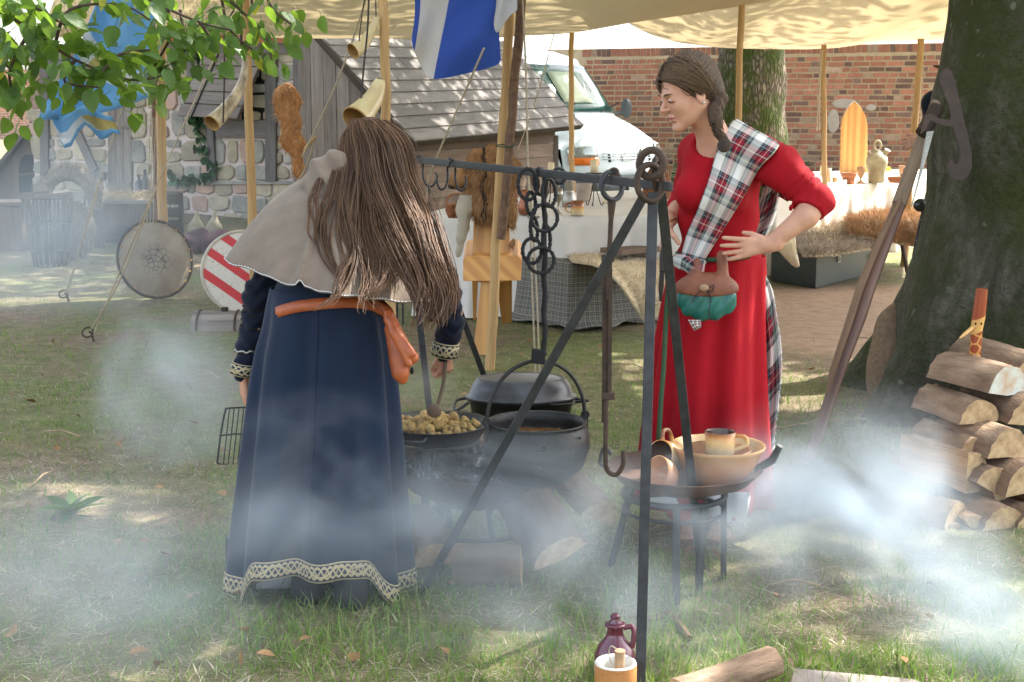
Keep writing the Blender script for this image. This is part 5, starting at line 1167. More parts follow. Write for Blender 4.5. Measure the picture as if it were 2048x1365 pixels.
# wire grill rack
gr = thing('wire_rack', G(462, 930), 'black wire grill rack standing in the grass beside the blue skirt', 'grill rack'); gp = lambda x, y: P(x, y, 5.9+(930-y)/FPX*5.9*.25)
m = MB(); m.tube(spline([gp(497, 933), gp(450, 930), gp(436, 927), gp(436, 915), gp(443, 860), gp(451, 822), gp(457, 817), gp(500, 815)], 5), .0042, 6); m.build('frame', m_black, gr)
for i in range(5): m = MB(); x0 = 447+i*9.5; m.tube([gp(x0, 929), gp(x0+12, 818)], .0026, 5); m.build('wire', m_black, gr)
m = MB(); m.tube([gp(438, 872), gp(470, 868), gp(500, 870)], .0035, 5); m.build('cross_bar', m_black, gr)
# slatted basket, hide chair, bench, bottles, bundles, chest, kennel
sb = thing('slatted_basket', G(95, 530), 'tall tapering slatted wooden basket in the smoke at the left', 'basket'); Yk = 13.6
for i in range(18):
    a = 6.283*i/18; tpc = P(95, 392, Yk); btc = P(100, 528, Yk); t0 = tpc+V((math.cos(a)*.245, math.sin(a)*.2, 0)); b0 = btc+V((math.cos(a)*.15, math.sin(a)*.14, 0)); b0.z = .0; m = MB(); m.bar(b0, t0, .026, .008, V((math.cos(a), math.sin(a), 0))); m.build('slat', m_darkwood, sb)
for z_, rx in ((.66, .25), (.42, .215), (.16, .175)):
    m = MB(); m.tube([V((P(97, 460, Yk).x+math.cos(a)*rx, Yk+math.sin(a)*rx*.85, z_)) for a in [6.283*i/24 for i in range(24)]], .011, 6, closed=True); m.build('hoop', m_darkwood, sb)
for x0, y0, x1, y1 in ((24, 391, 100, 384), (48, 397, 145, 387)):
    m = MB(); m.bar(P(x0, y0, 13.4), P(x1, y1, 13.4), .03, .03); m.build('carrying_bar', m_brownwood, sb)
hcx = thing('hide_covered_seat', G(140, 520), 'round backed seat covered in grey shaggy hide behind the slatted basket', 'seat'); m = MB(); c = P(140, 430, 14.2); pr = [('e', (c.x, 14.2, .30), (.24, .22, .30), None, .05)]+[('c', tuple(c+V((-.26*math.cos(a), 0, .12+.30*math.sin(a)))), tuple(c+V((-.26*math.cos(a+.35), 0, .12+.30*math.sin(a+.35)))), .075, .075, .04) for a in [i*.35 for i in range(9)]]
blob(m, pr, .025, f=lambda X: ev(pr, X)+.012*fn(X, 16)); m.build('hide', M('grey_hide', (.30, .25, .20), (.16, .13, .11), 8, .95, bump=.5), hcx)
vv = [V(a) for a in m.v if a[1] < 14.25]; ps = random.sample(vv, min(2500, len(vv))); m = MB(); strands(m, ps, [(p-V((c.x, 14.5, c.z))).normalized() for p in ps], .07, .003, .4, .5); m.build('fur', furmat('grey_fur', [(.3, (.20, .16, .13)), (.7, (.50, .44, .38))]), hcx, kind='stuff')
def bxp(name, x0, x1, y0, y1, Y, dep, mat, label, cat, **kw):
    a = P(x0, y1, Y); b = P(x1, y0, Y); t_ = thing(name, ((a.x+b.x)/2, Y, a.z), label, cat); return t_, a, b
t_, a, b = bxp('arched_bench', 188, 290, 408, 470, 15.2, .5, None, 'low arched wooden bench topped with loose straw', 'bench'); m = MB()
n = 10; arch = [(a.x+.06+(b.x-a.x-.12)*(.5-.42*math.cos(math.pi*i/n)), 0.02+.26*math.sin(math.pi*i/n)) for i in range(n+1)]
m.prism([V((x, 15.2, z_)) for x, z_ in [(a.x, 0), arch[0]]+arch[1:-1]+[arch[-1], (b.x, 0), (b.x, b.z), (a.x, b.z)]][0:0]+[V((a.x, 15.2, 0)), V((arch[0][0], 15.2, 0))]+[V((x, 15.2, z_)) for x, z_ in arch]+[V((arch[-1][0], 15.2, 0)), V((b.x, 15.2, 0)), V((b.x, 15.2, b.z)), V((a.x, 15.2, b.z))], V((0, .04, 0))); m.build('front_panel', m_brownwood, t_)
m = MB(); m.bar(V((a.x-.03, 15.42, b.z+.02)), V((b.x+.03, 15.42, b.z+.02)), .55, .04); m.build('seat', m_greywood, t_)
m = MB(); m.bar(V((a.x, 15.62, b.z/2)), V((b.x, 15.62, b.z/2)), .03, b.z, (0, 0, 1)); m.build('rear_panel', m_darkwood, t_)
m = MB(); ps = [V((random.uniform(a.x, b.x), random.uniform(15.18, 15.6), b.z+.04+.08*random.random()*math.sin(random.random()*3.1))) for _ in range(900)]; strands(m, ps, [V((random.gauss(0, 1), random.gauss(0, 1), .25)) for _ in ps], .13, .0035, .2, .25); o = m.build('loose_straw', m_fstraw, kind='stuff')
t_, a, b = bxp('wooden_crate', 296, 362, 395, 462, 15.8, .4, None, 'dark open crate standing between pole and stone wall', 'crate')
for zz in (.08, .22, .36, .5): m = MB(); m.bar(V((a.x, 15.8, zz)), V((b.x, 15.8, zz)), .02, .11, (0, 0, 1)); m.build('board', m_darkwood, t_)
for xx in (a.x, b.x): m = MB(); m.bar(V((xx, 15.78, 0)), V((xx, 15.78, .58)), .05, .04, (0, 1, 0)); m.build('post', m_darkwood, t_)
m = MB(); m.bar(V((a.x-.1, 16.0, .58)), V((b.x, 16.0, .58)), .4, .03); m.build('top', m_brownwood, t_)
for px, lb in ((279, 'dull grey stoneware bottle left on the shelf by the door'), (292, 'dark glass bottle right on the shelf by the door')):
    b = P(px, 396, 16.0); k = 16/FPX; t_ = thing('bottle', b, lb, 'bottle'); m = MB(); h = 46 if px < 285 else 56; m.lathe(b, [(0, 0), (7.5*k, 0), (8*k, 3*k), (8*k, .62*h*k), (3*k, .78*h*k), (2.6*k, h*k), (3.4*k, h*k), (0, h*k)], 16); m.build('body', M('bottle_glass_'+('a' if px < 285 else 'b'), (.05, .055, .05), None, 5, .25, spec=.6, bump=0), t_)
t_ = thing('shelf_bench', P(275, 460, 16.1), 'rough shelf bench under the two bottles beside the plank door', 'bench'); a, b = P(236, 399, 16.1), P(318, 399, 16.1); m = MB(); m.bar(a, b, .3, .035); m.build('seat', m_brownwood, t_)
for f in (.1, .9): p = a.lerp(b, f); m = MB(); m.bar(p, V((p.x, p.y, 0)), .05, .2, (0, 1, 0)); m.build('leg', m_brownwood, t_)
m_purp = M('purple_cloth', (.10, .035, .045), (.05, .02, .03), 6, .95, bump=.4)
for (x0, x1, yb, lb, s_) in ((366, 415, 487, 'left dark purple cloth bundle on the grass before the stones', 3), (408, 466, 488, 'right dark purple cloth bundle on the grass before the stones', 8)):
    c = P((x0+x1)/2, yb-14, 14.9); rx = (x1-x0)/2*14.9/FPX; m = MB(); pr = [('e', (c.x, 14.9, .09), (rx, .2, .11), None, .1), ('e', (c.x+rx*.4, 14.95, .15), (rx*.5, .15, .10), None, .1), ('e', (c.x-rx*.5, 14.85, .11), (rx*.5, .15, .10), None, .1)]
    blob(m, pr, .02, f=lambda X: ev(pr, X)+.022*fn(X, 17, s_)); m.build('cloth_bundle', m_purp, label=lb, cat='cloth bundle')
for px, lb in ((392, 'pale gourd left behind the purple cloth bundles'), (428, 'pale gourd right behind the purple cloth bundles')):
    c = P(px, 452, 15.4); k = 15.4/FPX; m = MB(); pr = [('e', (c.x, 15.4, c.z-8*k), (17*k, .08, 17*k), None, .03), ('c', (c.x, 15.4, c.z), (c.x+3*k, 15.4, c.z+26*k), 9*k, 4*k, .06)]; blob(m, pr, .014); o = m.build('gourd', m_stonew, label=lb, cat='gourd')
    m = MB(); 
m = MB(); t_ = thing('plank_chest', G(10, 508), 'plain brown wooden chest cut by the left edge', 'chest'); a = G(-60, 508); b = G(46, 506)
m.prism([a, b, b+V((.15, .5, 0)), a+V((.15, .5, 0))], V((0, 0, P(0, 412, b.y).z))); m.build('box', m_brownwood, t_, bev=.008)
m = MB(); z_ = P(0, 412, b.y).z; m.bar(a.lerp(a+V((.15, .5, 0)), .5)+V((-.02, 0, z_+.022)), b.lerp(b+V((.15, .5, 0)), .5)+V((.02, 0, z_+.022)), .54, .04); m.build('lid', m_brownwood, t_, bev=.008)
Yn = 18.9; kn = thing('wooden_kennel', P(60, gy(18.9), Yn), 'narrow gabled plank shed with an arched doorway at the far left', 'shed')
xs_ = [-30, -6, 18, 42, 66, 90, 112]; top_ = lambda x: 250+abs(x-74)*1.28
for i in range(6):
    x0, x1 = xs_[i]+.6, xs_[i+1]-.6; m = MB(); m.prism([P(x0, gy(Yn), Yn), P(x1, gy(Yn), Yn), P(x1, top_(x1), Yn), P(x0, top_(x0), Yn)], V((0, .03, 0))); m.build('board', m_brownwood, kn)
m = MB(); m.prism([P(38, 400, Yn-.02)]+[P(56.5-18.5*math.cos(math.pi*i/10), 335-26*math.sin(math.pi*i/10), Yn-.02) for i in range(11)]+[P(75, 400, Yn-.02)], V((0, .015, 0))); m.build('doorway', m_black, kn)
m = MB(); m.bar(P(-36, 388, Yn+.1), P(76, 246, Yn+.1), .5, .05, (-.7, 0, .7)); m.build('roof_panel', m_darkwood, kn); m = MB(); m.bar(P(116, 300, Yn+.1), P(74, 246, Yn+.1), .5, .05, (.7, 0, .7)); m.build('roof_panel', m_darkwood, kn)
m = MB(); m.bar(P(38, 350, Yn-.03), P(76, 346, Yn-.03), .03, .02); m.build('rail', m_brownwood, kn)
# ================================================================ IRON POT RACK
m_iron = M('forged_iron', (.055, .058, .063), (.028, .029, .032), 25, .58, .45, bump=.35, bscale=90, spec=.5)
m_cast = M('cast_iron', (.020, .021, .022), (.009, .009, .010), 18, .42, .2, bump=.4, bscale=60, c3=(.06, .06, .058), spec=.5)
m_rust = M('rusty_plate', (.13, .07, .05), (.05, .032, .028), 12, .75, .2, bump=.4, c3=(.20, .12, .09))
m_brope = M('black_rope', (.022, .022, .024), (.012, .012, .013), 60, .8, bump=.7, bscale=120)
ap = P(1305, 378, 3.70)
tp = thing('iron_tripod', G(1290, 1420), 'near iron tripod of flat bars with big rings at its apex', 'tripod'); UPN = V((0, -1, .1))
for top_, bot, w_ in ((P(1306, 385, 3.68), G(1280, 1402), .026), (P(1288, 392, 3.70), G(842, 1190), .025), (P(1322, 385, 3.74), G(1402, 1140), .026)):
    m = MB(); m.bar(bot, top_, w_, w_*.6, V((0, -1, .2)), jit=.001); m.build('leg', m_iron, tp, bev=.002)
def ringm(c, rx, ry, Y, r, tilt=0, seg=26, ax=0):
    k = Y/FPX; u = V((math.cos(ax), math.sin(ax), 0)); v_ = V((-math.sin(ax)*math.sin(tilt), math.sin(tilt)*math.cos(ax), math.cos(tilt))); cc = P(c[0], c[1], Y)
    return [cc+u*(rx*k*math.cos(a))+v_*(ry*k*math.sin(a)) for a in [6.283*i/seg for i in range(seg)]]
for (c, rx, ry, Y, r, ax, nm) in (((1300, 366), 31, 36, 3.66, .0085, .5, 'ring'), ((1303, 328), 26, 27, 3.66, .010, -.5, 'chain_link'), ((1316, 352), 22, 34, 3.72, .008, 1.1, 'ring')):
    m = MB(); m.tube(ringm(c, rx, ry, Y, r, .1, ax=ax), r, 8, closed=True); m.build(nm, m_iron0, tp)
b0, b1 = P(1342, 374, 3.64), P(798, 316, 5.5)
def barpt(px):
    s_ = (px-1024)/FPX*1.0; lo, hi = 0, 1
    for _ in range(40):
        md = (lo+hi)/2; p = b0.lerp(b1, md); dy = p.y*CP-(p.z-CH)*SP
        if p.x/dy > s_: lo = md
        else: hi = md
    return b0.lerp(b1, lo)
m = MB(); m.bar(b0, b1, .012, .024, (0, 0, 1), jit=.001); m.build('cross_bar', m_iron, bev=.002, label='long iron cross bar resting in the rings of both tripods', cat='iron bar')
ap2 = P(803, 318, 5.5); tp2 = thing('iron_tripod', G(1020, 896), 'far iron tripod mostly hidden behind the bending woman', 'tripod')
for bot in (G(1022, 897), V((-.95, 5.7, 0)), V((-.25, 4.95, 0))):
    m = MB(); m.bar(bot, ap2+V((0, 0, .02)), .024, .016, V((0, -1, .2))); m.build('leg', m_iron, tp2, bev=.002)
m = MB(); m.tube(ringm((806, 325), 18, 26, 5.45, .008, .1, ax=1.0), .007, 8, closed=True); m.build('ring', m_iron, tp2)
def shook(px, y0, y1, w_, label, flip=1):
    b = barpt(px); k = b.y/FPX; c = V((b.x, b.y, 0)); q = lambda x, y: P(px+x*flip, y, b.y+.012*math.sin((y-y0)*.06))
    pts = [q(-w_, y0+12), q(-w_*.8, y0+1), q(-w_*.2, y0-4), q(w_*.25, y0+4), q(w_*.3, y0+20), q(w_*.25, (y0+y1)/2), q(w_*.4, y1-14), q(w_*.9, y1-2), q(w_*1.7, y1), q(w_*2.3, y1-10), q(w_*2.4, y1-22), q(w_*2.2, y1-28)]
    m = MB(); pp = spline(pts, 5); m.tube(pp, [.0042-.002*abs(2*i/len(pp)-1)**4 for i in range(len(pp))], 7); m.build('iron_hook', m_cast, label=label, cat='hook')
shook(826, 314, 366, -7, 'leftmost iron hook on the cross bar, close to the brown hair'); shook(842, 316, 373, 13, 'wide open iron hook second from the hair')
shook(898, 322, 379, 10, 'iron hook on the bar curling back to the left', -1); shook(908, 324, 381, 10, 'rightmost iron hook on the bar in front of the bear snout')
fk = thing('iron_fork', P(858, 373, 5.1), 'long two pronged iron fork hanging from a hook', 'fork'); m = MB(); m.tube([P(858, 372, 5.1), P(861, 470, 5.1), P(806, 600, 5.1)][0:2]+[P(858, 600, 5.1)], .005, 6); m.build('shaft', m_iron, fk)
for x0 in (794, 806):
    m = MB(); m.tube([P(800, 590, 5.0), P(x0, 610, 5.0), P(x0, 650, 5.0)], .004, 6); m.build('prong', m_iron, fk)
m = MB(); m.tube([P(858, 600, 5.1), P(802, 560, 5.0), P(800, 590, 5.0)], .004, 6); m.build('neck', m_iron, fk)
# black linked rings with the pot hanger
YC = barpt(1086).y; lk = thing('linked_rope_hanger', P(1080, 725, YC), 'black rope hanger of linked rings holding the cauldron', 'hanger')
for i, (c, rx, ry, ax, dy) in enumerate((((1056, 369), 20, 31, .2, 0), ((1080, 364), 14, 26, .9, .02), ((1098, 386), 14, 27, .4, -.01), ((1118, 352), 13, 15, .6, .02), ((1062, 408), 11, 23, 1.0, 0), ((1089, 436), 26, 27, .15, -.015), ((1068, 458), 8, 24, .8, .01), ((1064, 502), 19, 25, .2, 0), ((1082, 521), 27, 26, .3, -.02), ((1093, 476), 9, 26, 1.0, .01))):
    pts = ringm(c, rx, ry, YC+dy, 0, .12, 34, ax*.6); m = MB(); m.tube(pts, [.0058+.0011*math.sin(j*2.9) for j in range(34)], 8, closed=True); m.build('ring', m_brope, lk)
pts = [P(1089+1.5*math.sin(j), 352+j*11.6, YC+.005) for j in range(32)]; m = MB(); m.tube(pts, [.0078+.0014*(j % 2) for j in range(32)], 8); m.build('rope', m_brope, lk)
m = MB(); m.prism([P(1064, 699, YC-.012), P(1090, 702, YC-.012), P(1091, 731, YC-.012), P(1062, 727, YC-.012)], V((0, .025, 0))); m.build('strap_buckle', m_brope, lk, bev=.002)
# trammel
tb = barpt(1222); tr_ = thing('iron_trammel', P(1215, 945, tb.y), 'rusty adjustable iron trammel hanging from the bar left of the red dress', 'trammel'); Yt = tb.y
m = MB(); m.tube(ringm((1224, 372), 24, 28, Yt, 0, .15, ax=.5), .0075, 8, closed=True); m.build('ring', m_iron, tr_)
m = MB(); m.tube(ringm((1228, 345), 8, 7, Yt, 0, .1), .004, 6, closed=True); m.build('eye', m_iron0, tr_)
m = MB(); m.tube([P(1224, 398, Yt), P(1222, 440, Yt), P(1218, 520, Yt), P(1216, 600, Yt)], [.013, .007, .007, .007], 8); m.build('upper_rod', m_iron0, tr_)
m = MB(); m.bar(P(1212, 518, Yt+.01), P(1210, 845, Yt+.01), .019, .008, (0, -1, 0)); m.bar(P(1221, 518, Yt), P(1219, 800, Yt), .010, .010, (0, -1, 0)); m.build('toothed_bar', m_iron0, tr_)
for yy in (517, 792): m = MB(); m.bar(P(1203, yy, Yt-.002), P(1229, yy, Yt-.002), .018, .02); m.build('collar', m_iron0, tr_, bev=.002)
m = MB(); m.tube(spline([P(1213, 800, Yt), P(1211, 905, Yt), P(1214, 940, Yt), P(1232, 950, Yt), P(1246, 930, Yt), P(1246, 902, Yt)], 5), [.007]*26, 7); m.build('lower_hook', m_iron0, tr_)
# cauldron
Yq = YC+.02; kq = Yq/FPX; cc = P(1073, 848, Yq); R0 = 102*kq; ca = thing('cauldron', cc-V((0, 0, .20)), 'big black riveted cauldron of soup hanging under the linked rings', 'cauldron')
pf = [(0, -.205), (.06, -.20), (.115, -.175), (.152, -.135), (.172, -.075), (.170, -.03), (.160, -.006), (.158, .004), (.163, .008), (.158, .011), (.150, .004), (.155, -.03), (.160, -.075), (.14, -.13), (0, -.19)]
s0 = R0/.160; m = MB(); m.lathe(cc, [(a*s0, b*s0) for a, b in pf], 44); m.build('pot', m_cast, ca)
m = MB(); m.lathe(cc, [(0, -.045*s0), (.157*s0, -.045*s0)], 40); m.build('soup', M('brown_soup', (.22, .10, .025), (.12, .05, .015), 18, .15, bump=.4, c3=(.42, .30, .10), spec=.6), ca)
m = MB(); m.bar(cc+V((.172*s0*math.sin(.12), -.172*s0*math.cos(.12)-.002, -.03*s0)), cc+V((.150*s0*math.sin(.12), -.150*s0*math.cos(.12), -.135*s0)), .012, .004, (0, -1, 0)); m.build('seam', m_cast, ca)
for zz, a in ((-.045, .03), (-.045, .10), (-.10, .03), (-.02, -.75), (-.02, .9)):
    p = cc+V((.172*s0*math.sin(a), -.172*s0*math.cos(a), zz)); m = MB(); m.lathe(p, [(0, .004), (.005, .003), (.006, 0)], 8, V((math.sin(a), -math.cos(a), 0)).to_track_quat('Z', 'Y').to_matrix().to_4x4()); m.build('rivet', m_cast, ca)
hx = V((1, .35, 0)).normalized(); tp_ = P(1076, 724, YC); rz = tp_.z-cc.z
pts = [cc-hx*(.168*s0)+V((0, 0, -.035))]+[cc+hx*(-.168*s0*math.cos(a))+V((0, 0, rz*math.sin(a)**.9)) for a in [math.pi*(.03+.94*i/20) for i in range(21)]]+[cc+hx*(.168*s0)+V((0, 0, -.035))]
m = MB(); m.tube(pts, .0062, 8); m.build('bail_handle', m_cast, ca)
for s_ in (-1, 1):
    p = cc+hx*(s_*.168*s0); m = MB(); m.bar(p+V((0, 0, -.045)), p+V((0, 0, .03)), .022, .012, hx); m.tube(circle(p+V((0, -.01, .02)), .012, 10, V((1, 0, 0)), V((0, 0, 1))), .003, 5, closed=True); m.build('lug', m_cast, ca)
# fire bowl with charcoal
fc = P(952, 925, 4.72); kf = 4.72/FPX; fb = thing('fire_bowl', (fc.x, fc.y, 0), 'wide rusty fire bowl of glowing charcoal under the pan and cauldron', 'fire bowl')
m = MB(); rf = 172*kf; m.lathe(fc, [(0, -.145), (rf*.45, -.135), (rf*.8, -.08), (rf*.99, -.01), (rf*1.04, 0), (rf*1.04, .006), (rf*.97, -.003), (rf*.76, -.072), (0, -.12)], 44); m.build('bowl', m_rust, fb)
for a in (.5, 2.6, 4.2, 5.4): d = V((math.cos(a), math.sin(a), 0)); m = MB(); m.tube([fc+d*rf*.7+V((0, 0, -.09)), V((fc.x, fc.y, 0))+d*rf*.82], .010, 7); m.build('leg', m_rust, fb)
m = MB(); m.tube([V((fc.x, fc.y, .10))+V((math.cos(a)*rf*.8, math.sin(a)*rf*.8, 0)) for a in [6.283*i/32 for i in range(32)]], .007, 6, closed=True); m.build('lower_ring', m_rust, fb)
t = NT('charcoal'); v = t.coord('Object'); n1 = t.noise(v, 30, 5, .7); col = t.ramp(n1, [(.42, (.012, .011, .011)), (.6, (.06, .06, .062)), (.72, (.42, .41, .41))]); t.set(col, .95); t.bump(n1, .6, .01); m_coal = t.m
t = NT('ember'); v = t.coord('Object'); n1 = t.noise(v, 30, 3); t.set(t.ramp(n1, [(.4, (.02, .01, .01)), (.7, (.3, .05, .02))]), .9); t.l(t.ramp(n1, [(.48, (0, 0, 0)), (.62, (1, .10, .02))]), t.bsdf.inputs['Emission Color']); t.bsdf.inputs['Emission Strength'].default_value = .35; m_ember = t.m
protoc = []
for i in range(4):
    m = MB(); n = 7; pr = [('e', (0, 0, 0), (random.uniform(.016, .026), random.uniform(.012, .018), random.uniform(.010, .015)), None, .01)]; blob(m, pr, .006, f=lambda X: ev(pr, X)+.004*fn(X, 90, i)); o = m.build('coal', m_coal, loc=(0, 0, 0)); protoc.append(o.data); bpy.data.objects.remove(o)
for i in range(230):
    a = random.random()*6.283; r_ = rf*.86*math.sqrt(random.random()); o = bpy.data.objects.new('coal', random.choice(protoc)); C.objects.link(o); o.location = fc+V((math.cos(a)*r_, math.sin(a)*r_, -.085+.075*(r_/rf)+random.uniform(0, .03))); o.rotation_euler = (random.random()*6, random.random()*6, random.random()*6)
    tag(o, 'small lump of ashy charcoal in the fire bowl', 'charcoal', 'charcoal lumps in the fire bowl')
m = MB(); m.lathe(fc+V((0, 0, -.088)), [(0, .004), (rf*.7, .01)], 20); m.build('ember_bed', m_ember, fb)
cl = thing('charred_log', P(925, 930, 4.62), 'charred black log with white ash cracks glowing under the pan', 'log'); m = MB(); a, b = P(868, 922, 4.62), P(985, 935, 4.66)
m.tube([a.lerp(b, i/14) for i in range(15)], [.036+.004*(i % 2) for i in range(15)], 12, jit=.05); m.build('wood', m_coal, cl)
# pan with potatoes
pcn = P(872, 846, 4.78); kp = 4.78/FPX; rp = 112*kp; pan = thing('frying_pan', pcn-V((0, 0, .05)), 'large black frying pan full of potato chunks over the fire', 'pan')
m = MB(); m.lathe(pcn, [(0, -.052), (rp*.80, -.052), (rp*.97, -.004), (rp*1.02, 0), (rp*1.02, .004), (rp*.95, .0), (rp*.78, -.044), (0, -.044)], 44); m.build('pan_body', m_cast, pan)
for a0 in (-1.9, 1.0):
    d = V((math.cos(a0), math.sin(a0), 0)); s_ = V((-d.y, d.x, 0)); m = MB(); m.tube(spline([pcn+d*rp+s_*.04+V((0, 0, -.012)), pcn+d*(rp+.03)+s_*.035+V((0, 0, -.018)), pcn+d*(rp+.03)-s_*.035+V((0, 0, -.018)), pcn+d*rp-s_*.04+V((0, 0, -.012))], 5), .004, 6); m.build('handle', m_iron, pan)
sd2 = thing('pan_stand', (pcn.x, pcn.y, 0), 'iron stand carrying the frying pan above the fire bowl', 'stand')
for a0 in (-1.75, .2, 1.4, 2.9): d = V((math.cos(a0), math.sin(a0), 0)); m = MB(); m.bar(pcn+d*rp*.75+V((0, 0, -.055)), V((pcn.x, pcn.y, .0))+d*rp*(1.05), .022, .012, d); m.build('leg', m_iron, sd2)
m = MB(); m.tube([pcn+V((math.cos(a)*rp*.78, math.sin(a)*rp*.78, -.062)) for a in [6.283*i/30 for i in range(30)]], .007, 6, closed=True); m.build('ring', m_iron, sd2)
m_pot = M('fried_potato', (.50, .35, .13), (.26, .14, .045), 26, .6, bump=.5, c3=(.60, .48, .24), rnd=True); m_pea = M('fried_greens', (.22, .26, .06), (.12, .14, .04), 30, .5, rnd=True)
pp_ = []
for i in range(5):
    m = MB(); pr = [('e', (0, 0, 0), (random.uniform(.016, .022), random.uniform(.013, .018), random.uniform(.010, .014)), None, .01)]; blob(m, pr, .0045, f=lambda X: ev(pr, X)+.0055*fn(X, 95+10*i, i*3)); o = m.build('potato_chunk', m_pot, loc=(0, 0, 0)); pp_.append(o.data); bpy.data.objects.remove(o)
gm_ = pp_[0].copy(); gm_.materials.clear(); gm_.materials.append(m_pea)
for i in range(190):
    a = random.random()*6.283; r_ = rp*.76*math.sqrt(random.random()); gr_ = random.random() < (.5 if math.cos(a)*r_ > rp*.45 else .14); o = bpy.data.objects.new('potato_chunk' if not gr_ else 'fried_leek', gm_ if gr_ else random.choice(pp_)); C.objects.link(o)
    o.location = pcn+V((math.cos(a)*r_, math.sin(a)*r_, -.034+.032*(1-(r_/rp)**2)+random.uniform(0, .018)-(.012 if gr_ else 0))); o.rotation_euler = (random.uniform(-1.5, 1.5), random.uniform(-1.5, 1.5), random.random()*6); s_ = random.uniform(.7, 1.1); o.scale = (s_, s_*random.uniform(.7, 1.1), s_)
    if gr_: o.scale = (.7, .7, .5); tag(o, 'green fried leek piece at the right side of the pan', 'leek', 'leek pieces in the frying pan')
    else: tag(o, 'golden potato chunk frying in the black pan', 'potato', 'potato chunks in the frying pan')
# dutch oven
dc = P(1042, 800, 5.22); kd = 5.22/FPX; do_ = thing('roasting_pot', dc-V((0, 0, .10)), 'oval black cast iron roasting pot with lid behind the cauldron', 'pot')
def oval(m, c, prof, ax, ay, seg=40):
    rows = [[c+V((ax*r_*math.cos(a), ay*r_*math.sin(a), z_)) for a in [6.283*i/seg for i in range(seg)]] for r_, z_ in prof]; m.grid(rows, closed=True)
AX, AY = 108*kd, .125
m = MB(); oval(m, dc, [(.001, -.115), (.80, -.115), (.90, -.09), (.98, 0), (1.02, .0), (1.02, .008)], AX, AY); m.build('base', m_cast, do_)
m = MB(); oval(m, dc, [(1.03, .009), (1.05, .010), (1.05, .018), (.98, .022), (.93, .055), (.84, .082), (.80, .087), (.78, .084), (.70, .086), (.001, .086)], AX, AY); m.build('lid', M('worn_cast_lid', (.13, .13, .135), (.06, .06, .063), 9, .38, .5, bump=.2), do_)
for s_ in (-1, 1):
    m = MB(); m.tube(spline([dc+V((s_*AX*.98, -.05, 0)), dc+V((s_*(AX+.045), -.06, -.03 if s_ < 0 else .01)), dc+V((s_*(AX+.045), .03, -.01)), dc+V((s_*AX*.98, .04, 0))], 5), .006, 7); m.build('handle', m_cast, do_)
m = MB(); m.tube(spline([dc+V((.10, -AY*.9, .01)), dc+V((.12, -AY*1.2, .012)), dc+V((.19, -AY*1.0, .012)), dc+V((.19, -AY*.6, .01))], 5), .004, 6); m.build('lid_clip', m_cast, do_)
s3 = thing('pot_stand', (dc.x, dc.y, 0), 'low iron stand under the oval roasting pot', 'stand'); m = MB(); m.tube([dc+V((AX*.7*math.cos(a), AY*.8*math.sin(a), -.123)) for a in [6.283*i/30 for i in range(30)]], .007, 6, closed=True); m.build('ring', m_iron, s3)
for a in (.7, 2.4, 3.9, 5.5): m = MB(); m.tube([dc+V((AX*.7*math.cos(a), AY*.8*math.sin(a), -.123)), V((dc.x+AX*.8*math.cos(a), dc.y+AY*math.sin(a), 0))], .008, 6); m.build('leg', m_iron, s3)
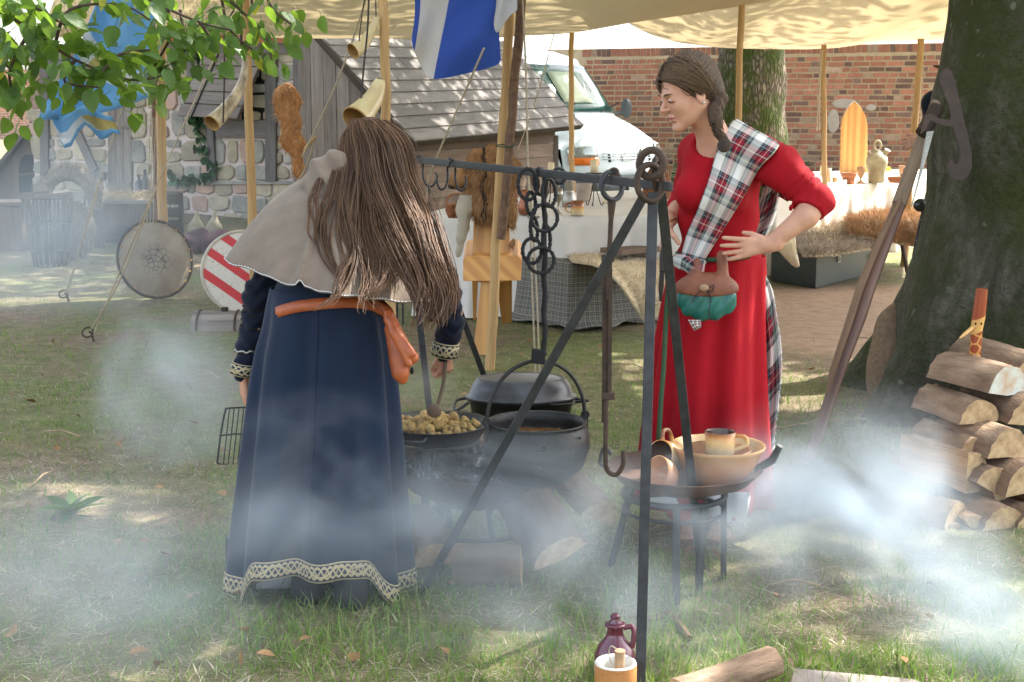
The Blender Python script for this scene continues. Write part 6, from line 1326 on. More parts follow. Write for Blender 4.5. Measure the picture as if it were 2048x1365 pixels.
# ================================================================ LOGS
m_lbark = M('log_bark', (.29, .20, .135), (.12, .075, .05), 16, .9, bump=.9, bscale=40, dist=.012, c3=(.36, .31, .26), coord='UV', stretch=(1, .35, 1), rnd=True)
m_lside = wood('split_wood_face', (.46, .31, .19), (.24, .15, .09), 60, 2.5, .8)
t = NT('log_end_grain'); v = t.coord('UV'); ln = t.n('VectorMath', operation='LENGTH'); t.l(v, ln.inputs[0]); nz = t.noise(v, 22, 4, .6)
rg = t.math('SINE', t.math('ADD', t.math('MULTIPLY', ln.outputs['Value'], 1300), t.math('MULTIPLY', nz, 9))); col = t.ramp(t.math('MULTIPLY_ADD', rg, .10, nz), [(.3, (.27, .165, .09)), (.5, (.50, .35, .19)), (.72, (.60, .45, .27))])
t.set(col, .85); t.bump(nz, .4, .005); m_lend = t.m
def log(a, b, r, a0=0, ext=6.283, up=(0, 0, 1), label='', name='log', lumps=.04, taper=1, sq=1, mats=None, n=14, group=None):
    a, b = V(a), V(b); d = (b-a).normalized(); x = d.cross(V(up)).normalized(); y = x.cross(d); full = ext > 6.2; ns = 6
    prof = [(math.cos(a0+ext*i/n), math.sin(a0+ext*i/n)) for i in range(n if full else n+1)]; ph = random.random()*9
    rows = []; t_ = thing(name, (a+b)/2-V((0, 0, r*.8)), label, 'log', group); mats = mats or [m_lbark, m_lside, m_lend]
    for j in range(ns+1):
        t1 = j/ns; c = a.lerp(b, t1); rr = r*(1+(taper-1)*t1); rows.append([c+(x*p[0]+y*p[1]*sq)*rr*(1+lumps*math.sin(3*i+j*.9+ph)+lumps*.6*math.sin(5.3*i-j+ph)) for i, p in enumerate(prof)])
    if not full: cen = [a.lerp(b, j/ns)+(x*math.sin(j+ph)+y*math.cos(j*1.4+ph))*r*.05 for j in range(ns+1)]
    L = (b-a).length; m = MB(); m.grid(rows, closed=full, uvs=lambda i, k: (k*r*ext/n+ph, i*L/ns))
    m.build('bark', mats[0], t_)
    m = MB()
    if not full:
        m.grid([[r_[-1], c.lerp(r_[-1], .5), c] for r_, c in zip(rows, cen)], uvs=lambda i, k: (k*r*.5+ph, i*L/ns), sm=False); m.grid([[c, c.lerp(r_[0], .5), r_[0]] for r_, c in zip(rows, cen)], uvs=lambda i, k: (k*r*.5+ph+1, i*L/ns), sm=False)
        m.build('split_face', mats[1], t_)
    for rw, cn, fl in ((rows[0], a if full else cen[0], 1), (rows[-1], b if full else cen[-1], 0)):
        m = MB(); vv = list(rw)+([] if full else [cn]); cc_ = a if fl else b; idx = list(range(len(vv))); uv = [((p-cc_).dot(x), (p-cc_).dot(y)) for p in vv]
        if fl: idx = idx[::-1]; uv = uv[::-1]
        m.add(vv, [tuple(idx)], [uv], 0, False); m.build('cut_end', mats[2], t_)
    return t_
H = math.pi
log(P(912, 1122, 4.42), P(1046, 1122, 4.40), .105, -.25, H*.62, V((0, -.75, .66)), 'squat split log lying crosswise in the grass before the fire bowl')
log(P(1052, 1012, 4.62)+V((0, 0, .0)), P(1125, 1118, 4.38)+V((0, 0, -.01)), .10, .35, H*.85, V((-.2, -.7, .6)), 'reddish split log leaning out from under the cauldron')
log(P(1130, 968, 4.95), P(1196, 1040, 4.72), .075, 0, H*1.1, V((.5, -.5, .7)), 'bark covered log lying behind, right of the reddish split log')
log(P(832, 1050, 4.62), P(866, 1132, 4.42), .085, .2, H, V((0, -.6, .8)), 'split log half hidden by the skirt beside the tripod leg')
log(P(1356, 1388, 3.36), P(1548, 1322, 3.50), .042, 0, 6.283, (0, 0, 1), 'slim grey log lying at the bottom edge left of the metal plate', sq=.9)
m_paint = M('green_white_paint_end', (.58, .62, .58), (.46, .30, .17), 13, .7, c3=(.05, .22, .15)); L = lambda px, py, Y: P(px, py, Y)
pile = [
 # end centre px, Y, dir, length, r px, a0, ext, label, mats
 ((2004, 792), 5.35, (-.55, .83, .05), .30, 62, .2, H*.95, 'topmost left split log with green and white paint on its end', 1),
 ((2052, 770), 5.55, (-.5, .8, .12), .34, 62, .0, H*1.0, 'upper right split log cut by the frame behind the painted one', 0),
 ((1948, 846), 5.30, (-.35, .93, .03), .30, 48, .0, H*1.0, 'half round log directly below the painted one', 0),
 ((2056, 850), 5.32, (-.3, .9, .05), .34, 60, .1, H*1.1, 'log at the right frame edge beside the half round one', 0),
 ((1941, 921), 5.22, (-.35, .93, .05), .30, 48, .05, H*.95, 'log with pale domed end in the middle of the pile', 0),
 ((1921, 985), 5.12, (-.62, .78, .06), .30, 84, H*.48, H*.56, 'quarter log with the largest sawn face at the left of the pile', 0),
 ((2008, 912), 5.18, (-.4, .85, .03), .32, 56, .0, H*1.1, 'warm brown log right of the pale domed end', 0),
 ((1975, 985), 5.12, (-.45, .85, .02), .32, 54, .5, H*1.2, 'split log right of the quarter log', 0),
 ((2050, 985), 5.10, (-.3, .9, .0), .32, 60, -.1, H*1.3, 'log right at the frame edge in the fourth layer', 0),
 ((1902, 1052), 5.02, (-.7, .7, .02), .26, 50, .0, H*.95, 'grey barked log at the lower left of the pile', 0),
 ((1900, 1066), 4.98, (-.5, .8, .0), .25, 20, .3, H*1.2, 'small billet under the grey barked log', 0),
 ((1935, 1064), 4.98, (-.2, .9, .0), .26, 36, .9, H*.75, 'narrow upright wedge in the bottom layer', 0),
 ((1998, 1066), 4.98, (-.3, .9, .0), .28, 54, .15, H*.9, 'wide split log at the right of the bottom layer', 0),
 ((2060, 1062), 5.0, (-.3, .9, .0), .28, 46, .0, H, 'bottom layer log cut by the right frame edge', 0)]
for (c, Y, d, ln_, rpx, a0, ext, lb, pt) in pile:
    a = P(*c, Y); d = V(d).normalized(); a = a+V((.02, 0, 0)); log(a, a+d*ln_, rpx*Y/FPX, H-a0-ext, ext, (0, 0, 1), lb, mats=[m_lbark, m_lside, m_paint if pt else m_lend], group='split logs stacked beside the big tree')
for i, (x, y, rr_) in enumerate(((1960, 1020, 30), (2010, 1035, 34), (1955, 960, 26))):
    a = P(x, y, 5.3); log(a, a+V((-.1, .3, 0)), rr_*5.3/FPX, 0, 6.283, (0, 0, 1), ('round log filling the gap low in the pile', 'round log deep in the pile near the frame', 'small round log behind the quarter log')[i], group='split logs stacked beside the big tree')
# carved figure stick
cf = thing('carved_stick', P(1952, 722, 5.55), 'varnished carved stick with a little face standing on the log pile', 'carved stick'); t = NT('carved_varnish'); v = t.coord('Object'); s = t.n('SeparateXYZ'); t.l(v, s.inputs[0])
zz = s.outputs[2]; msk = t.math('LESS_THAN', t.math('ABSOLUTE', t.math('SUBTRACT', t.math('ADD', zz, t.math('MULTIPLY', s.outputs[0], -.4)), .145)), .028); vn = t.n('TexVoronoi', feature='DISTANCE_TO_EDGE'); vn.inputs['Scale'].default_value = 30; t.l(v, vn.inputs[0]); pet = t.math('MULTIPLY', t.math('LESS_THAN', vn.outputs[0], .10), t.math('LESS_THAN', zz, .11))
col = t.mix(t.math('MAXIMUM', msk, t.math('MULTIPLY', pet, .8)), (.30, .055, .015), (.66, .38, .12)); t.set(col, .3, 0, Specular_IOR_Level=.6); m_carv = t.m
m = MB(); m.tube([P(1949, 722, 5.55), P(1953, 660, 5.55), P(1958, 630, 5.55), P(1964, 578, 5.55)], [.023, .024, .026, .023], 14); m.build('stick_body', m_carv, cf)
m = MB(); m.tube([P(1946, 655, 5.54), P(1930, 668, 5.5), P(1919, 677, 5.48)], [.009, .007, .003], 8); m.build('twig', m_carv, cf)
for dx in (-6, 6): m = MB(); p = P(1957+dx, 648, 5.51); blob(m, [('e', tuple(p), (.004, .004, .005), None, .01)], .0018, pad=.005); m.build('eye', m_black, cf)
# ================================================================ STAND WITH POTTERY
sc0 = P(1368, 935, 4.38); ks = 4.38/FPX; st = thing('three_legged_stand', G(1345, 1170), 'iron ring stand with long legs under the bowls', 'stand')
rb = 105*ks; rc = sc0+V((-.03, 0, -.085)); m = MB(); m.tube([rc+V((rb*math.cos(a), rb*math.sin(a), 0)) for a in [6.283*i/36 for i in range(36)]], .010, 7, closed=True); m.build('ring', m_iron, st)
m = MB(); m.tube([rc+V((rb*math.cos(a), rb*math.sin(a), -.05)) for a in [6.283*i/36 for i in range(36)]], .006, 7, closed=True); m.build('lower_ring', m_iron, st)
for (x0, x1, y1, a) in ((1240, 1222, 1132, 0), (1348, 1352, 1212, 0), (1385, 1396, 1190, 0), (1432, 1447, 1160, 0)):
    g_ = G(x1, y1); tpz = P(x0, 1000, g_.y); d = (V((g_.x, g_.y, 0))-V((rc.x, rc.y, 0))).normalized(); m = MB(); m.bar(g_, rc+d*rb, .022, .014, d); m.build('leg', m_iron, st)
pn = thing('wide_pan', sc0-V((0, 0, .07)), 'wide rusty shallow pan with a long handle holding stoneware bowls', 'pan'); rw = 158*ks
m = MB(); m.lathe(sc0, [(0, -.072), (rw*.5, -.068), (rw*.85, -.038), (rw, 0), (rw*1.02, .002), (rw*.97, .002), (rw*.83, -.03), (0, -.060)], 44); m.build('pan_body', m_rust, pn)
m = MB(); m.tube([sc0+V((rw*.9, -.02, -.005)), sc0+V((rw*1.12, -.03, .03)), P(1560, 892, 4.33)], [.012, .014, .010], 8); m.build('handle', m_cast, pn)
m = MB(); m.tube(spline([sc0+V((-rw*.97, -.02, 0)), sc0+V((-rw*1.1, -.02, .02)), sc0+V((-rw*1.05, -.03, .07)), sc0+V((-rw*.96, -.03, .05))], 5), .006, 7); m.build('hook', m_cast, pn)
t = NT('honey_glaze'); v = t.coord('Object'); s = t.n('SeparateXYZ'); t.l(v, s.inputs[0]); col = t.ramp(t.math('ADD', t.math('MULTIPLY', s.outputs[2], 5), t.math('MULTIPLY', t.noise(v, 14, 4), .35)), [(.2, (.60, .30, .16)), (.6, (.60, .31, .16)), (.85, (.62, .38, .19))]); t.set(col, .25, 0, Specular_IOR_Level=.6); m_honey = t.m
m_glin = M('cream_glaze', (.58, .40, .19), (.46, .28, .12), 9, .2, spec=.6, bump=0)
bc = P(1436, 893, 4.38); rbw = 97*ks; bw = thing('mixing_bowl', bc-V((0, 0, .13)), 'large honey glazed stoneware mixing bowl in the wide pan', 'bowl')
m = MB(); m.lathe(bc, [(0, -.135), (rbw*.42, -.135), (rbw*.62, -.10), (rbw*.85, -.045), (rbw*.94, -.008), (rbw, 0), (rbw*.99, .007)], 44); m.lathe(bc, [(rbw*.99, .007), (rbw*.93, .002), (rbw*.82, -.035), (rbw*.5, -.055), (0, -.06)], 44, mi=1); m.build('bowl_body', [m_honey, m_glin], bw)
ib = thing('inner_bowl', bc-V((0, 0, .055)), 'brown dished plate lying inside the mixing bowl', 'plate'); m = MB(); m.lathe(bc+V((0, 0, -.012)), [(0, -.035), (rbw*.45, -.035), (rbw*.70, .0), (rbw*.72, .006), (rbw*.66, .004), (rbw*.42, -.026), (0, -.028)], 36); m.build('plate_body', M('brown_glaze', (.22, .13, .07), (.12, .07, .04), 9, .25, spec=.6, bump=0), ib)
mc = P(1440, 897, 4.36)+V((0, 0, .0)); mgk = ks
def glaze_mug(c, ax, r, h, label, hd):
    ax = V(ax).normalized(); rot = ax.to_track_quat('Z', 'Y').to_matrix().to_4x4(); t_ = thing('mug', c, label, 'mug'); m = MB()
    m.lathe(c, [(0, 0), (r*.9, 0), (r*.98, h*.08), (r*.96, h*.5), (r*1.03, h), (r*.96, h*1.01)], 28, rot); m.lathe(c, [(r*.96, h*1.01), (r*.90, h*.9), (r*.88, h*.15), (0, h*.12)], 28, rot, mi=1); m.build('mug_body', [m_mug, M('dark_glaze_'+label[:5], (.10, .045, .025), (.06, .03, .02), 9, .2, spec=.6, bump=0)], t_)
    hd = V(hd).normalized(); hd = (hd-ax*hd.dot(ax)).normalized(); m = MB(); m.tube(spline([c+hd*r*.95+ax*h*.85, c+hd*r*1.6+ax*h*.8, c+hd*r*1.7+ax*h*.45, c+hd*r*.95+ax*h*.2], 6), .007, 8); m.build('handle', m_mug, t_)
glaze_mug(mc+V((0, 0, -.018)), (0, 0, 1), 31*ks, .072, 'orange rimmed mug standing in the mixing bowl', (1, -.2, 0))
glaze_mug(P(1352, 912, 4.42), (-.62, -.72, .22), 30*ks, .09, 'dark glazed mug lying on its side beside the mixing bowl', (0, .3, 1))
lb_ = thing('small_bowl', P(1330, 960, 4.30), 'small honey coloured bowl tipped over in the wide pan', 'bowl'); m = MB(); rot = V((-.75, -.45, .35)).to_track_quat('Z', 'Y').to_matrix().to_4x4(); m.lathe(P(1345, 958, 4.32), [(0, 0), (.035, 0), (.052, .03), (.058, .07), (.054, .07), (.046, .03), (0, .01)], 30, rot); m.build('bowl_body', m_honey, lb_)
# jug, crock, stick, plate
m_maroon = M('maroon_glaze', (.13, .015, .04), (.08, .01, .028), 9, .12, spec=.8, bump=0); m_crock = M('orange_crock', (.55, .24, .09), (.42, .17, .06), 6, .3, spec=.6, bump=.05); m_white = M('white_glaze', (.70, .68, .62), (.62, .6, .54), 6, .25, spec=.6, bump=0)
jc = V((P(1230, 1300, 3.62).x, 3.62, 0)); kj = 3.62/FPX; jg = thing('stoneware_jug', jc, 'maroon glazed jug with a knob stopper at the foot of the tripod leg', 'jug')
m = MB(); zt = P(1232, 1230, 3.62).z; prj = [(0, 0), (44, 0), (46, .2)]; m.lathe(jc, [(0, 0), (.052, 0), (.056, .01), (.056, zt-.125)], 32, mi=1); m.lathe(jc, [(.056, zt-.125), (.055, zt-.11), (.045, zt-.085), (.026, zt-.062), (.022, zt-.05), (.022, zt-.036), (.028, zt-.030), (.028, zt-.024), (.02, zt-.022), (0, zt-.03)], 32); m.build('jug_body', [m_maroon, m_white], jg)
m = MB(); m.lathe(jc, [(.017, zt-.026), (.018, zt-.018), (.010, zt-.012), (.014, zt-.004), (.009, zt+.003), (0, zt+.004)], 20); m.build('stopper', m_maroon, jg)
m = MB(); m.tube(spline([jc+V((.022, 0, zt-.036)), jc+V((.045, 0, zt-.034)), jc+V((.050, -.005, zt-.055)), jc+V((.044, -.01, zt-.088))], 6), .0075, 8); m.build('handle', m_maroon, jg)
kc = V((P(1233, 1325, 3.43).x-.002, 3.43, 0)); zt = P(1233, 1325, 3.43).z; ck = thing('stoneware_crock', kc, 'orange crock with white glazed inside at the bottom edge', 'crock')
m = MB(); m.lathe(kc, [(0, 0), (.05, 0), (.054, .02), (.054, zt-.012), (.053, zt-.002)], 36); m.lathe(kc, [(.053, zt-.002), (.050, zt+.003), (.043, zt), (.041, zt-.03), (.041, .02), (0, .015)], 36, mi=1); m.build('crock_body', [m_crock, m_white], ck)
m = MB(); p = kc+V((.008, -.005, zt-.04)); m.tube([p, p+V((.002, -.004, .075))], [.012, .014], 10, jit=.05); m.build('cork', m_lside, label='rough wooden stopper with a string standing in the crock', cat='stopper'); m = MB(); m.tube(spline([p+V((0, 0, .07)), p+V((-.02, 0, .085)), p+V((-.026, 0, .06)), p+V((-.016, -.01, .035))], 5), .0015, 5); m.build('string_loop', m_rope, label='thin string loop tied to the crock stopper', cat='string')
m = MB(); m.tube(spline([G(1226, 1222)+V((0, 0, .02)), G(1258, 1238)+V((0, 0, .015)), G(1305, 1243)+V((0, 0, .01)), G(1342, 1240)+V((0, 0, .015)), G(1378, 1285)+V((0, 0, .01))], 5), [.009]*12+[.011]*9, 8, jit=.1); m.build('broken_stick', m_polebark, label='broken orange brown stick in the grass right of the maroon jug', cat='stick')
m = MB(); m.prism([Z(1572, 1400, .05), Z(1960, 1425, .05), Z(1830, 1358, .035), Z(1588, 1336, .05)], V((0, 0, -.03))); m.build('flat_board', m_greywood, bev=.003, label='flat grey board lying at the bottom edge beside the slim log', cat='board')
# ================================================================ POLEARM AND THINGS AT THE BIG TREE
pa = thing('polearm', G(1618, 922), 'long wooden pole weapon with curved iron hook blade leaning on the big tree', 'polearm')
pts = [P(1872, 205, 6.75), P(1862, 235, 6.72), P(1826, 330, 6.6), P(1798, 410, 6.52)]; m = MB(); m.tube(pts, [.024, .028, .031, .033], 12); m.build('upper_shaft', wood('grey_brown_shaft', (.34, .25, .18), (.19, .13, .09), 50, 3, .7), pa)
m = MB(); m.tube([P(1802, 400, 6.53), P(1775, 470, 6.45), P(1741, 560, 6.35), P(1726, 600, 6.3), P(1712, 640, 6.27), P(1689, 705, 6.2), P(1669, 770, 6.15), P(1650, 830, 6.08), G(1620, 920)], [.031, .033, .036, .040, .042, .036, .028, .026, .022], 12, flat=.8); m.build('lower_shaft', wood('dark_oak_shaft', (.16, .085, .06), (.07, .035, .028), 40, 2.5, .5, spec=.5), pa)
m = MB(); m.tube([P(1800, 400, 6.47), P(1755, 490, 6.37), P(1722, 570, 6.28), P(1700, 640, 6.22), P(1664, 745, 6.1), P(1655, 785, 6.08)], [.012, .016, .018, .018, .014, .006], 8); m.build('spliced_stave', wood('spliced_stave', (.24, .15, .09), (.12, .07, .045), 40, 2.5, .6), pa)
Yb2 = 6.42; ol = [(1893, 136), (1903, 143), (1910, 160), (1918, 195), (1927, 235), (1937, 275), (1944, 310), (1944, 335), (1937, 352), (1924, 361), (1908, 358), (1897, 347), (1894, 333), (1900, 322), (1906, 320), (1908, 328), (1916, 329), (1921, 318), (1919, 298), (1913, 275), (1906, 254), (1890, 252), (1875, 247), (1862, 240), (1850, 262), (1842, 268), (1853, 232), (1862, 228), (1880, 238), (1900, 240), (1902, 232), (1897, 210), (1888, 185), (1880, 165), (1882, 147)]
m = MB(); import bmesh
from mathutils.geometry import tessellate_polygon
vv = [P(x, y, Yb2) for x, y in ol]; tri = tessellate_polygon([vv]); n = len(vv); bk_ = [v_+V((0, .014, 0)) for v_ in vv]
m.raw(vv+bk_, [tuple(f) for f in tri]+[tuple(n+k for k in f[::-1]) for f in tri]+[(i, (i+1) % n, n+(i+1) % n, n+i) for i in range(n)], sm=False); m.build('hook_blade', M('forged_blade', (.075, .052, .045), (.038, .034, .036), 14, .5, .5, bump=.4, c3=(.13, .095, .08), spec=.5), pa, fix=True)
m = MB(); m.tube([P(1874, 215, 6.62), P(1846, 268, 6.56)], [.034, .037], 12); m.build('socket', m_iron0, pa)
m = MB(); ra_ = [P(1868, 262, 6.5), P(1852, 320, 6.48), P(1838, 365, 6.46), P(1822, 412, 6.44)]
m.grid([[p, p+V((-.03+.012*i, .01, -.005))] for i, p in enumerate(ra_)]); m.build('lace_band', M('pale_lace', (.62, .60, .55), (.4, .38, .34), 90, .9), pa, solid=.003)
burl = M('burlap', (.22, .15, .10), (.13, .09, .06), 40, .95, bump=.6, bscale=160); c = P(1785, 700, 7.35); m = MB()
pr = [('e', (c.x, 7.35, .22), (.11, .14, .26), None, .08), ('e', (c.x+.09, 7.4, .38), (.07, .1, .20), None, .08), ('e', (c.x-.05, 7.3, .12), (.08, .13, .14), None, .08)]; blob(m, pr, .02, f=lambda X: ev(pr, X)+.014*fn([X[0], X[1], X[2]*.5], 22)); m.build('burlap_sack', burl, label='brown burlap sack slumped behind the root of the big tree', cat='sack')
# fallen leaves, twigs and weed
m_dry = M('dry_leaf', (.34, .20, .09), (.22, .12, .05), 30, .7, rnd=True); dl = [leafmesh('fallen_leaf', .07, .026, m_dry, n=5, fold=.6, curl=-.3), leafmesh('fallen_leaf', .055, .024, m_dry, n=5, fold=.3, curl=.3)]
for (x, y) in [(232, 905), (245, 910), (440, 915), (62, 1020), (200, 1218), (385, 1205), (655, 1070), (120, 905), (400, 860), (550, 1330), (240, 1100), (330, 990), (20, 1285), (480, 1350), (110, 685), (1065, 690), (1040, 720), (1370, 1120), (1440, 1140), (1560, 1215), (1800, 705), (1625, 750), (1850, 1180), (260, 1330), (700, 1340), (600, 1300), (900, 1180), (1220, 745), (90, 760), (30, 800), (150, 840), (380, 790)]+[(random.uniform(0, 2000), random.uniform(640, 1350)) for _ in range(24)]:
    g_ = G(x, y); o = bpy.data.objects.new('fallen_leaf', random.choice(dl)); C.objects.link(o); o.location = g_+V((0, 0, gz(g_.x, g_.y)+.025)); o.rotation_euler = (random.gauss(0, .4), random.gauss(0, .4), random.random()*6); s_ = random.uniform(.45, .9); o.scale = (s_,)*3
    tag(o, 'dry brown fallen leaf lying in the grass', 'leaf', 'dry leaves fallen on the grass')
wd = thing('dock_weed', G(140, 1035), 'low broad leaved weed growing in the grass at the left', 'weed'); wl = [leafmesh('leaf', .13, .022, m_leaf, n=6, fold=.3, curl=.25)]
for i in range(13):
    o = bpy.data.objects.new('leaf', wl[0]); C.objects.link(o); o.parent = wd; o.location = V((random.gauss(0, .01), random.gauss(0, .01), .02)); o.rotation_euler = (random.gauss(0, .3), -random.uniform(.1, .7), i*.5+random.random()*.4)
m_twg = M('dry_twig', (.42, .32, .20), (.25, .17, .10), 20, .9)
for i, (x0, y0, x1, y1, lb) in enumerate(((88, 876, 160, 886, 'pale dry twig lying level in the grass at the far left'), (60, 990, 110, 955, 'dark twig beside the low weed'), (395, 750, 440, 768, 'thin pale twig left of the blue sleeve'), (1540, 1188, 1640, 1190, 'long pale straw stalk below the drifting smoke'), (1240, 740, 1290, 748, 'short dark twig left of the red skirt'), (1700, 686, 1760, 692, 'dark fallen stick on the bare earth'), (1550, 870, 1740, 850, 'thin dark rod lying in the sunlit grass behind the stand'))):
    a, b = G(x0, y0), G(x1, y1); m = MB(); m.tube([a+V((0, 0, .03)), a.lerp(b, .5)+V((0, .01, .045)), b+V((0, 0, .03))], .004, 5); m.build('twig', m_twg, label=lb, cat='twig')
# ================================================================ PEOPLE
def skinmat(name, c, c2):
    t = NT(name); v = t.coord('Object'); col = t.ramp(t.noise(v, 18, 4, .6), [(.3, c2), (.65, c)]); t.set(col, .48, 0, Specular_IOR_Level=.4, Subsurface_Weight=.12, Subsurface_Scale=.01)
    t.bsdf.inputs['Subsurface Radius'].default_value = (1, .35, .2); t.bump(t.noise(v, 180, 3), .08, .001); return t.m
m_skin = skinmat('skin', (.60, .33, .225), (.50, .25, .17)); m_lip = M('lips', (.48, .20, .16), (.42, .17, .14), 30, .4, bump=0)
def fabric(name, c1, c2, scale=3, weave=500, rough=.85, b=.25, sheen=.3, fold=None):
    t = NT(name); v = t.coord('Object'); f = t.noise(v, scale, 4, .6); g_ = t.noise(v, weave, 2, .5)
    t.set(t.ramp(t.math('ADD', t.math('MULTIPLY', f, .8), t.math('MULTIPLY', g_, .2)), [(.35, c2), (.62, c1)]), rough, 0, Sheen_Weight=sheen, Specular_IOR_Level=.2)
    h = g_
    if fold: h = t.math('ADD', t.math('MULTIPLY', g_, .06), t.noise(t.coord('Object', fold), 1, 3, .5)); t.bump(h, .35, .02)
    else: t.bump(g_, b, .002)
    return t.m
m_red = fabric('red_wool', (.38, .006, .014), (.27, .004, .010), 3, 420, fold=(14, 14, 3), sheen=.0)
m_blue = fabric('navy_linen', (.010, .022, .052), (.007, .015, .036), 3, 500, fold=(13, 13, 2), sheen=.12)
m_bluek = fabric('dark_navy_sleeve', (.007, .011, .028), (.004, .007, .018), 3, 300, fold=(22, 22, 30), sheen=.1)
m_cape = fabric('grey_felt', (.205, .160, .125), (.145, .112, .086), 9, 260, .95, .5, sheen=.2)
m_lin = M('white_petticoat', (.72, .74, .78), (.62, .64, .70), 6, .9, bump=.2)
m_hair1 = furmat('light_brown_hair', [(.2, (.045, .027, .017)), (.5, (.10, .06, .036)), (.85, (.27, .17, .095))], .62); m_hair2 = furmat('brown_hair', [(.2, (.034, .017, .010)), (.5, (.105, .052, .027)), (.85, (.24, .135, .075))], .62)
m_hairb = M('hair_mass', (.085, .046, .027), (.035, .020, .012), 9, .5, stretch=(6, 6, 1), bump=.5, bscale=60)
m_oleather = M('orange_leather', (.42, .10, .024), (.24, .05, .014), 12, .5, bump=.35, bscale=70, spec=.6)
m_bleather = M('brown_leather', (.24, .085, .045), (.15, .05, .03), 16, .5, bump=.5, bscale=140, spec=.4)
m_gleather = M('green_leather', (.012, .15, .12), (.006, .09, .075), 8, .38, bump=.5, bscale=22, spec=.5, warp=1)
m_suede = M('black_suede', (.028, .028, .032), (.018, .018, .02), 12, .9, bump=.3)
def trimmat(name, base):
    t = NT(name); c = t.n('UVMap'); s = t.n('SeparateXYZ'); t.l(c.outputs[0], s.inputs[0]); u, v = s.outputs[0], s.outputs[1]; lines = []
    for ph, fr, am in ((0, 105, .30), (2.09, 105, .30), (4.19, 105, .30), (1.0, 52, .24)):
        w_ = t.math('MULTIPLY', t.math('SINE', t.math('MULTIPLY_ADD', u, fr, ph)), am); d = t.math('ABSOLUTE', t.math('SUBTRACT', t.math('SUBTRACT', v, .5), w_)); lines.append(t.math('LESS_THAN', d, .075))
    e = t.math('GREATER_THAN', t.math('ABSOLUTE', t.math('SUBTRACT', v, .5)), .43); a = lines[0]
    for l_ in lines[1:]+[e]: a = t.math('MAXIMUM', a, l_)
    t.set(t.mix(a, base, (.46, .38, .22)), .6); t.bump(a, .5, .003); return t.m
m_trim = trimmat('knotwork_trim', (.012, .02, .05))
m_tartan = plaid('dress_tartan', [(.22, .17, (.74, .72, .68), 1), (.42, .018, (.015, .02, .025), 1), (.47, .018, (.015, .02, .025), 1), (.01, .016, (.015, .02, .025), 1), (.70, .115, (.30, .012, .03), 1), (.70, .012, (.66, .60, .52), .9), (.56, .035, (.012, .018, .022), 1), (.85, .035, (.012, .018, .022), 1), (.93, .010, (.60, .56, .30), .9)], (.20, .24, .26), 6.2)
def hand(W, D, N, T, s=1.0, curl=(.2, .25, .3, .35), spread=.08, thumb=.5):
    W, D, N, T = V(W), V(D).normalized(), V(N), V(T); N = (N-D*N.dot(D)).normalized(); T = (T-D*T.dot(D)-N*T.dot(N)).normalized(); pr = []
    k = .012*s; tu = lambda v_: tuple(v_)
    pr.append(('c', tu(W-D*.03*s), tu(W+D*.012*s), .024*s, .024*s, .012*s))
    for off in (.026, .009, -.009, -.024): pr.append(('c', tu(W+D*.012*s+T*off*.55*s), tu(W+D*.082*s+T*off*s), .013*s, .0115*s, .010*s))
    for i, (off, L) in enumerate(((.028, .070), (.009, .078), (-.010, .072), (-.027, .056))):
        p = W+D*.084*s+T*off*s; a = curl[i]; sp = (1.5-i)*spread; d0 = (D+T*sp).normalized()
        for j, (f, r0, r1) in enumerate(((.45, .0092, .0085), (.31, .0085, .0078), (.24, .0078, .0066))):
            an = a*(j+.6); d = d0*math.cos(an)+N*math.sin(an); q = p+d*(L*f*s); pr.append(('c', tu(p), tu(q), r0*s, r1*s, .0022 if j else .004)); p = q
    p = W+D*.022*s+T*.026*s; d = (D*(1-thumb)+T*thumb+N*.3).normalized(); q = p+d*.038*s; pr.append(('c', tu(p), tu(q), .0125*s, .010*s, .008*s)); d = (D*(1.2-thumb)+T*thumb*.6+N*.45).normalized(); pr.append(('c', tu(q), tu(q+d*.030*s), .010*s, .0075*s, .003))
    return pr
def head_prims(c, Mx):
    q = lambda x, y, z: tuple(c+Mx @ V((x, y, z))); Rt = Mx; E = lambda x, y, z, r, k: ('e', q(x, y, z), r, Rt, k)
    pr = [E(-.014, 0, .035, (.094, .073, .083), .02), E(.028, 0, -.022, (.060, .057, .075), .02)]
    for s_ in (-1, 1): pr.append(('c', q(-.005, s_*.052, -.045), q(.062, s_*.014, -.088), .020, .016, .025)); pr.append(E(.050, s_*.034, -.020, (.028, .024, .026), .02))
    pr.append(E(.074, 0, -.092, (.016, .020, .015), .015)); pr.append(('c', q(.078, -.028, .022), q(.078, .028, .022), .011, .011, .018))
    for s_ in (-1, 1): pr.append(('-', q(.094, s_*.031, .004), (.016, .018, .013), Rt, .012))
    for s_ in (-1, 1): pr.append(E(.0735, s_*.031, .004, (.0135, .0155, .0118), .004))
    pr += [('c', q(.084, 0, .014), q(.104, 0, -.019), .0056, .0072, .012), E(.1045, 0, -.022, (.0095, .0085, .0075), .008)]
    for s_ in (-1, 1): pr.append(E(.093, s_*.009, -.0255, (.008, .006, .0055), .006))
    pr += [('-', q(.094, 0, -.037), (.006, .012, .006), Rt, .010), E(.086, 0, -.051, (.0095, .021, .0062), .005), E(.083, 0, -.063, (.0095, .018, .0068), .005), ('-', q(.096, 0, -.0565), (.012, .022, .0018), Rt, .003), ('-', q(.088, 0, -.076), (.007, .016, .005), Rt, .010)]
    return pr, q
def hsub(f, lo, hi): return f
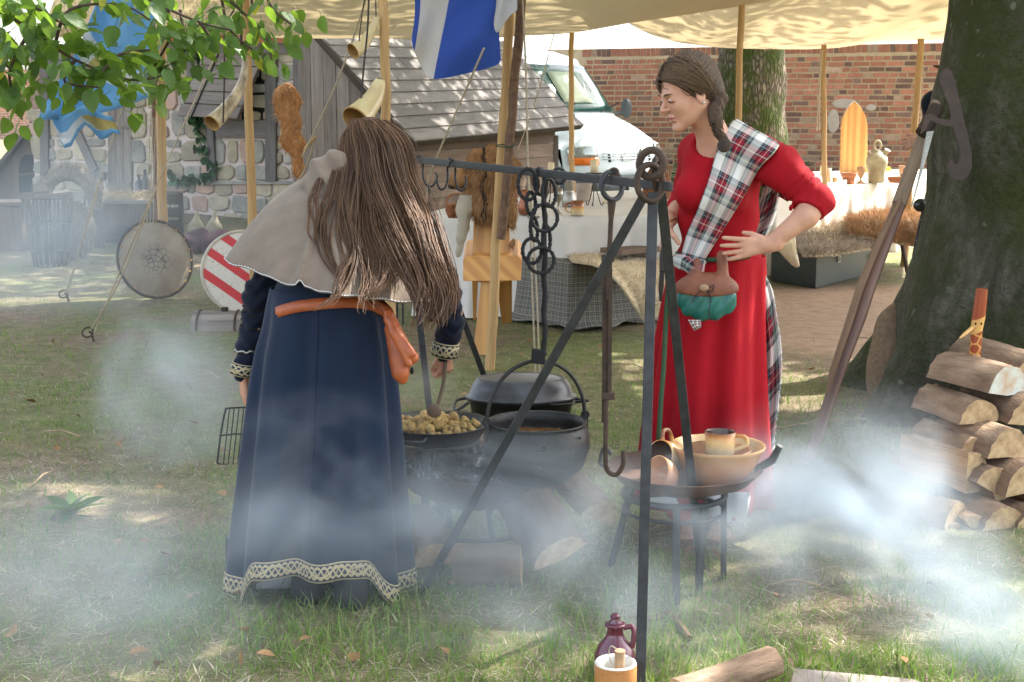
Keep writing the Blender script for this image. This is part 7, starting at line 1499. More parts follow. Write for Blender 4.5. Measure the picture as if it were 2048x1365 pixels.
# ---------------------------------------------------------------- standing woman in red
W1 = thing('person', G(1415, 1085), 'woman in a long red dress and tartan sash with her hands on her hips', 'person')
Fv = V((-.93, -.30, -.36)).normalized(); Lv = V((.28, -.96, 0)); Lv = (Lv-Fv*Lv.dot(Fv)).normalized(); Uv = Fv.cross(Lv); MH = Matrix((Fv, Lv, Uv)).transposed()
hc_ = P(1377, 187, 4.75); hp, q = head_prims(hc_, MH)
for s_ in (-1, 1): hp += [('e', q(-.006, s_*.074, -.008), (.017, .006, .030), MH, .008), ('-', q(-.004, s_*.081, -.006), (.009, .005, .018), MH, .004)]
ear = q(-.006, .080, -.036)
nb = P(1436, 300, 4.82); hp += [('c', q(-.030, 0, -.055), tuple(nb), .050, .056, .03), ('c', tuple(nb), tuple(P(1425, 330, 4.83)), .06, .066, .04)]
bm_ = MB(); blob(bm_, hp, .0028, lo=(hc_.x-.13, 4.60, hc_.z-.29), hi=(hc_.x+.20, 4.93, hc_.z+.14))
lip_c = V(q(.088, 0, -.0565)); lipf = []
for i, f in enumerate(bm_.f):
    p = sum((V(bm_.v[k]) for k in f), V())/len(f); l_ = MH.transposed() @ (p-hc_)
    if l_.x > .078 and abs(l_.y) < .0205 and ((l_.z+.0565)/.0098)**2+(l_.y/.0205)**2 < 1: bm_.mi[i] = 1
T3 = lambda *a: tuple(P(*a))
la = [('c', T3(1640, 402, 4.62), T3(1612, 432, 4.60), .036, .038, .02), ('c', T3(1612, 432, 4.60), T3(1540, 489, 4.585), .038, .024, .02)]+hand(P(1537, 491, 4.585), (-1, .02, -.10), (0, 1, 0), (0, .1, 1), .93, (.05, .08, .10, .12), .12, .35)
blob(bm_, la, .0030)
ra2 = [('c', T3(1372, 395, 5.02), T3(1340, 440, 4.86), .040, .026, .02)]+hand(P(1334, 450, 4.84), (-.10, -.20, -1), (.95, .25, 0), (.3, -.9, 0), .93, (.12, .16, .2, .25), .12, .5)
blob(bm_, ra2, .0030)
torso1 = [('e', T3(1442, 345, 4.84), (.135, .095, .15), None, .05), ('c', T3(1392, 303, 4.90), T3(1518, 306, 4.78), .048, .050, .05), ('e', T3(1437, 430, 4.86), (.138, .10, .15), None, .05), ('e', T3(1437, 520, 4.87), (.145, .11, .10), None, .05),
          ('e', T3(1386, 385, 4.79), (.062, .060, .065), None, .04), ('e', T3(1452, 388, 4.755), (.066, .060, .065), None, .04)]
inner = [p if p[0] != 'e' else ('e', p[1], tuple(r*.9 for r in p[2]), None, p[-1]) for p in torso1[:4]]
blob(bm_, inner, .014)
for sx, Yf, fx, tx in ((1, 4.80, 1432, 1447), (-1, 4.78, 1380, 1392)):
    a = G(tx, 1072); foot = [('c', (a.x, a.y+.12, .72), (a.x, a.y+.13, .42), .07, .05, .03), ('c', (a.x, a.y+.13, .42), (a.x-.0, a.y+.12, .08), .05, .034, .03), ('c', (a.x, a.y+.12, .04), (a.x-.03, a.y-.03, .025), .034, .026, .03)]
    for j in range(5): foot.append(('c', (a.x-.055+j*.016, a.y-.035+j*.004, .02), (a.x-.062+j*.018, a.y-.075+abs(j-1)*.006, .015), .012, .0095 if j else .0115, .006))
    blob(bm_, foot, .006)
bm_.build('body', [m_skin, m_lip], W1)
for s_ in (1, -1):
    m = MB(); e_ = V(q(.0745, s_*.031, .004)); blob(m, [('e', tuple(e_), (.0128, .0138, .0105), MH, .01)], .002, pad=.006)
    for i, f in enumerate(m.f):
        p = sum((V(m.v[k]) for k in f), V())/len(f); l_ = MH.transposed() @ (p-hc_)
        if (l_.y-s_*.031)**2+(l_.z+.0015)**2 < .0075**2: m.mi[i] = 1
    m.build('eye', [M('eye_white%d' % s_, (.62, .58, .55), None, 3, .2, bump=0), M('iris%d' % s_, (.05, .05, .06), None, 3, .15, bump=0)], W1)
    m = MB(); m.tube([V(q(.0870-.011*abs(t_)**2, s_*(.031+t_*.015), .0005-.003*t_*t_)) for t_ in (-1, -.6, -.2, .2, .6, 1)], [.0010, .0022, .0026, .0026, .0022, .0012], 6); m.build('eyelashes', m_hairb, W1)
    m = MB(); m.tube([V(q(.0905-.014*max(0, t_)**2, s_*(.030+t_*.020), .0225+.004*math.sin((t_+1)*1.3))) for t_ in (-1, -.5, 0, .5, 1)], [.0012, .0022, .0022, .0018, .0008], 6, flat=1.3); m.build('eyebrow', m_hairb, W1)
m = MB(); blob(m, [('e', ear, (.005, .005, .005), None, .01)], .0022, pad=.005); m.build('earring', m_lens, W1)
# hair
def hairf(X):
    p = [X[i]-hc_[i] for i in range(3)]; l_ = [MH[0][i]*p[0]+MH[1][i]*p[1]+MH[2][i]*p[2] for i in range(3)]
    d = sd_ell(X, q(-.018, 0, .042), (.104, .085, .092), MH); d = smin(d, sd_ell(X, q(-.070, .01, -.020), (.046, .062, .055), MH), .03)
    cut = .80*l_[0]-.60*l_[2]-.018-.25*np.abs(l_[1])*0; cut = .80*l_[0]-.60*l_[2]-(.018-.20*np.maximum(0, .05-np.abs(l_[1]))*-.3)
    # ear stays free
    st = .0012*np.sin(l_[2]*420+l_[0]*230+3*np.sin(l_[1]*60)); return -smin(-(d+st), -cut, .008)
m_hair1c = M('light_hair_mass', (.085, .052, .032), (.04, .024, .015), 9, .6, stretch=(6, 6, 1), bump=.6, bscale=60); m = MB(); vv, F = surfnets(hairf, (hc_.x-.12, hc_.y-.14, hc_.z-.12), (hc_.x+.16, hc_.y+.14, hc_.z+.15), .004); m.raw(vv.tolist(), F.tolist()); hr = m.build('hair', m_hair1c, W1)
root = V(q(-.078, .050, -.052)); m = MB()
def hairline(y_):                                 # front hairline on the cap, local coordinates
    x_ = .078-6*abs(y_)**2; return V((x_, y_, (.80*x_-.018)/.60))
E0 = V((-.018, 0, .042)); ER = V((.1085, .0895, .0965))
for i in range(1100):
    y_ = random.uniform(-.078, .080); fly = random.uniform(.01, .06) if random.random() < .07 else .012; a = hairline(y_); part = V((.062, -.015, .10)); side = random.random()
    st = a.lerp(V((random.uniform(-.06, .06), y_, .13)), random.random()**2*.8); en = V((-.080+random.gauss(0, .008), .045+random.gauss(0, .012), -.050+random.gauss(0, .012)))
    if y_ < -.01: en = V((-.095, -.0+random.gauss(0, .02), -.045+random.gauss(0, .012)))
    pts = []
    for k in range(11):
        t_ = k/10; p = st.lerp(en, t_)+V((.01*math.sin(math.pi*t_), (.030 if y_ > 0 else -.030)*math.sin(math.pi*t_), .035*math.sin(math.pi*t_)*(.3+.7*(1-t_)))); d = p-E0; n_ = V((d.x/ER.x, d.y/ER.y, d.z/ER.z)); L_ = n_.length; s_ = 1.0+random.uniform(0, .008)+fly*math.sin(math.pi*t_)
        if t_ < .93: p = E0+V((n_.x*ER.x, n_.y*ER.y, n_.z*ER.z))/L_*s_
        pts.append(V(q(*p)))
    r_ = random.random(); b0_ = len(m.uv); m.tube(pts, [.0008]+[.0012]*9+[.0007], 3, False)
    m.uv[b0_:] = [(r_, u[1]) for u in m.uv[b0_:]]
m.build('hair_strands', m_hair1, hr, kind='stuff')
m = MB(); bp = spline([V(q(-.080, .052, -.045)), P(1430, 222, 4.70), P(1432, 244, 4.69), P(1434, 262, 4.68), P(1452, 290, 4.66)], 6); pr = []
for i, p in enumerate(bp[:-1]):
    t_ = i/(len(bp)-1); r_ = .024*(1-.45*t_) if t_ < .55 else .014*(1.25-.8*(t_-.55))
    pr.append(('e', tuple(p+V((.009*math.sin(i*2.1), -.006, 0))*(1 if t_ < .55 else .2)), (r_*.85, r_*.8, r_*1.0), None, .004))
blob(m, pr, .0035, f=lambda X: ev(pr, X)+.001*fn(X, 300)); m.build('braid', m_hair1c, hr)
m = MB()
for i in range(240):
    o_ = V((random.gauss(0, .008), -abs(random.gauss(.012, .006)), random.gauss(0, .004))); pts = [p+o_*(1-.4*k/len(bp))+V((.006*math.sin(k*1.1+(i % 3)*2.1), 0, 0)) for k, p in enumerate(bp)]; b0_ = len(m.uv); r_ = random.random(); m.tube(pts, .0011, 3, False); m.uv[b0_:] = [(r_, u[1]) for u in m.uv[b0_:]]
m.build('hair_strands', m_hair1, hr, kind='stuff')
m = MB(); m.tube(circle(P(1432, 247, 4.69), .016, 14, V((1, 0, .2)), V((0, 1, 0))), .006, 7, closed=True); m.build('hair_tie', m_black, hr)
# dress
neck_c = P(1418, 268, 4.78)
sl = [('c', T3(1518, 308, 4.78), T3(1560, 335, 4.73), .056, .062, .05), ('c', T3(1560, 335, 4.73), T3(1634, 400, 4.63), .062, .047, .04), ('c', T3(1634, 400, 4.63), T3(1614, 426, 4.61), .047, .050, .02)]
sr = [('c', T3(1392, 305, 4.92), T3(1372, 395, 5.02), .055, .05, .04), ('c', T3(1372, 395, 5.02), T3(1358, 415, 4.96), .05, .044, .02)]
dp = torso1+sl+sr
e1 = np.array(T3(1632, 398, 4.63)); e0 = np.array(T3(1518, 308, 4.78)); ed = (e1-e0)/np.linalg.norm(e1-e0)
def dressf(X):
    d = ev(dp, X); tt = (X[0]-e0[0])*ed[0]+(X[1]-e0[1])*ed[1]+(X[2]-e0[2])*ed[2]; wr = np.clip(tt/.12, 0, 1)*np.clip((X[0]-P(1530, 340, 4.75).x)/.03, 0, 1)
    ph_ = tt*135+3.4*np.sin((X[2]-X[0])*30)+1.6*np.sin(X[1]*44+tt*20); d = d-.0078*wr*(np.abs(np.sin(ph_*.5))*2-1)*(.6+.4*np.sin(X[2]*60)); d = d-.003*np.sin(X[0]*45+X[2]*30)*np.sin(X[2]*22+1)
    nd = np.sqrt((X[0]-neck_c.x)**2+(X[1]-neck_c.y+.02)**2+(X[2]-neck_c.z-.010)**2)-.088; d = -smin(-d, nd, .008)*1.0
    sx_, sy_, sz_ = [float(v_) for v_ in (np.array(T3(1612, 432, 4.60))-np.array(T3(1632, 398, 4.63)))]; n_ = np.array([sx_, sy_, sz_]); n_ /= np.linalg.norm(n_); c_ = np.array(T3(1622, 424, 4.61))
    cut = (X[0]-c_[0])*n_[0]+(X[1]-c_[1])*n_[1]+(X[2]-c_[2])*n_[2]; cut = np.where(X[0] > P(1585, 420, 4.6).x, cut, -1); return np.maximum(d, cut)
lo = V(T3(1330, 560, 5.1)); hi = V(T3(1672, 262, 4.5)); m = MB(); vv, F = surfnets(dressf, (P(1335, 500, 4.9).x-.03, 4.56, P(1400, 545, 4.87).z), (P(1672, 400, 4.6).x, 5.09, P(1450, 262, 4.8).z), .0065); m.raw(vv.tolist(), F.tolist())
rowsd = [(512, 1349, 1531, .118), (545, 1339, 1531, .130), (600, 1328, 1530, .145), (680, 1314, 1529, .165), (780, 1300, 1531, .19), (880, 1288, 1535, .215), (960, 1282, 1538, .23), (1004, 1280, 1540, .235)]
rr = []; NS = 96
for j, (y, x0, x1, ry) in enumerate([tuple(np.interp(k/27*7, range(8), [r_[i] for r_ in rowsd]) for i in range(4)) for k in range(28)]):
    c = P((x0+x1)/2, y, 4.88); rx = (x1-x0)/2*4.86/FPX; am = .002+.022*(j/27)**1.1; r_ = []
    for i in range(NS):
        a = 6.283*i/NS; fo = math.sin(a*9+.6*math.sin(a*2)+.2)+.55*math.sin(a*14+1.3+j*.03)+.3*math.sin(a*5); f = am*fo
        r_.append(c+V(((rx+f)*math.cos(a), (ry+f)*math.sin(a), -.012*math.sin(a*3+1)*(j/27))))
    rr.append(r_)
m.grid(rr, closed=True); m.build('dress', m_red, W1, solid=.004)
rr2 = [[V((p.x*.97+.03*rr[-1][0].x, p.y, p.z+dz)) for p in rr[-1]] for dz in (.06, .02, -.015)]
cpt = P(1460, 1015, 4.84); m = MB(); rows = [[P(x, y0+(y1-y0)*t_, 4.62+.02*math.sin(x*.2+t_*3)) for x, y0, y1 in ((1412, 985, 1022), (1430, 985, 1040), (1450, 985, 1046), (1470, 985, 1044), (1492, 985, 1040), (1500, 985, 1000))] for t_ in (0, .3, .6, 1)]; m.grid(rows); m.build('petticoat', m_lin, W1, solid=.003)
m = MB(); m.grid([[P(1300+i*26, 990, 4.70+.02*math.sin(i*2)), P(1300+i*26, 1014+3*math.sin(i*3), 4.68+.02*math.sin(i*2))] for i in range(6)]); m.build('underskirt_edge', m_lin, W1, solid=.003)
for tx in (1447, 1392):                          # sandals
    a = G(tx, 1072); m = MB(); m.prism([V((a.x+dx, a.y+dy, .0)) for dx, dy in ((-.075, -.08), (-.02, -.10), (.03, -.07), (.04, .04), (.035, .15), (-.03, .15), (-.05, .04))], V((0, 0, .012)))
    for zz, yy, r_ in ((.035, -.01, .040), (.05, .03, .042), (.075, .09, .044), (.11, .12, .042), (.15, .12, .043)): m.tube([V((a.x-.01+math.cos(t_)*r_, a.y+yy+math.sin(t_)*.02, zz*.7+abs(math.sin(t_))*.5*zz)) if zz < .07 else V((a.x+math.cos(t_)*r_, a.y+yy+math.sin(t_)*r_, zz)) for t_ in [6.283*i/16 for i in range(16)]], .005, 5, closed=True)
    m.build('sandal', m_bleather, W1)
# things laid on the dress: cast pixels on to it
def trace(pts, f, off, t0=3.9):
    D = [ray(*p) for p in pts]; D = np.array([tuple(d/d.length) for d in D]).T; t_ = np.full(D.shape[1], t0)
    for _ in range(70):
        X = [D[0]*t_, D[1]*t_, CH+D[2]*t_]; s_ = f(X); t_ = t_+np.clip(s_*.7, -.05, .06)
    X = np.stack([D[0]*t_, D[1]*t_, CH+D[2]*t_], 1); bad = t_ > 5.4; return [V(x-np.array(d_)*off) if not b_ else None for x, d_, b_ in zip(X, D.T, bad)]
def skirt1(X):                                   # analytic stand-in of the skirt for tracing
    z = X[2]; zs = [P(1430, r_[0], 4.88).z for r_ in rowsd][::-1]; cx_ = np.interp(z, zs, [P((r_[1]+r_[2])/2, r_[0], 4.88).x for r_ in rowsd][::-1]); rx = np.interp(z, zs, [(r_[2]-r_[1])/2*4.86/FPX for r_ in rowsd][::-1]); ry = np.interp(z, zs, [r_[3]+.006 for r_ in rowsd][::-1])
    k = np.sqrt(((X[0]-cx_)/rx)**2+((X[1]-4.88)/ry)**2); return (k-1)*np.minimum(rx, ry)+np.where(z > zs[-1]+.03, 1, 0)
both1 = lambda X: np.minimum(ev(torso1+sl, X), skirt1(X))
LE = spline([(1468, 238, 0), (1448, 262, 0), (1436, 292, 0), (1420, 345, 0), (1398, 410, 0), (1372, 470, 0), (1358, 522, 0)], 6); RE = spline([(1560, 290, 0), (1545, 310, 0), (1520, 335, 0), (1492, 385, 0), (1458, 440, 0), (1428, 490, 0), (1400, 532, 0)], 6)
nw = 13; pts = [(a.x+(b.x-a.x)*k/(nw-1), a.y+(b.y-a.y)*k/(nw-1)) for a, b in zip(LE, RE) for k in range(nw)]; tr_ = trace(pts, both1, .014); rows = []; last = None
for i in range(len(LE)):
    r_ = []
    for k in range(nw):
        p = tr_[i*nw+k]
        if p is None: p = P(*pts[i*nw+k], 4.80)
        fold = .020*abs(math.sin(k*1.05+.6*math.sin(i*.22)))*(min(1, .3+i/10)); r_.append(p+V((0, -fold, 0)))
    rows.append(r_)
for _ in range(2):
    rows = [[(rows[max(i-1, 0)][k]+rows[i][k]*2+rows[min(i+1, len(rows)-1)][k])/4 for k in range(nw)] for i in range(len(rows))]
Ls = [0]
for i in range(1, len(rows)): Ls.append(Ls[-1]+(rows[i][6]-rows[i-1][6]).length)
m = MB(); m.grid(rows, uvs=lambda i, k: (k*.026, Ls[i]))
top = rows[0]; bk2 = [[top[k]+V((.02*j, .05*j, .02*math.sin(j)-.012*j*j)) for k in range(nw)] for j in range(0, 5)]; m.grid(bk2, uvs=lambda i, k: (k*.026, -i*.05)); sash = m.build('tartan_sash', m_tartan, W1, solid=.004, sub=1)
m = MB(); pts = spline([P(1352, 520, 4.72), P(1372, 528, 4.66), P(1395, 540, 4.64), P(1402, 520, 4.65)], 5); m.tube(pts, [.018, .02, .022, .024, .024, .024, .022, .024, .026, .024, .022, .020, .018, .018, .018, .014], 9, jit=.15); m.build('tartan_knot', m_tartan, W1)
cols = [(1543, 372, 30, 4.93), (1530, 420, 38, 4.95), (1512, 465, 42, 4.95), (1500, 500, 38, 4.92), (1512, 540, 40, 4.88), (1524, 580, 46, 4.86), (1532, 640, 40, 4.84), (1536, 700, 42, 4.84), (1536, 760, 46, 4.84), (1536, 820, 44, 4.84), (1534, 880, 40, 4.84), (1532, 935, 36, 4.84)]
sp_ = spline([(a, b, 0) for a, b, c_, d_ in cols], 4); wd_ = spline([(c_, d_, 0) for a, b, c_, d_ in cols], 4); rows = []
for i, (c_, w_) in enumerate(zip(sp_, wd_)): rows.append([P(c_.x-w_.x*.5+w_.x*k/8+5*math.sin(i*.28), c_.y, w_.y+.022*math.sin(k*1.5+i*.16)-.012*k/8) for k in range(9)])
m = MB(); m.grid(rows, uvs=lambda i, k: (k*.022+.02*math.sin(i*.3), i*.022+.01*k)); m.build('tartan_tail', m_tartan, W1, solid=.004)
m = MB(); fr_ = [r_[8] for r_ in rows][14:]; strands(m, [p for p in fr_ for _ in range(7)], [V((.6, random.gauss(0, .3), -1)) for p in fr_ for _ in range(7)], .012, .0007, .3, .3); m.build('fringe', m_lin, W1, kind='stuff')
m = MB(); m.grid([[P(1376, 640, 4.60), P(1402, 640, 4.60)], [P(1388, 662, 4.60), P(1402, 655, 4.60)]]); m.build('tartan_corner', m_tartan, W1, solid=.003)
bc2 = P(1448, 292, 4.63); m = MB(); m.lathe(bc2, [(0, .005), (.006, .007), (.010, .003), (.017, .005), (.021, .002), (.022, 0)], 20, V((-.1, -1, .1)).to_track_quat('Z', 'Y').to_matrix().to_4x4()); m.build('brooch', m_iron0, W1)
def beltstrip(pxs, h0, f, off, mat, name, parent, n=6, th=.004):
    pp = spline([(a, b, 0) for a, b in pxs], n); pts = [(p.x, p.y+s_*h0) for p in pp for s_ in (-.5, 0, .5)]; t_ = trace(pts, f, off); rows = [[t_[i*3+k] or P(*pts[i*3+k], 4.8) for k in range(3)] for i in range(len(pp))]
    m = MB(); m.grid(rows); return m.build(name, mat, parent, solid=th)
m_green = M('green_leather_belt', (.035, .075, .03), (.02, .045, .02), 12, .5)
beltstrip([(1352, 508), (1380, 516), (1420, 520), (1470, 517), (1500, 512)], 10, both1, .010, m_green, 'belt', W1)
m = MB(); m.grid([[P(x-5, y, 4.685-.0003*(y-520)), P(x+5, y, 4.685-.0003*(y-520))] for x, y in ((1338, 560), (1333, 620), (1330, 680), (1327, 740), (1322, 800), (1318, 868), (1316, 900))]); m.build('belt_end', m_green, W1, solid=.004)
m = MB(); m.tube([P(1324, 545, 4.70), P(1322, 575, 4.69), P(1321, 603, 4.69)], [.008, .009, .004], 8); m.tube([P(1334, 478, 4.76), P(1326, 512, 4.74), P(1324, 545, 4.70)], [.012, .012, .009], 8); m.build('knife_sheath', m_dkrope, W1)
m = MB(); m.tube(circle(P(1336, 441, 4.845), .030, 16, V((1, .3, .2)), V((0, 1, 0))), .004, 7, closed=True); m.build('bracelet', m_brass, W1)
# belt pouch
pk = thing('belt_pouch', P(1414, 640, 4.60), 'green leather belt pouch with brown flap and wooden toggle on the red dress', 'pouch')
gpr = [('e', T3(1413, 598, 4.625), (.102, .036, .066), None, .02), ('e', T3(1413, 612, 4.62), (.078, .034, .048), None, .02)]; m = MB(); blob(m, gpr, .0055, f=lambda X: ev(gpr, X)-.0035*np.sin(X[0]*120+3*np.sin(X[2]*40))*np.clip((P(1413, 560, 4.6).z-X[2])/.06, 0, 1)); m.build('pouch_body', m_gleather, pk)
fcz = P(1413, 588, 4.6).z; fpr = [('f', lambda X: np.maximum(sd_ell(X, T3(1413, 578, 4.622), (.106, .044, .054)), fcz+.002-.010*np.cos((X[0]-T3(1413, 590, 4.62)[0])*16)-X[2]), .01), ('c', T3(1389, 545, 4.63), T3(1395, 525, 4.64), .017, .015, .02), ('c', T3(1446, 548, 4.63), T3(1444, 512, 4.635), .018, .018, .015)]
m = MB(); blob(m, fpr, .005, lo=(T3(1413, 590, 4.62)[0]-.13, 4.55, fcz-.03), hi=(T3(1413, 590, 4.62)[0]+.13, 4.70, P(1413, 505, 4.6).z)); m.build('flap', m_bleather, pk)
m = MB(); blob(m, [('e', T3(1408, 576, 4.572), (.016, .010, .012), None, .01)], .003, pad=.008); m.build('toggle', m_lside, pk)
for pts in ([(1404, 580), (1388, 596), (1384, 606)], [(1414, 580), (1421, 600), (1418, 625), (1420, 636)], [(1416, 577), (1428, 570), (1424, 584), (1414, 580)]): m = MB(); m.tube(spline([P(x, y, 4.575+.0002*(y-580)) for x, y in pts], 4), .0018, 5); m.build('cord', m_dkrope, pk)
# ---------------------------------------------------------------- bending woman in blue, seen from behind
W2 = thing('person', G(655, 1235), 'woman in a navy dress and grey cape bending over the fire, seen from behind', 'person'); bm_ = MB()
hc2 = P(738, 305, 4.78); body2 = [('e', tuple(hc2), (.078, .095, .105), None, .03), ('c', tuple(hc2+V((-.02, -.05, -.05))), T3(705, 380, 4.62), .05, .06, .04), ('c', T3(615, 450, 4.58), T3(795, 455, 4.62), .06, .06, .08), ('c', T3(690, 460, 4.56), T3(655, 600, 4.34), .11, .13, .08), ('e', T3(650, 650, 4.33), (.165, .14, .14), None, .08)]
blob(bm_, body2, .014)
la2 = [('c', T3(508, 660, 4.42), T3(487, 735, 4.40), .034, .025, .02)]+hand(P(486, 744, 4.40), (.02, .12, -1), (.9, .35, 0), (-.35, .9, 0), .93, (.25, .3, .35, .4), .06, .45); blob(bm_, la2, .0032)
ra3 = [('c', T3(905, 625, 4.72), T3(888, 695, 4.74), .034, .025, .02)]+hand(P(890, 700, 4.74), (.0, .25, -1), (-.6, .7, .1), (.1, -.7, -.3), .88, (1.0, 1.05, 1.1, 1.15), .02, .3); blob(bm_, ra3, .0032)
for x, y in ((612, 1212), (700, 1222)):
    a = G(x, y); blob(bm_, [('c', (a.x, 4.33, .75), (a.x, 4.27, .40), .07, .055, .03), ('c', (a.x, 4.27, .40), (a.x, a.y+.03, .06), .055, .034, .03), ('c', (a.x, a.y+.03, .04), (a.x, a.y+.17, .03), .032, .028, .03)], .011)
bm_.build('body', m_skin, W2)
for x, y in ((612, 1212), (700, 1222)):
    a = G(x, y); pr = [('c', (a.x, a.y+.04, .14), (a.x, a.y+.03, .05), .050, .046, .02), ('c', (a.x, a.y+.01, .035), (a.x+.01, a.y+.19, .035), .042, .034, .03), ('-', (a.x, a.y+.04, .22), (.08, .08, .075), None, .005)]; m = MB(); blob(m, pr, .006, f=lambda X: np.maximum(ev(pr, X), -X[2]+.002)); bt = m.build('boot', m_suede, W2)
    m = MB(); m.tube([V((a.x+.052*math.cos(t_), a.y+.04+.052*math.sin(t_), .138+.002*math.sin(t_*20))) for t_ in [6.283*i/40 for i in range(40)]], .0035, 5, closed=True); m.build('braided_cord', m_rope, bt)
rowsb = [(575, 540, 765, .135), (610, 534, 766, .15), (650, 528, 774, .16), (700, 515, 784, .165), (770, 504, 792, .17), (900, 488, 803, .19), (1050, 470, 817, .215), (1172, 458, 829, .235)]
rr = []; NS = 120; hem = {}
for j in range(30):
    y, x0, x1, ry = [np.interp(j/29*7, range(8), [r_[i] for r_ in rowsb]) for i in range(4)]; rx = (x1-x0)/2*4.28/FPX; tt = j/29; am = .001+.020*tt**1.3; r_ = []
    for i in range(NS):
        a = 6.283*i/NS; fo = math.sin(a*8+.4)+.6*math.sin(a*13+2+j*.02)+.35*math.sin(a*5+1); c = P((x0+x1)/2, y, 4.31); near = max(0, -math.sin(a)); ca_ = math.cos(a)
        inn = 1/(1+math.exp((abs(ca_)-.72)*30)); lift = (.10*inn*near**.5-.03*(1-inn)*near-.03*max(0, math.sin(a)))*max(0, tt-.55)/.45; r_.append(c+V(((rx+am*fo)*ca_, (ry+am*fo)*math.sin(a), lift)))
    rr.append(r_)
sk2 = MB(); sk2.grid(rr, closed=True)
dpb = [('c', T3(690, 470, 4.52), T3(655, 600, 4.33), .13, .15, .08), ('e', T3(650, 640, 4.32), (.172, .145, .12), None, .08), ('c', T3(615, 470, 4.57), T3(795, 475, 4.62), .065, .065, .06)]
slv = [('c', T3(580, 500, 4.53), T3(522, 590, 4.46), .055, .052, .04), ('c', T3(522, 590, 4.46), T3(500, 690, 4.41), .050, .040, .03), ('c', T3(500, 690, 4.41), T3(487, 742, 4.40), .038, .034, .02), ('c', T3(810, 480, 4.62), T3(888, 590, 4.70), .065, .055, .04), ('c', T3(888, 590, 4.70), T3(902, 650, 4.72), .050, .044, .03), ('c', T3(902, 650, 4.72), T3(888, 700, 4.74), .042, .038, .02)]
sm2 = MB(); sm2.tube([rr[j][90]+V((0, -.001, 0)) for j in range(1, 27)], .0022, 5); m = sk2; blob(m, dpb, .012); m.build('dress', m_blue, W2, solid=.003); sm2.build('back_seam', m_bluek, W2)
for s_, sel in ((0, slv[:3]), (1, slv[3:])):
    m = MB(); blob(m, sel, .006, f=lambda X: ev(sel, X)-.004*np.sin(X[2]*120+2*np.sin(X[0]*60))-.002*fn(X, 90)); m.build('sleeve', m_bluek, W2)
skb = lambda X: np.minimum(ev(dpb, X), 9)
# knot trim round the hem
m = MB(); n = len(rr[-1]); cum = [0]
for i in range(n): cum.append(cum[-1]+(rr[-1][(i+1) % n]-rr[-1][i]).length)
cx = sum(rr[-1], V())/n
def outp(p, k): d = p-cx; d.z = 0; return p+d.normalized()*k
trow = [[outp(rr[-1][i % n].lerp(rr[-2][i % n], f*1.25), .004) for i in range(n+1)] for f in (-.02, .35, .7, 1.05)]
m.grid(trow, uvs=lambda i, k: (cum[k], [.0, .33, .66, 1][i])); m.build('hem_trim', m_trim, W2, solid=.002)
# far layer of the dress that hangs lower behind the ankles
pts_l = spline([(452, 1150, 0), (470, 1178, 0), (520, 1172, 0), (580, 1152, 0), (640, 1140, 0), (700, 1158, 0), (760, 1182, 0), (828, 1186, 0)], 6); rows = []
for t_ in (-1.0, 0, 1): rows.append([P(p.x, p.y-22+(22 if t_ >= 0 else 0)*(t_)+(t_ if t_ < 0 else 0)*60+(0 if t_ < 0 else 0), 4.34+.012*math.sin(i*.9)+.0*t_) for i, p in enumerate(pts_l)])
m = MB(); m.grid(rows[:2]); m.build('front_panel', m_blue, W2, solid=.003); m = MB(); m.grid([rows[1], rows[2]], uvs=lambda i, k: (k*.014, i)); m.build('front_trim', m_trim, W2, solid=.003)
m = MB(); m.grid([[P(x, y0+(y1-y0)*t_, 4.30+.01*math.sin(x)) for x, y0, y1 in ((512, 1168, 1186), (530, 1160, 1192), (555, 1152, 1184), (580, 1145, 1176), (596, 1138, 1165))] for t_ in (0, .5, 1)]); m.build('petticoat', m_lin, W2, solid=.003)
m = MB(); m.grid([[P(x, y0+(y1-y0)*t_, 4.32) for x, y0, y1 in ((686, 1156, 1166), (708, 1157, 1170))] for t_ in (0, 1)]); m.build('petticoat', m_lin, W2, solid=.003)
def cuff(a, b, r, nm='cuff_trim'):
    a, b = V(a), V(b); d = (b-a).normalized(); u = d.orthogonal().normalized(); v_ = d.cross(u); m = MB(); m.grid([circle(a, r, 25, u, v_, closed=False), circle(b, r*1.05, 25, u, v_, closed=False)], uvs=lambda i, k: (k*r*.26, i)); m.build(nm, m_trim, W2, solid=.003)
cuff(P(490, 726, 4.40), P(486, 750, 4.40), .0395); cuff(P(893, 683, 4.735), P(888, 712, 4.74), .044)
m = MB(); m.tube([P(498, 700, 4.408)+V((math.cos(t_)*.043, math.sin(t_)*.043, .004*math.sin(t_*9))) for t_ in [6.283*i/24 for i in range(24)]], .004, 5, closed=True); m.build('beaded_bracelet', m_pewter, W2)
for j in range(9):                                # criss-cross lacing on the left sleeve
    t0, t1 = j/9, (j+1)/9; A = V((522-22*t0, 585+115*t0, 4.46-.05*t0)); B = V((522-22*t1, 585+115*t1, 4.46-.05*t1)); r_ = .050-.010*t0
    for s_ in (-1, 1): m = MB(); m.tube([P(*A)+V((-s_*r_*.95, -r_*.45, 0)), P(*A).lerp(P(*B), .5)+V((0, -r_*1.12, 0)), P(*B)+V((s_*r_*.95, -r_*.45, 0))], .0028, 5); m.build('lacing_cord', m_black, W2)
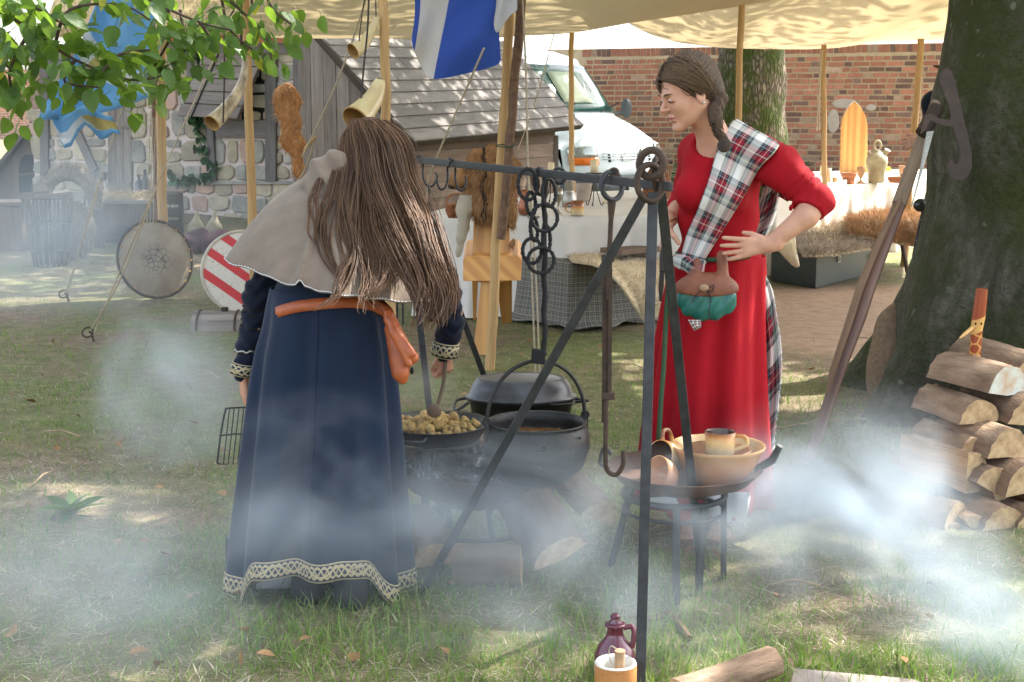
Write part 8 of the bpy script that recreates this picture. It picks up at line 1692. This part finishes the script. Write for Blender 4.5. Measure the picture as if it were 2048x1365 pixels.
# belt and bag
both2 = lambda X: ev(dpb, X)
beltstrip([(552, 626), (570, 620), (600, 613), (645, 608), (690, 605), (735, 608), (766, 622)], 23, both2, .012, m_oleather, 'leather_belt', W2, 5, .005)
bag = thing('shoulder_bag', P(800, 770, 4.2), 'orange leather bag hanging from the belt at the right hip of the blue dress', 'bag')
bpr = [('c', T3(785, 655, 4.20), T3(800, 745, 4.17), .022, .026, .02), ('c', T3(785, 660, 4.20), T3(822, 715, 4.17), .018, .022, .02), ('c', T3(797, 690, 4.19), T3(806, 762, 4.17), .024, .010, .02)]
m = MB(); blob(m, bpr, .005, f=lambda X: ev(bpr, X)+.002*fn(X, 60)); m.build('bag_body', m_oleather, bag)
fpr = [('c', T3(776, 640, 4.185), T3(824, 708, 4.150), .014, .013, .01), ('c', T3(788, 665, 4.168), T3(818, 728, 4.148), .014, .010, .01), ('c', T3(774, 625, 4.19), T3(790, 668, 4.17), .012, .014, .01)]; m = MB(); blob(m, fpr, .004); m.build('flap', M('bright_orange_leather', (.52, .13, .03), (.30, .06, .016), 14, .4, bump=.4, bscale=60, spec=.7), bag)
m = MB(); m.grid([[P(748, 600, 4.20), P(766, 600, 4.21)], [P(762, 612, 4.19), P(784, 618, 4.2)], [P(776, 650, 4.17), P(800, 652, 4.18)]]); m.build('bag_strap', m_oleather, bag, solid=.005)
m = MB(); blob(m, [('e', T3(824, 742, 4.17), (.006, .006, .012), None, .01)], .003, pad=.006); m.build('buckle', m_black, bag)
# cape: rings from the neck to the hem
hemp = [(453, 520, 4.45), (482, 536, 4.30), (530, 556, 4.18), (585, 574, 4.11), (598, 566, 4.09), (615, 580, 4.08), (660, 589, 4.06), (715, 597, 4.05), (770, 604, 4.08), (832, 607, 4.18), (880, 592, 4.36), (903, 560, 4.60), (880, 520, 4.95), (770, 490, 5.02), (620, 480, 5.0), (490, 500, 4.80)]
hs = spline([P(*x) for x in hemp]+[P(*hemp[0])], 5)[:-1]; n = len(hs); nc = P(695, 352, 4.62); cen = P(690, 520, 4.55); c0a = math.atan2(hs[0].y-cen.y, hs[0].x-cen.x)
rows = []; J = 16
for j in range(J+1):
    t_ = j/J; r_ = []
    for i, p in enumerate(hs):
        a = math.atan2(p.y-cen.y, p.x-cen.x); q_ = nc+V((math.cos(a)*.105, math.sin(a)*.095, .03*math.sin(a)-.0)); d = q_.lerp(p, t_); o_ = V((math.cos(a), math.sin(a), 0)); bl = math.sin(math.pi*t_**.85); d += o_*(.022*bl)+V((0, 0, .030*bl)); d += o_*(.012*math.sin(i*.42+1)*t_**2+.004*math.sin(i*.9+j*.3)*t_)
        if j == J: d.z += .003*math.sin(i*1.3)
        r_.append(d)
    rows.append(r_)
m = MB(); m.grid(rows, closed=True); cpo = m.build('hooded_cape', m_cape, W2, solid=.005, sub=1)
m = MB(); lastr = rows[-2]; 
st_ = []
for i in range(0, n, 1):
    for f in (.1, .6):
        a, b = rows[-1][i].lerp(rows[-1][(i+1) % n], f), rows[-1][i].lerp(rows[-1][(i+1) % n], f+.3); up_ = (rows[-2][i]-rows[-1][i])*.25
        o_ = (a-cen); o_.z = 0; o_ = o_.normalized()*.005; m.tube([a+up_+o_, b+up_+o_], .0016, 4)
m.build('hem_stitching', m_lin, cpo, kind='stuff')
hpz = []
def chain(pts, r):
    for a, b in zip(pts, pts[1:]): hpz.append(('c', T3(*a), T3(*b), r, r*.95, .035))
chain([(640, 368, 4.55), (648, 346, 4.57), (670, 332, 4.60), (700, 332, 4.64)], .044); hpz.append(('e', T3(688, 375, 4.56), (.085, .06, .060), None, .05)); chain([(634, 372, 4.53), (650, 405, 4.47), (682, 425, 4.43), (720, 432, 4.42), (750, 415, 4.50)], .038); chain([(652, 380, 4.51), (690, 400, 4.47), (740, 398, 4.50)], .042)
m = MB(); blob(m, hpz, .007, f=lambda X: ev(hpz, X)-.005*np.sin(X[0]*75+X[2]*65)-.003*fn(X, 45)); m.build('hood', m_cape, W2)
# long hair
mass = [('e', tuple(hc2), (.099, .110, .113), None, .03), ('c', tuple(hc2+V((.01, -.05, -.02))), T3(772, 400, 4.50), .078, .062, .05), ('c', T3(772, 400, 4.50), T3(815, 490, 4.36), .055, .045, .05), ('c', T3(815, 490, 4.36), T3(862, 585, 4.30), .042, .028, .04), ('c', T3(862, 585, 4.30), T3(868, 640, 4.32), .026, .012, .03), ('c', tuple(hc2+V((-.02, -.06, -.02))), T3(718, 370, 4.52), .06, .03, .04)]
m = MB(); blob(m, mass, .007, f=lambda X: ev(mass, X)+.004*np.sin((X[0]-X[2]*.25)*150)); h2 = m.build('hair', m_hairb, W2)
Yh = lambda y: 4.56-(max(y, 300)-330)/260*.46
guides = []
def gd(pts, w0, w1, n_, dy=0):
    guides.append(([(x, y, Yh(y)-dy if len(p_) == 2 else p_[2]) for p_ in pts for x, y in [p_[:2]]], w0, w1, n_))
top = [(728, 240, 4.74), (712, 262, 4.68), (748, 244, 4.72), (765, 255, 4.70), (740, 262, 4.66), (700, 285, 4.66), (780, 275, 4.70)]
gd([(748, 240, 4.75), (785, 290, 4.66), (805, 360, 4.58), (842, 440), (872, 520), (893, 585), (880, 650)], .030, .016, 120, .10)
gd([(735, 238, 4.75), (770, 300, 4.64), (790, 380), (828, 460), (862, 545), (875, 610), (862, 660)], .032, .016, 110, .10)
gd([(728, 238, 4.74), (752, 300, 4.62), (768, 380), (800, 470), (838, 560), (850, 620), (835, 665)], .032, .018, 90, .09)
gd([(722, 240, 4.73), (742, 300, 4.62), (750, 380), (765, 460), (795, 540), (800, 600)], .026, .016, 40, .08)
gd([(716, 245, 4.73), (728, 300, 4.61), (730, 380), (728, 460), (742, 530), (730, 590), (745, 625)], .026, .014, 34, .07)
gd([(706, 255, 4.72), (700, 310, 4.60), (690, 380), (684, 450), (700, 520), (670, 590), (625, 622)], .020, .010, 26, .07)
gd([(700, 262, 4.71), (686, 320, 4.60), (668, 380), (650, 440), (660, 520), (690, 580)], .016, .008, 20, .07)
gd([(694, 272, 4.70), (672, 325, 4.60), (645, 355, 4.50), (628, 400), (630, 450), (640, 490)], .008, .006, 22, .08)
gd([(710, 250, 4.71), (715, 320, 4.58), (700, 400), (710, 480), (688, 540), (676, 600)], .015, .009, 20, .08)
gd([(770, 262, 4.72), (798, 330, 4.66), (830, 420, 4.50), (866, 500, 4.42), (898, 560, 4.40), (893, 625, 4.40)], .016, .008, 60, .10)
gd([(750, 250, 4.70), (770, 340, 4.56), (800, 430), (790, 520), (770, 570), (738, 600)], .018, .010, 50, .08)
m = MB()
for pts, w0, w1, n_ in guides:
    base = [P(*p) for p in spline([V(p) for p in pts], 5)]; nb_ = len(base); sub_ = [(random.gauss(0, 1), random.gauss(0, 1), random.uniform(0, 6.28), random.uniform(.5, 1.5)) for _ in range(max(6, n_//3))]
    for i in range(int(n_*1.7)):
        cl_ = random.choice(sub_); ox, oz, ph, fq = cl_; jx, jz = random.gauss(0, .4), random.gauss(0, .4); cut = random.uniform(.55, 1.0)**.7; pp = []
        for k in range(int(nb_*cut)):
            t_ = k/(nb_-1); w_ = w0+(w1-w0)*t_; spd = w_*(1 if t_ > .1 else .6+4*t_); wv = .013*math.sin(ph+t_*9*fq)*t_+.004*math.sin(ph*3+t_*23)*t_; pp.append(base[k]+V(((ox+jx)*spd+wv, -.012*abs(oz)-.004*random.random(), (oz+jz)*spd*.35*min(1, t_*5))))
        if len(pp) > 3: b0_ = len(m.uv); r_ = min(1, max(0, random.gauss(.5, .22))); m.tube(pp, [.0013]*(len(pp)-2)+[.0010, .0005], 3, False); m.uv[b0_:] = [(r_, u[1]) for u in m.uv[b0_:]]
cr_ = []
for i in range(420):                              # hair lying over the crown
    a = random.uniform(-1.9, 1.3)-math.pi/2; e_ = random.uniform(.1, 1); pp = []
    for k in range(9): th = (.08+e_*.3)+k*.17; pp.append(hc2+V((.095*math.sin(th)*math.cos(a+.12*k*(1 if a > -1.6 else -.6)*.3), .108*math.sin(th)*math.sin(a), .115*math.cos(th)))*(1.0+random.uniform(0, .02)))
    b0_ = len(m.uv); r_ = min(1, max(0, random.gauss(.35, .2))); m.tube(pp, .0018, 3, False); m.uv[b0_:] = [(r_, u[1]) for u in m.uv[b0_:]]
m.build('hair_strands', m_hair2, h2, kind='stuff')
sp2 = thing('wooden_spoon', P(868, 830, 4.72), 'dark wooden spoon held in the hand over the potatoes', 'spoon'); m = MB(); m.tube(spline([P(892, 704, 4.725), P(890, 740, 4.73), P(885, 775, 4.73), P(876, 808, 4.73)], 5), [.0065]*16, 8); blob(m, [('e', T3(868, 822, 4.725), (.026, .013, .024), Matrix.Rotation(.3, 3, 'Y'), .01)], .004); m.build('spoon_body', m_brownwood, sp2)
# ---------------------------------------------------------------- man half hidden behind the big tree
W3 = thing('person', V((2.62, 8.3, 0)), 'man in a brown brimmed hat mostly hidden behind the big dark trunk', 'person'); x3 = P(1932, 200, 8.25).x; bm_ = MB(); b3 = lambda x, y, z: (x3+x, 8.25+y, z)
blob(bm_, [('e', b3(-.02, -.03, 1.66), (.085, .10, .12), None, .02), ('c', b3(-.095, -.05, 1.665), b3(-.11, -.06, 1.64), .012, .014, .015), ('c', b3(0, 0, 1.55), b3(0, 0, 1.42), .06, .07, .04), ('e', b3(0, 0, 1.2), (.18, .12, .26), None, .05), ('c', b3(-.09, 0, .5), b3(-.09, -.02, .06), .06, .04, .03), ('c', b3(.09, 0, .5), b3(.09, .02, .06), .06, .04, .03), ('c', b3(-.09, -.02, .05), b3(-.15, -.12, .035), .04, .03, .03), ('c', b3(.09, 0, .05), b3(.07, -.12, .035), .04, .03, .03)], .013)
hw = P(1846, 282, 8.0); blob(bm_, [('c', tuple(P(1880, 260, 8.1)), tuple(hw), .035, .026, .02)]+hand(hw, (-.9, -.2, -.1), (.3, .9, -.2), (0, 0, 1), .95, (.9, 1, 1, 1.1), .05, .4), .0045); bm_.build('body', m_skin, W3)
m = MB(); m.lathe(V(b3(-.01, -.03, 1.735)), [(0, .14), (.07, .135), (.095, .09), (.10, .02), (.15, -.01), (.19, .005), (.185, -.002), (.14, -.02), (.09, .0)], 28); m.build('hat', M('brown_felt_hat', (.13, .075, .05), (.08, .045, .03), 9, .9), W3)
m = MB(); pr = [('e', b3(0, 0, 1.25), (.20, .145, .26), None, .05), ('c', b3(-.17, 0, 1.42), tuple(P(1868, 205, 8.12)), .07, .065, .05), ('c', tuple(P(1868, 205, 8.12)), tuple(P(1866, 262, 8.08)), .06, .045, .03)]; blob(m, pr, .012, f=lambda X: ev(pr, X)+.005*fn(X, 30)); m.build('shirt', m_bluek, W3)
m = MB(); rows = [[V(b3((r_+.02*math.sin(a*9)*(.4+t_))*math.cos(a), (r_*.8+.02*math.sin(a*9)*(.4+t_))*math.sin(a), 1.02-.55*t_)) for a in [6.283*i/60 for i in range(60)]] for t_, r_ in ((0, .19), (.3, .215), (.6, .235), (1, .255))]; m.grid(rows, closed=True, uvs=lambda i, k: (k*.025, i*.15)); m.build('kilt', plaid('dark_tartan', [(.3, .03, (.28, .28, .26), 1), (.7, .10, (.012, .012, .016), 1)], (.03, .03, .038), 9), W3, solid=.004)
m = MB(); blob(m, [('e', tuple(P(1841, 411, 8.05)), (.042, .03, .038), None, .01)], .007); m.build('round_pouch', M('black_leather', (.02, .02, .02), None, 9, .3, spec=.6), W3)
# ================================================================ SMOKE from the fire
def smoke(px, py, Y, rx, ry, rd, dens, seed, sc_=(1, 1, 1), nsc=2.6, lo=.40, hi=.74, rot=0, col=(.80, .90, 1.0)):
    bpy_me = bpy.data.meshes.new('smoke'); bm = bmesh.new(); bmesh.ops.create_icosphere(bm, subdivisions=3, radius=1.0); bm.to_mesh(bpy_me); bm.free()
    o = bpy.data.objects.new('smoke', bpy_me); C.objects.link(o); c = P(px, py, Y); k = Y/FPX; S = V((rx*k, rd, ry*k)); o.location = c; o.scale = S; o.rotation_euler = (0, rot, 0); o['kind'] = 'stuff'
    m = bpy.data.materials.new('smoke_volume'); m.use_nodes = True; t = m.node_tree; t.nodes.clear(); out = t.nodes.new('ShaderNodeOutputMaterial'); pv = t.nodes.new('ShaderNodeVolumePrincipled')
    pv.inputs['Color'].default_value = (*col, 1); pv.inputs['Anisotropy'].default_value = .15; t.links.new(pv.outputs[0], out.inputs['Volume'])
    tc = t.nodes.new('ShaderNodeTexCoord'); mp = t.nodes.new('ShaderNodeMapping'); mp.inputs['Scale'].default_value = (S.x*sc_[0], S.y*sc_[1], S.z*sc_[2]); mp.inputs['Location'].default_value = (seed*3.7, seed*1.3, seed*2.1); t.links.new(tc.outputs['Object'], mp.inputs[0])
    nz = t.nodes.new('ShaderNodeTexNoise'); nz.inputs['Scale'].default_value = nsc; nz.inputs['Detail'].default_value = 4; nz.inputs['Roughness'].default_value = .5; nz.inputs['Distortion'].default_value = .9; t.links.new(mp.outputs[0], nz.inputs['Vector'])
    mr = t.nodes.new('ShaderNodeMapRange'); mr.interpolation_type = 'SMOOTHSTEP'; mr.inputs[1].default_value = lo; mr.inputs[2].default_value = hi; t.links.new(nz.outputs['Fac'], mr.inputs[0])
    ln = t.nodes.new('ShaderNodeVectorMath'); ln.operation = 'LENGTH'; t.links.new(tc.outputs['Object'], ln.inputs[0])
    fo = t.nodes.new('ShaderNodeMapRange'); fo.interpolation_type = 'SMOOTHSTEP'; fo.inputs[1].default_value = 1.0; fo.inputs[2].default_value = .05; t.links.new(ln.outputs['Value'], fo.inputs[0])
    a = t.nodes.new('ShaderNodeMath'); a.operation = 'MULTIPLY'; t.links.new(mr.outputs[0], a.inputs[0]); t.links.new(fo.outputs[0], a.inputs[1])
    b = t.nodes.new('ShaderNodeMath'); b.operation = 'MULTIPLY'; b.inputs[1].default_value = dens; t.links.new(a.outputs[0], b.inputs[0]); t.links.new(b.outputs[0], pv.inputs['Density']); bpy_me.materials.append(m); return o
smoke(1720, 1060, 4.35, 400, 260, .50, 6.0, 1, (1, 1, 1.5), lo=.30, hi=.72, rot=.45, col=(.66, .76, .86))
smoke(1950, 1270, 3.95, 330, 230, .42, 4.6, 2, (1, 1, 1.4), lo=.32, hi=.72, rot=.5, col=(.66, .76, .86))
smoke(1480, 1010, 4.1, 330, 150, .26, 3.0, 4, (1, 1, 2.8), nsc=2.2, lo=.34, hi=.74, rot=.15)
smoke(1000, 1040, 4.05, 420, 230, .30, 4.2, 3, (1, 1, 2.2), nsc=2.2, lo=.32, hi=.74)
smoke(1800, 930, 4.6, 230, 170, .35, 2.6, 12, (1, 1, 1.3), nsc=2.4, lo=.34, hi=.74, rot=.8)
smoke(2010, 1330, 3.75, 260, 170, .35, 4.2, 13, (1, 1, 1.4), lo=.28, hi=.7, col=(.66, .76, .86))
smoke(640, 1000, 3.85, 330, 270, .20, 3.0, 5, (1, 1, 1.7), nsc=2.2, lo=.36, hi=.76)
smoke(340, 790, 6.0, 230, 230, .55, 2.8, 6, (1, 1, 1), lo=.32, hi=.72, rot=.25)
smoke(120, 500, 10.8, 560, 330, 1.9, .34, 7, nsc=.9, lo=.26, hi=.72, col=(.74, .87, 1))
smoke(855, 790, 4.80, 120, 100, .16, 2.2, 8, lo=.34, hi=.74, col=(1, 1, 1))
smoke(200, 1180, 3.75, 560, 330, .45, 1.9, 9, (1, 1, 1.6), nsc=2, lo=.30, hi=.74)
smoke(1150, 1230, 3.8, 640, 230, .35, 1.5, 10, (1, 1, 1.8), nsc=2, lo=.30, hi=.74)
